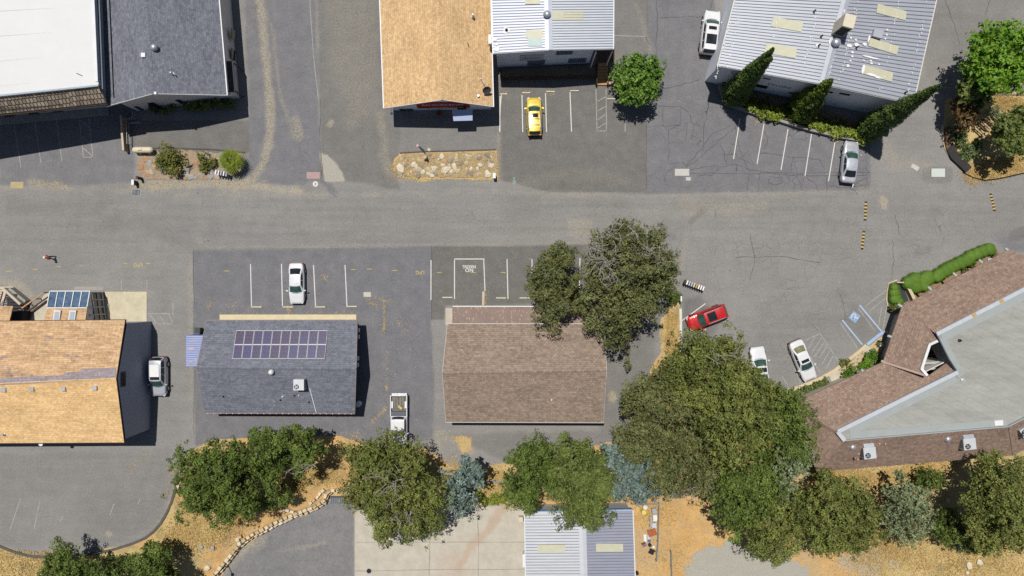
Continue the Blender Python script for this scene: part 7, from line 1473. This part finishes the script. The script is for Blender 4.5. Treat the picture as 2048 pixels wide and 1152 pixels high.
for k in range(5): p, q = G(267 + k * 2.6, 380.5), G(267 + k * 2.6, 388.5); MB().beam(p + Vector((0, 0, .033)), q + Vector((0, 0, .033)), .03, .02).build('grate_bar', M_GALV, o)
p = G(631, 368); mh = thing('manhole', 'white painted round manhole cover below the pinkish lid', 'manhole', p); MB().lathe(p, [(.36, -.02), (.36, .012)], 20).build('rim', M_CONCD, mh); MB().lathe(p + Vector((0, 0, .0125)), [(.31, 0), (.31, .015)], 20).build('lid', M_LINE, mh); MB().box((p.x + .02, p.y, .029), (.08, .24, .008)).build('hand_hole', M_DARK, mh)
p = G(738, 1142); dr = thing('yard_drain', 'round dark drain in the concrete yard', 'drain', p); MB().lathe(p, [(.34, 0), (.34, .015)], 18).build('rim', M_GALV, dr); MB().lathe(p + Vector((0, 0, .0155)), [(.28, 0), (.28, .006)], 18).build('grate', M_DARK, dr)
# feather flag, post, marker, lamp
fb = G(852, 305); fl_ = thing('feather_flag', 'tall feather flag with pale pink tip in the stony bed', 'flag', fb); tip = P0(835, 291, 3.6); pole = [fb + (tip - fb) * t + Vector((.15 * math.sin(t * 3.1), 0, 0)) for t in (0, .3, .6, .85, 1)]
MB().tube(pole, [.03, .025, .02, .015, .012], 6).build('pole', M_GALV, fl_)
b = MB(); g = []
for k in range(9): t = .32 + .68 * k / 8; q = fb + (tip - fb) * t + Vector((.15 * math.sin(t * 3.1), 0, 0)); wid = .62 * math.sin(math.pi * min(1, .12 + .88 * (k / 8)) ** .8) + .05; g.append([q, q + Vector((.25, -.9, .0)).normalized() * wid * .5 + Vector((.05 * math.sin(k), 0, 0)), q + Vector((.3, -.8, 0)).normalized() * wid])
for r_ in g:
    for q in r_: pass
b.grid(g); b.build('banner', pm('slate_banner', A(120, 124, 138), .8, .2, 2), fl_, True); MB().lathe(tip - Vector((0, 0, .05)), [(.06, 0), (.16, .03), (.05, .1)], 8).build('tip_cap', pm('pink_tip', A(226, 180, 186), .6), fl_)
def post(name, label, x, y, h, w, m, cat, cap=None):
    p = G(x, y); o = thing(name, label, cat, p); MB().box(p, (w[0], w[1], h)).build('post', m, o); MB().box((p.x, p.y, h), (w[0] * 1.2, w[1] * 1.2, .05)).build('cap', cap or m, o); return o
post('utility_pedestal', 'white utility pedestal at the corner of the stony bed', 989, 354, 1.0, (.28, .5), WHITE, 'pedestal'); post('utility_pedestal', 'short dark pedestal at the rock bed corner', 274, 367, .9, (.24, .5), M_BLACK, 'pedestal', M_GALV); post('marker_post', 'leaning timber marker beside the dark pedestal', 284, 358, 1.1, (.2, .3), M_DARKWOOD, 'post'); post('marker_post', 'white marker post in the dark corner bush', 1357, 597, 1.3, (.14, .5), WHITE, 'post')
p = G(455, 1128); lamp = thing('lamp_post', 'slim dark lamp post at the retaining wall foot', 'lamp post', p); MB().tube([p, p + Vector((0, 0, 4.2))], [.07, .04], 8).build('pole', M_BLACK, lamp); MB().lathe(p + Vector((0, 0, 4.2)), [(.08, 0), (.2, .05), (.22, .14), (.06, .24)], 12).build('lamp_head', M_BLACK, lamp); MB().lathe(p, [(.16, 0), (.1, .2)], 10).build('base', M_BLACK, lamp)
# stone retaining wall of the lower lot
rwall = thing('stone_retaining_wall', 'rough pale stone retaining wall stepping along the lower asphalt lot', 'retaining wall', G(560, 1045)); path = [(426, 1153), (440, 1135), (457, 1116), (468, 1101), (480, 1087), (502, 1071), (541, 1051), (567, 1038), (592, 1027), (625, 1016), (647, 1002), (652, 988), (660, 981), (680, 981), (700, 981)]
rr = random.Random(11); M_ST = [pm('pale_stone_%d' % i, A(*c), .95, .18, 4) for i, c in enumerate(((222, 204, 172), (206, 186, 152), (230, 214, 186), (196, 172, 138)))]
def stone_run(path, zoff, sz, step):
    pts = [Vector((x, y, 0)) for x, y in path]; seg = [(a, b, (b - a).length) for a, b in zip(pts[:-1], pts[1:])]; T = sum(s[2] for s in seg); s = 0
    while s < T:
        l = s; k = 0
        while l > seg[k][2] and k < len(seg) - 1: l -= seg[k][2]; k += 1
        q = seg[k][0].lerp(seg[k][1], l / seg[k][2]); dv = seg[k][1] - seg[k][0]; p = P0(q.x, q.y, LOWZ * .35 + zoff); ang = math.atan2(-dv.y, dv.x); L1 = step / 17.1 * rr.uniform(.8, 1.05)
        b = MB(); b.box((p.x + rr.uniform(-.04, .04), p.y + rr.uniform(-.04, .04), p.z - .45), (L1, sz * rr.uniform(.8, 1.2), .5 + rr.uniform(-.05, .08)), ang + rr.uniform(-.12, .12), rr.uniform(.78, .9)); b.build('stone', rr.choice(M_ST), rwall); s += step
stone_run(path, .0, .42, 10.5); stone_run([(x + 2.5, y + 4) for x, y in path], -.5, .4, 11); stone_run([(478, 1088), (474, 1076), (486, 1072)], .25, .4, 9); stone_run([(566, 1020), (578, 1022), (592, 1027)], .25, .36, 9); stone_run([(620, 1006), (632, 998), (640, 986), (650, 978)], .25, .36, 9); stone_run([(709, 990), (709, 1006)], 0, .4, 9)
gb = G(677, 998); gr_ = thing('ribbed_bin', 'low dark ribbed metal bin at the wall corner', 'bin', gb); MB().box(gb, (1.7, .75, .6)).build('bin_body', pm('slate_metal', A(96, 104, 116), .5, .1), gr_)
for k in range(8): MB().box((gb.x - .75 + k * .215, gb.y, gb.z + .6), (.11, .72, .06)).build('lid_rib', pm('slate_metal_l', A(124, 132, 144), .5, .1), gr_)
# loose rocks
def rock(x, y, r, m, parent=None, seed=0, flat=.6):
    q = np.random.default_rng(seed); p = G(x, y); bm = bmesh.new(); bmesh.ops.create_icosphere(bm, subdivisions=1, radius=1)
    for v in bm.verts: k = r * q.uniform(.7, 1.15); v.co = Vector((v.co.x * k * 1.15, v.co.y * k * .9, v.co.z * k * flat))
    bmesh.ops.rotate(bm, verts=bm.verts, cent=(0, 0, 0), matrix=Matrix.Rotation(q.uniform(0, 6), 3, 'Z')); me = bpy.data.meshes.new('rock'); bm.to_mesh(me); bm.free(); o = link_mesh('rock', me, m, parent); o.location = p + Vector((0, 0, r * flat * .3)) - (ORG[parent.name] if parent else Vector()); return o
M_RK = [pm('rock_%d' % i, A(*c), .95, .25, 5, bump=.5) for i, c in enumerate(((200, 184, 152), (172, 160, 138), (222, 210, 184), (150, 138, 122), (190, 158, 120)))]
M_SL = [pm('slate_rock_%d' % i, A(*c), .95, .25, 5, bump=.5) for i, c in enumerate(((168, 166, 160), (146, 142, 138), (190, 172, 150), (176, 140, 110)))]
rb1 = thing('rock_bed', 'rock bed of slate pieces round the flowering bush and palm', 'rock bed', G(380, 335)); rb2 = thing('rock_bed', 'stony bed of pale rubble below the carpet shop', 'rock bed', G(890, 332)); rq = random.Random(5)
MB().prism([G(*q) for q in jag([(276, 303), (380, 301), (484, 308), (490, 342), (468, 354), (380, 359), (292, 359), (278, 345)], 2.2, 6, 2)], -.02, .05).build('bed_soil', pm('bed_soil_grey', A(166, 146, 120), .95, .25, 4), rb1); MB().prism([G(*q) for q in jag([(792, 320), (804, 309), (850, 307), (990, 303), (993, 354), (900, 355), (800, 352), (790, 340)], 2.2, 6, 3)], -.02, .05).build('bed_soil', pm('bed_soil_straw', A(176, 156, 116), .95, .3, 4), rb2)
for i in range(230): rock(rq.uniform(280, 486), rq.uniform(307, 356), .1 + .4 * rq.random() ** 2, rq.choice(M_SL), rb1, i, .35)
for i in range(240): rock(rq.uniform(794, 988), rq.uniform(308, 352), .08 + .36 * rq.random() ** 2, rq.choice(M_RK), rb2, 200 + i, .5)
for x, y, r in ((801, 337, .6), (891, 340, .5), (846, 344, .35), (858, 300, .25), (975, 344, .3), (955, 337, .3), (984, 331, .4)): rock(x, y, r, M_RK[2], rb2, int(x), .5)
pb_ = thing('pebble_strip', 'pale pebble strip between the tan kerb and clinic shrubs', 'pebble bed', G(1715, 720)); 
MB().prism([G(*q) for q in ((1676, 742), (1700, 724), (1738, 692), (1762, 672), (1770, 690), (1750, 715), (1735, 735), (1690, 758))], -.02, .06).build('bed_soil', pm('pebble_soil', A(200, 178, 138), .95, .3, 10), pb_)
for i in range(120): t = rq.random(); rock(1680 + 82 * t + rq.uniform(-4, 14), 745 - 68 * t + rq.uniform(-3, 16), rq.uniform(.06, .16), rq.choice(M_RK), pb_, 400 + i, .6)
tag(MB().prism([G(*q) for q in ((1656, 749), (1672, 737), (1684, 752), (1676, 772), (1664, 768))], -.02, .08).build('doorway_path', M_CONC), kind='structure'); tag(MB().prism([G(*q) for q in ((1722, 700), (1734, 690), (1745, 698), (1733, 708))], -.02, .1).build('doorway_path', M_CONC), kind='structure')
for i, (x, y, r, lb) in enumerate(((362, 983, .45, 'pale boulder at the upper end of the curved kerb'), (358, 973, .3, 'small pale boulder touching the kerb end'), (415, 1136, .4, 'half buried boulder on the red slope'), (403, 1095, .35, 'grey boulder midway down the straw slope'), (425, 1096, .3, 'rounded boulder near the wall bend'), (1937, 1130, .5, 'pale boulder on the straw slope below the huge oak'), (1958, 1124, .45, 'flat white boulder on the straw slope'), (1934, 1146, .3, 'small white boulder at the slope foot'), (1920, 1096, .35, 'rounded boulder at the edge of the oak shade'), (1895, 1000, .3, 'boulder beside the shaded oak trunk'))):
    o = rock(x, y, r, M_RK[2] if i not in (3, 4) else M_SL[0], None, 600 + i, .6); o.name = 'boulder'; tag(o, lb, 'boulder', 'loose boulders on the slopes')
# split rail fences on the bank and round the junk yard
def fence(label, pts, h=.9):
    P = [G(*q) for q in pts]; o = thing('rail_fence', label, 'fence', P[0])
    for p in P: MB().box((p.x, p.y, p.z), (.12, .12, h)).build('fence_post', M_CONCD, o)
    for p, q in zip(P[:-1], P[1:]):
        for z in (.35, .75): MB().beam(p + Vector((0, 0, z)), q + Vector((0, 0, z)), .08, .12).build('rail', M_CONCD, o)
fence('short weathered rail fence beside the slim cedar', [(973, 958), (990, 960), (1008, 961)]); fence('weathered rail fence under the big overhanging oak', [(878, 941), (893, 941), (905, 942)]); fence('grey rail fence around the junk yard by the shed', [(1262, 1005), (1290, 1005), (1316, 1005), (1315, 1040), (1314, 1080), (1311, 1118)], .7); fence('weathered rail fence between red soil and gravel', [(1340, 1100), (1341, 1130), (1342, 1165)], .7)
# junk by the shed
def barrel(x, y, r, h, m, label, name='barrel'):
    p = G(x, y); o = thing(name, label, name.replace('_', ' '), p); MB().lathe(p, [(r * .95, 0), (r, .05), (r, h * .33), (r * 1.04, h * .35), (r, h * .37), (r, h * .65), (r * 1.04, h * .67), (r, h * .69), (r, h - .04), (r * .95, h)], 16).build('shell', m, o, False); MB().lathe(p + Vector((0, 0, h)), [(r * .88, 0), (r * .88, .015)], 16).build('lid', m, o); return o
barrel(1285, 1020, .28, .9, pm('yellow_drum', A(232, 210, 110), .5, .06), 'yellow drum inside the junk yard'); barrel(1288, 1011, .28, .8, pm('cream_drum', A(226, 222, 200), .5, .06), 'cream drum behind the yellow drum'); barrel(1306, 1092, .16, .35, WHITE, 'white bucket among the junk', 'bucket'); barrel(1298, 1081, .17, .35, pm('blue_pail', A(90, 120, 170), .5), 'blue bucket on the white boards', 'bucket'); barrel(1299, 1089, .2, .3, M_BLACK, 'black bucket beside the tan chair', 'bucket'); barrel(1273, 1144, .2, .5, M_BLACK, 'black bin at the shed side wall', 'bin')
def slabthing(name, label, cat, x, y, size, rz, m, legs=0, h=.4, back=False):
    p = G(x, y); o = thing(name, label, cat, p); MB().box((p.x, p.y, p.z + h), size, rz, .96).build('top', m, o)
    for sx in (-1, 1):
        for sy in (-1, 1): q = Vector((sx * size[0] * .42, sy * size[1] * .42, 0)); q.rotate(Matrix.Rotation(rz, 3, 'Z')); MB().box((p.x + q.x, p.y + q.y, p.z), (.06, .06, h)).build('leg', m, o)
    if back: q = Vector((0, size[1] * .48, 0)); q.rotate(Matrix.Rotation(rz, 3, 'Z')); MB().box((p.x + q.x, p.y + q.y, p.z + h + size[2]), (size[0], .06, .45), rz).build('backrest', m, o)
slabthing('worktable', 'rusty brown table in the junk yard', 'table', 1303, 1063, (1.0, .8, .06), .3, pm('rusty_top', A(176, 102, 66), .8, .2)); slabthing('storage_crate', 'white crate against the junk yard rail', 'crate', 1309, 1034, (.5, .75, .3), 0, WHITE, h=.1); slabthing('storage_crate', 'grey white crate further along the junk yard rail', 'crate', 1307, 1049, (.5, .6, .3), .1, M_UNIT, h=.1); slabthing('sheet_board', 'white board lying by the buckets', 'board', 1290, 1076, (.35, .9, .03), .05, WHITE, h=.05); slabthing('sheet_board', 'second white board with marks by the buckets', 'board', 1297, 1074, (.3, .6, .03), .1, M_UNIT, h=.05); slabthing('garden_chair', 'mauve garden chair tipped beside the buckets', 'chair', 1287, 1087, (.5, .5, .05), .5, pm('mauve_plastic', A(140, 112, 116), .6), back=True); slabthing('garden_chair', 'black garden chair at the end of the junk row', 'chair', 1302, 1101, (.6, .6, .06), -.4, M_BLACK, back=True); slabthing('metal_rack', 'grey metal rack at the corner of the junk yard', 'rack', 1306, 1018, (.5, .6, .05), .1, M_GALV, h=.7); slabthing('sink_unit', 'tall grey sink frame along the junk yard rail', 'sink', 1300, 1040, (.25, 1.3, .05), 0, M_GALV, h=.6)
# odd things round the lots
def a_sign(x, y, label):
    p = G(x, y); o = thing('folded_sign', label, 'sign', p)
    for s in (-1, 1):
        b = MB(); b.slab([p + Vector((-.35, s * .02, .75)), p + Vector((.35, s * .02, .75)), p + Vector((.35, s * .32, .02)), p + Vector((-.35, s * .32, .02))][::s], .02); b.build('board', WHITE, o)
a_sign(1232, 147, 'white folded board sign at the foot of the shop porch')
p = G(1759, 690); gl = thing('garden_lamp', 'small round pale garden lamp on the pebble strip', 'lamp', p); MB().lathe(p, [(.05, 0), (.05, .35), (.2, .4), (.24, .5), (.05, .6)], 12).build('lamp_head', pm('pale_blue_lamp', A(190, 206, 220), .4), gl); MB().lathe(p, [(.14, 0), (.1, .06)], 10).build('base', M_GALV, gl)
op = thing('sunken_entry', 'sunken basement entry with pale coping between hedge mounds', 'entry', G(1808, 590)); q = [(1789, 567), (1804, 567), (1817, 601), (1807, 606)]
MB().prism([G(*v) for v in q], 0, .05).build('pit', pm('dark_teal_pit', (.03, .04, .045, 1), .8), op); MB().strip([(G(*v).x, G(*v).y) for v in ((1806, 566), (1823, 601))], .36, 0, .75).build('coping', M_KERBT, op); MB().strip([(G(*v).x, G(*v).y) for v in ((1788, 565), (1804, 565))], .12, 0, .7).build('coping', M_KERBT, op)
tag(MB().prism([G(*v) for v in ((1782, 570), (1830, 562), (1980, 492), (2000, 505), (1960, 540), (1830, 600), (1790, 612))], -.02, .03).build('hedge_bed', pm('dark_mulch_bed', A(150, 124, 98), .95, .3, 4)), kind='structure')
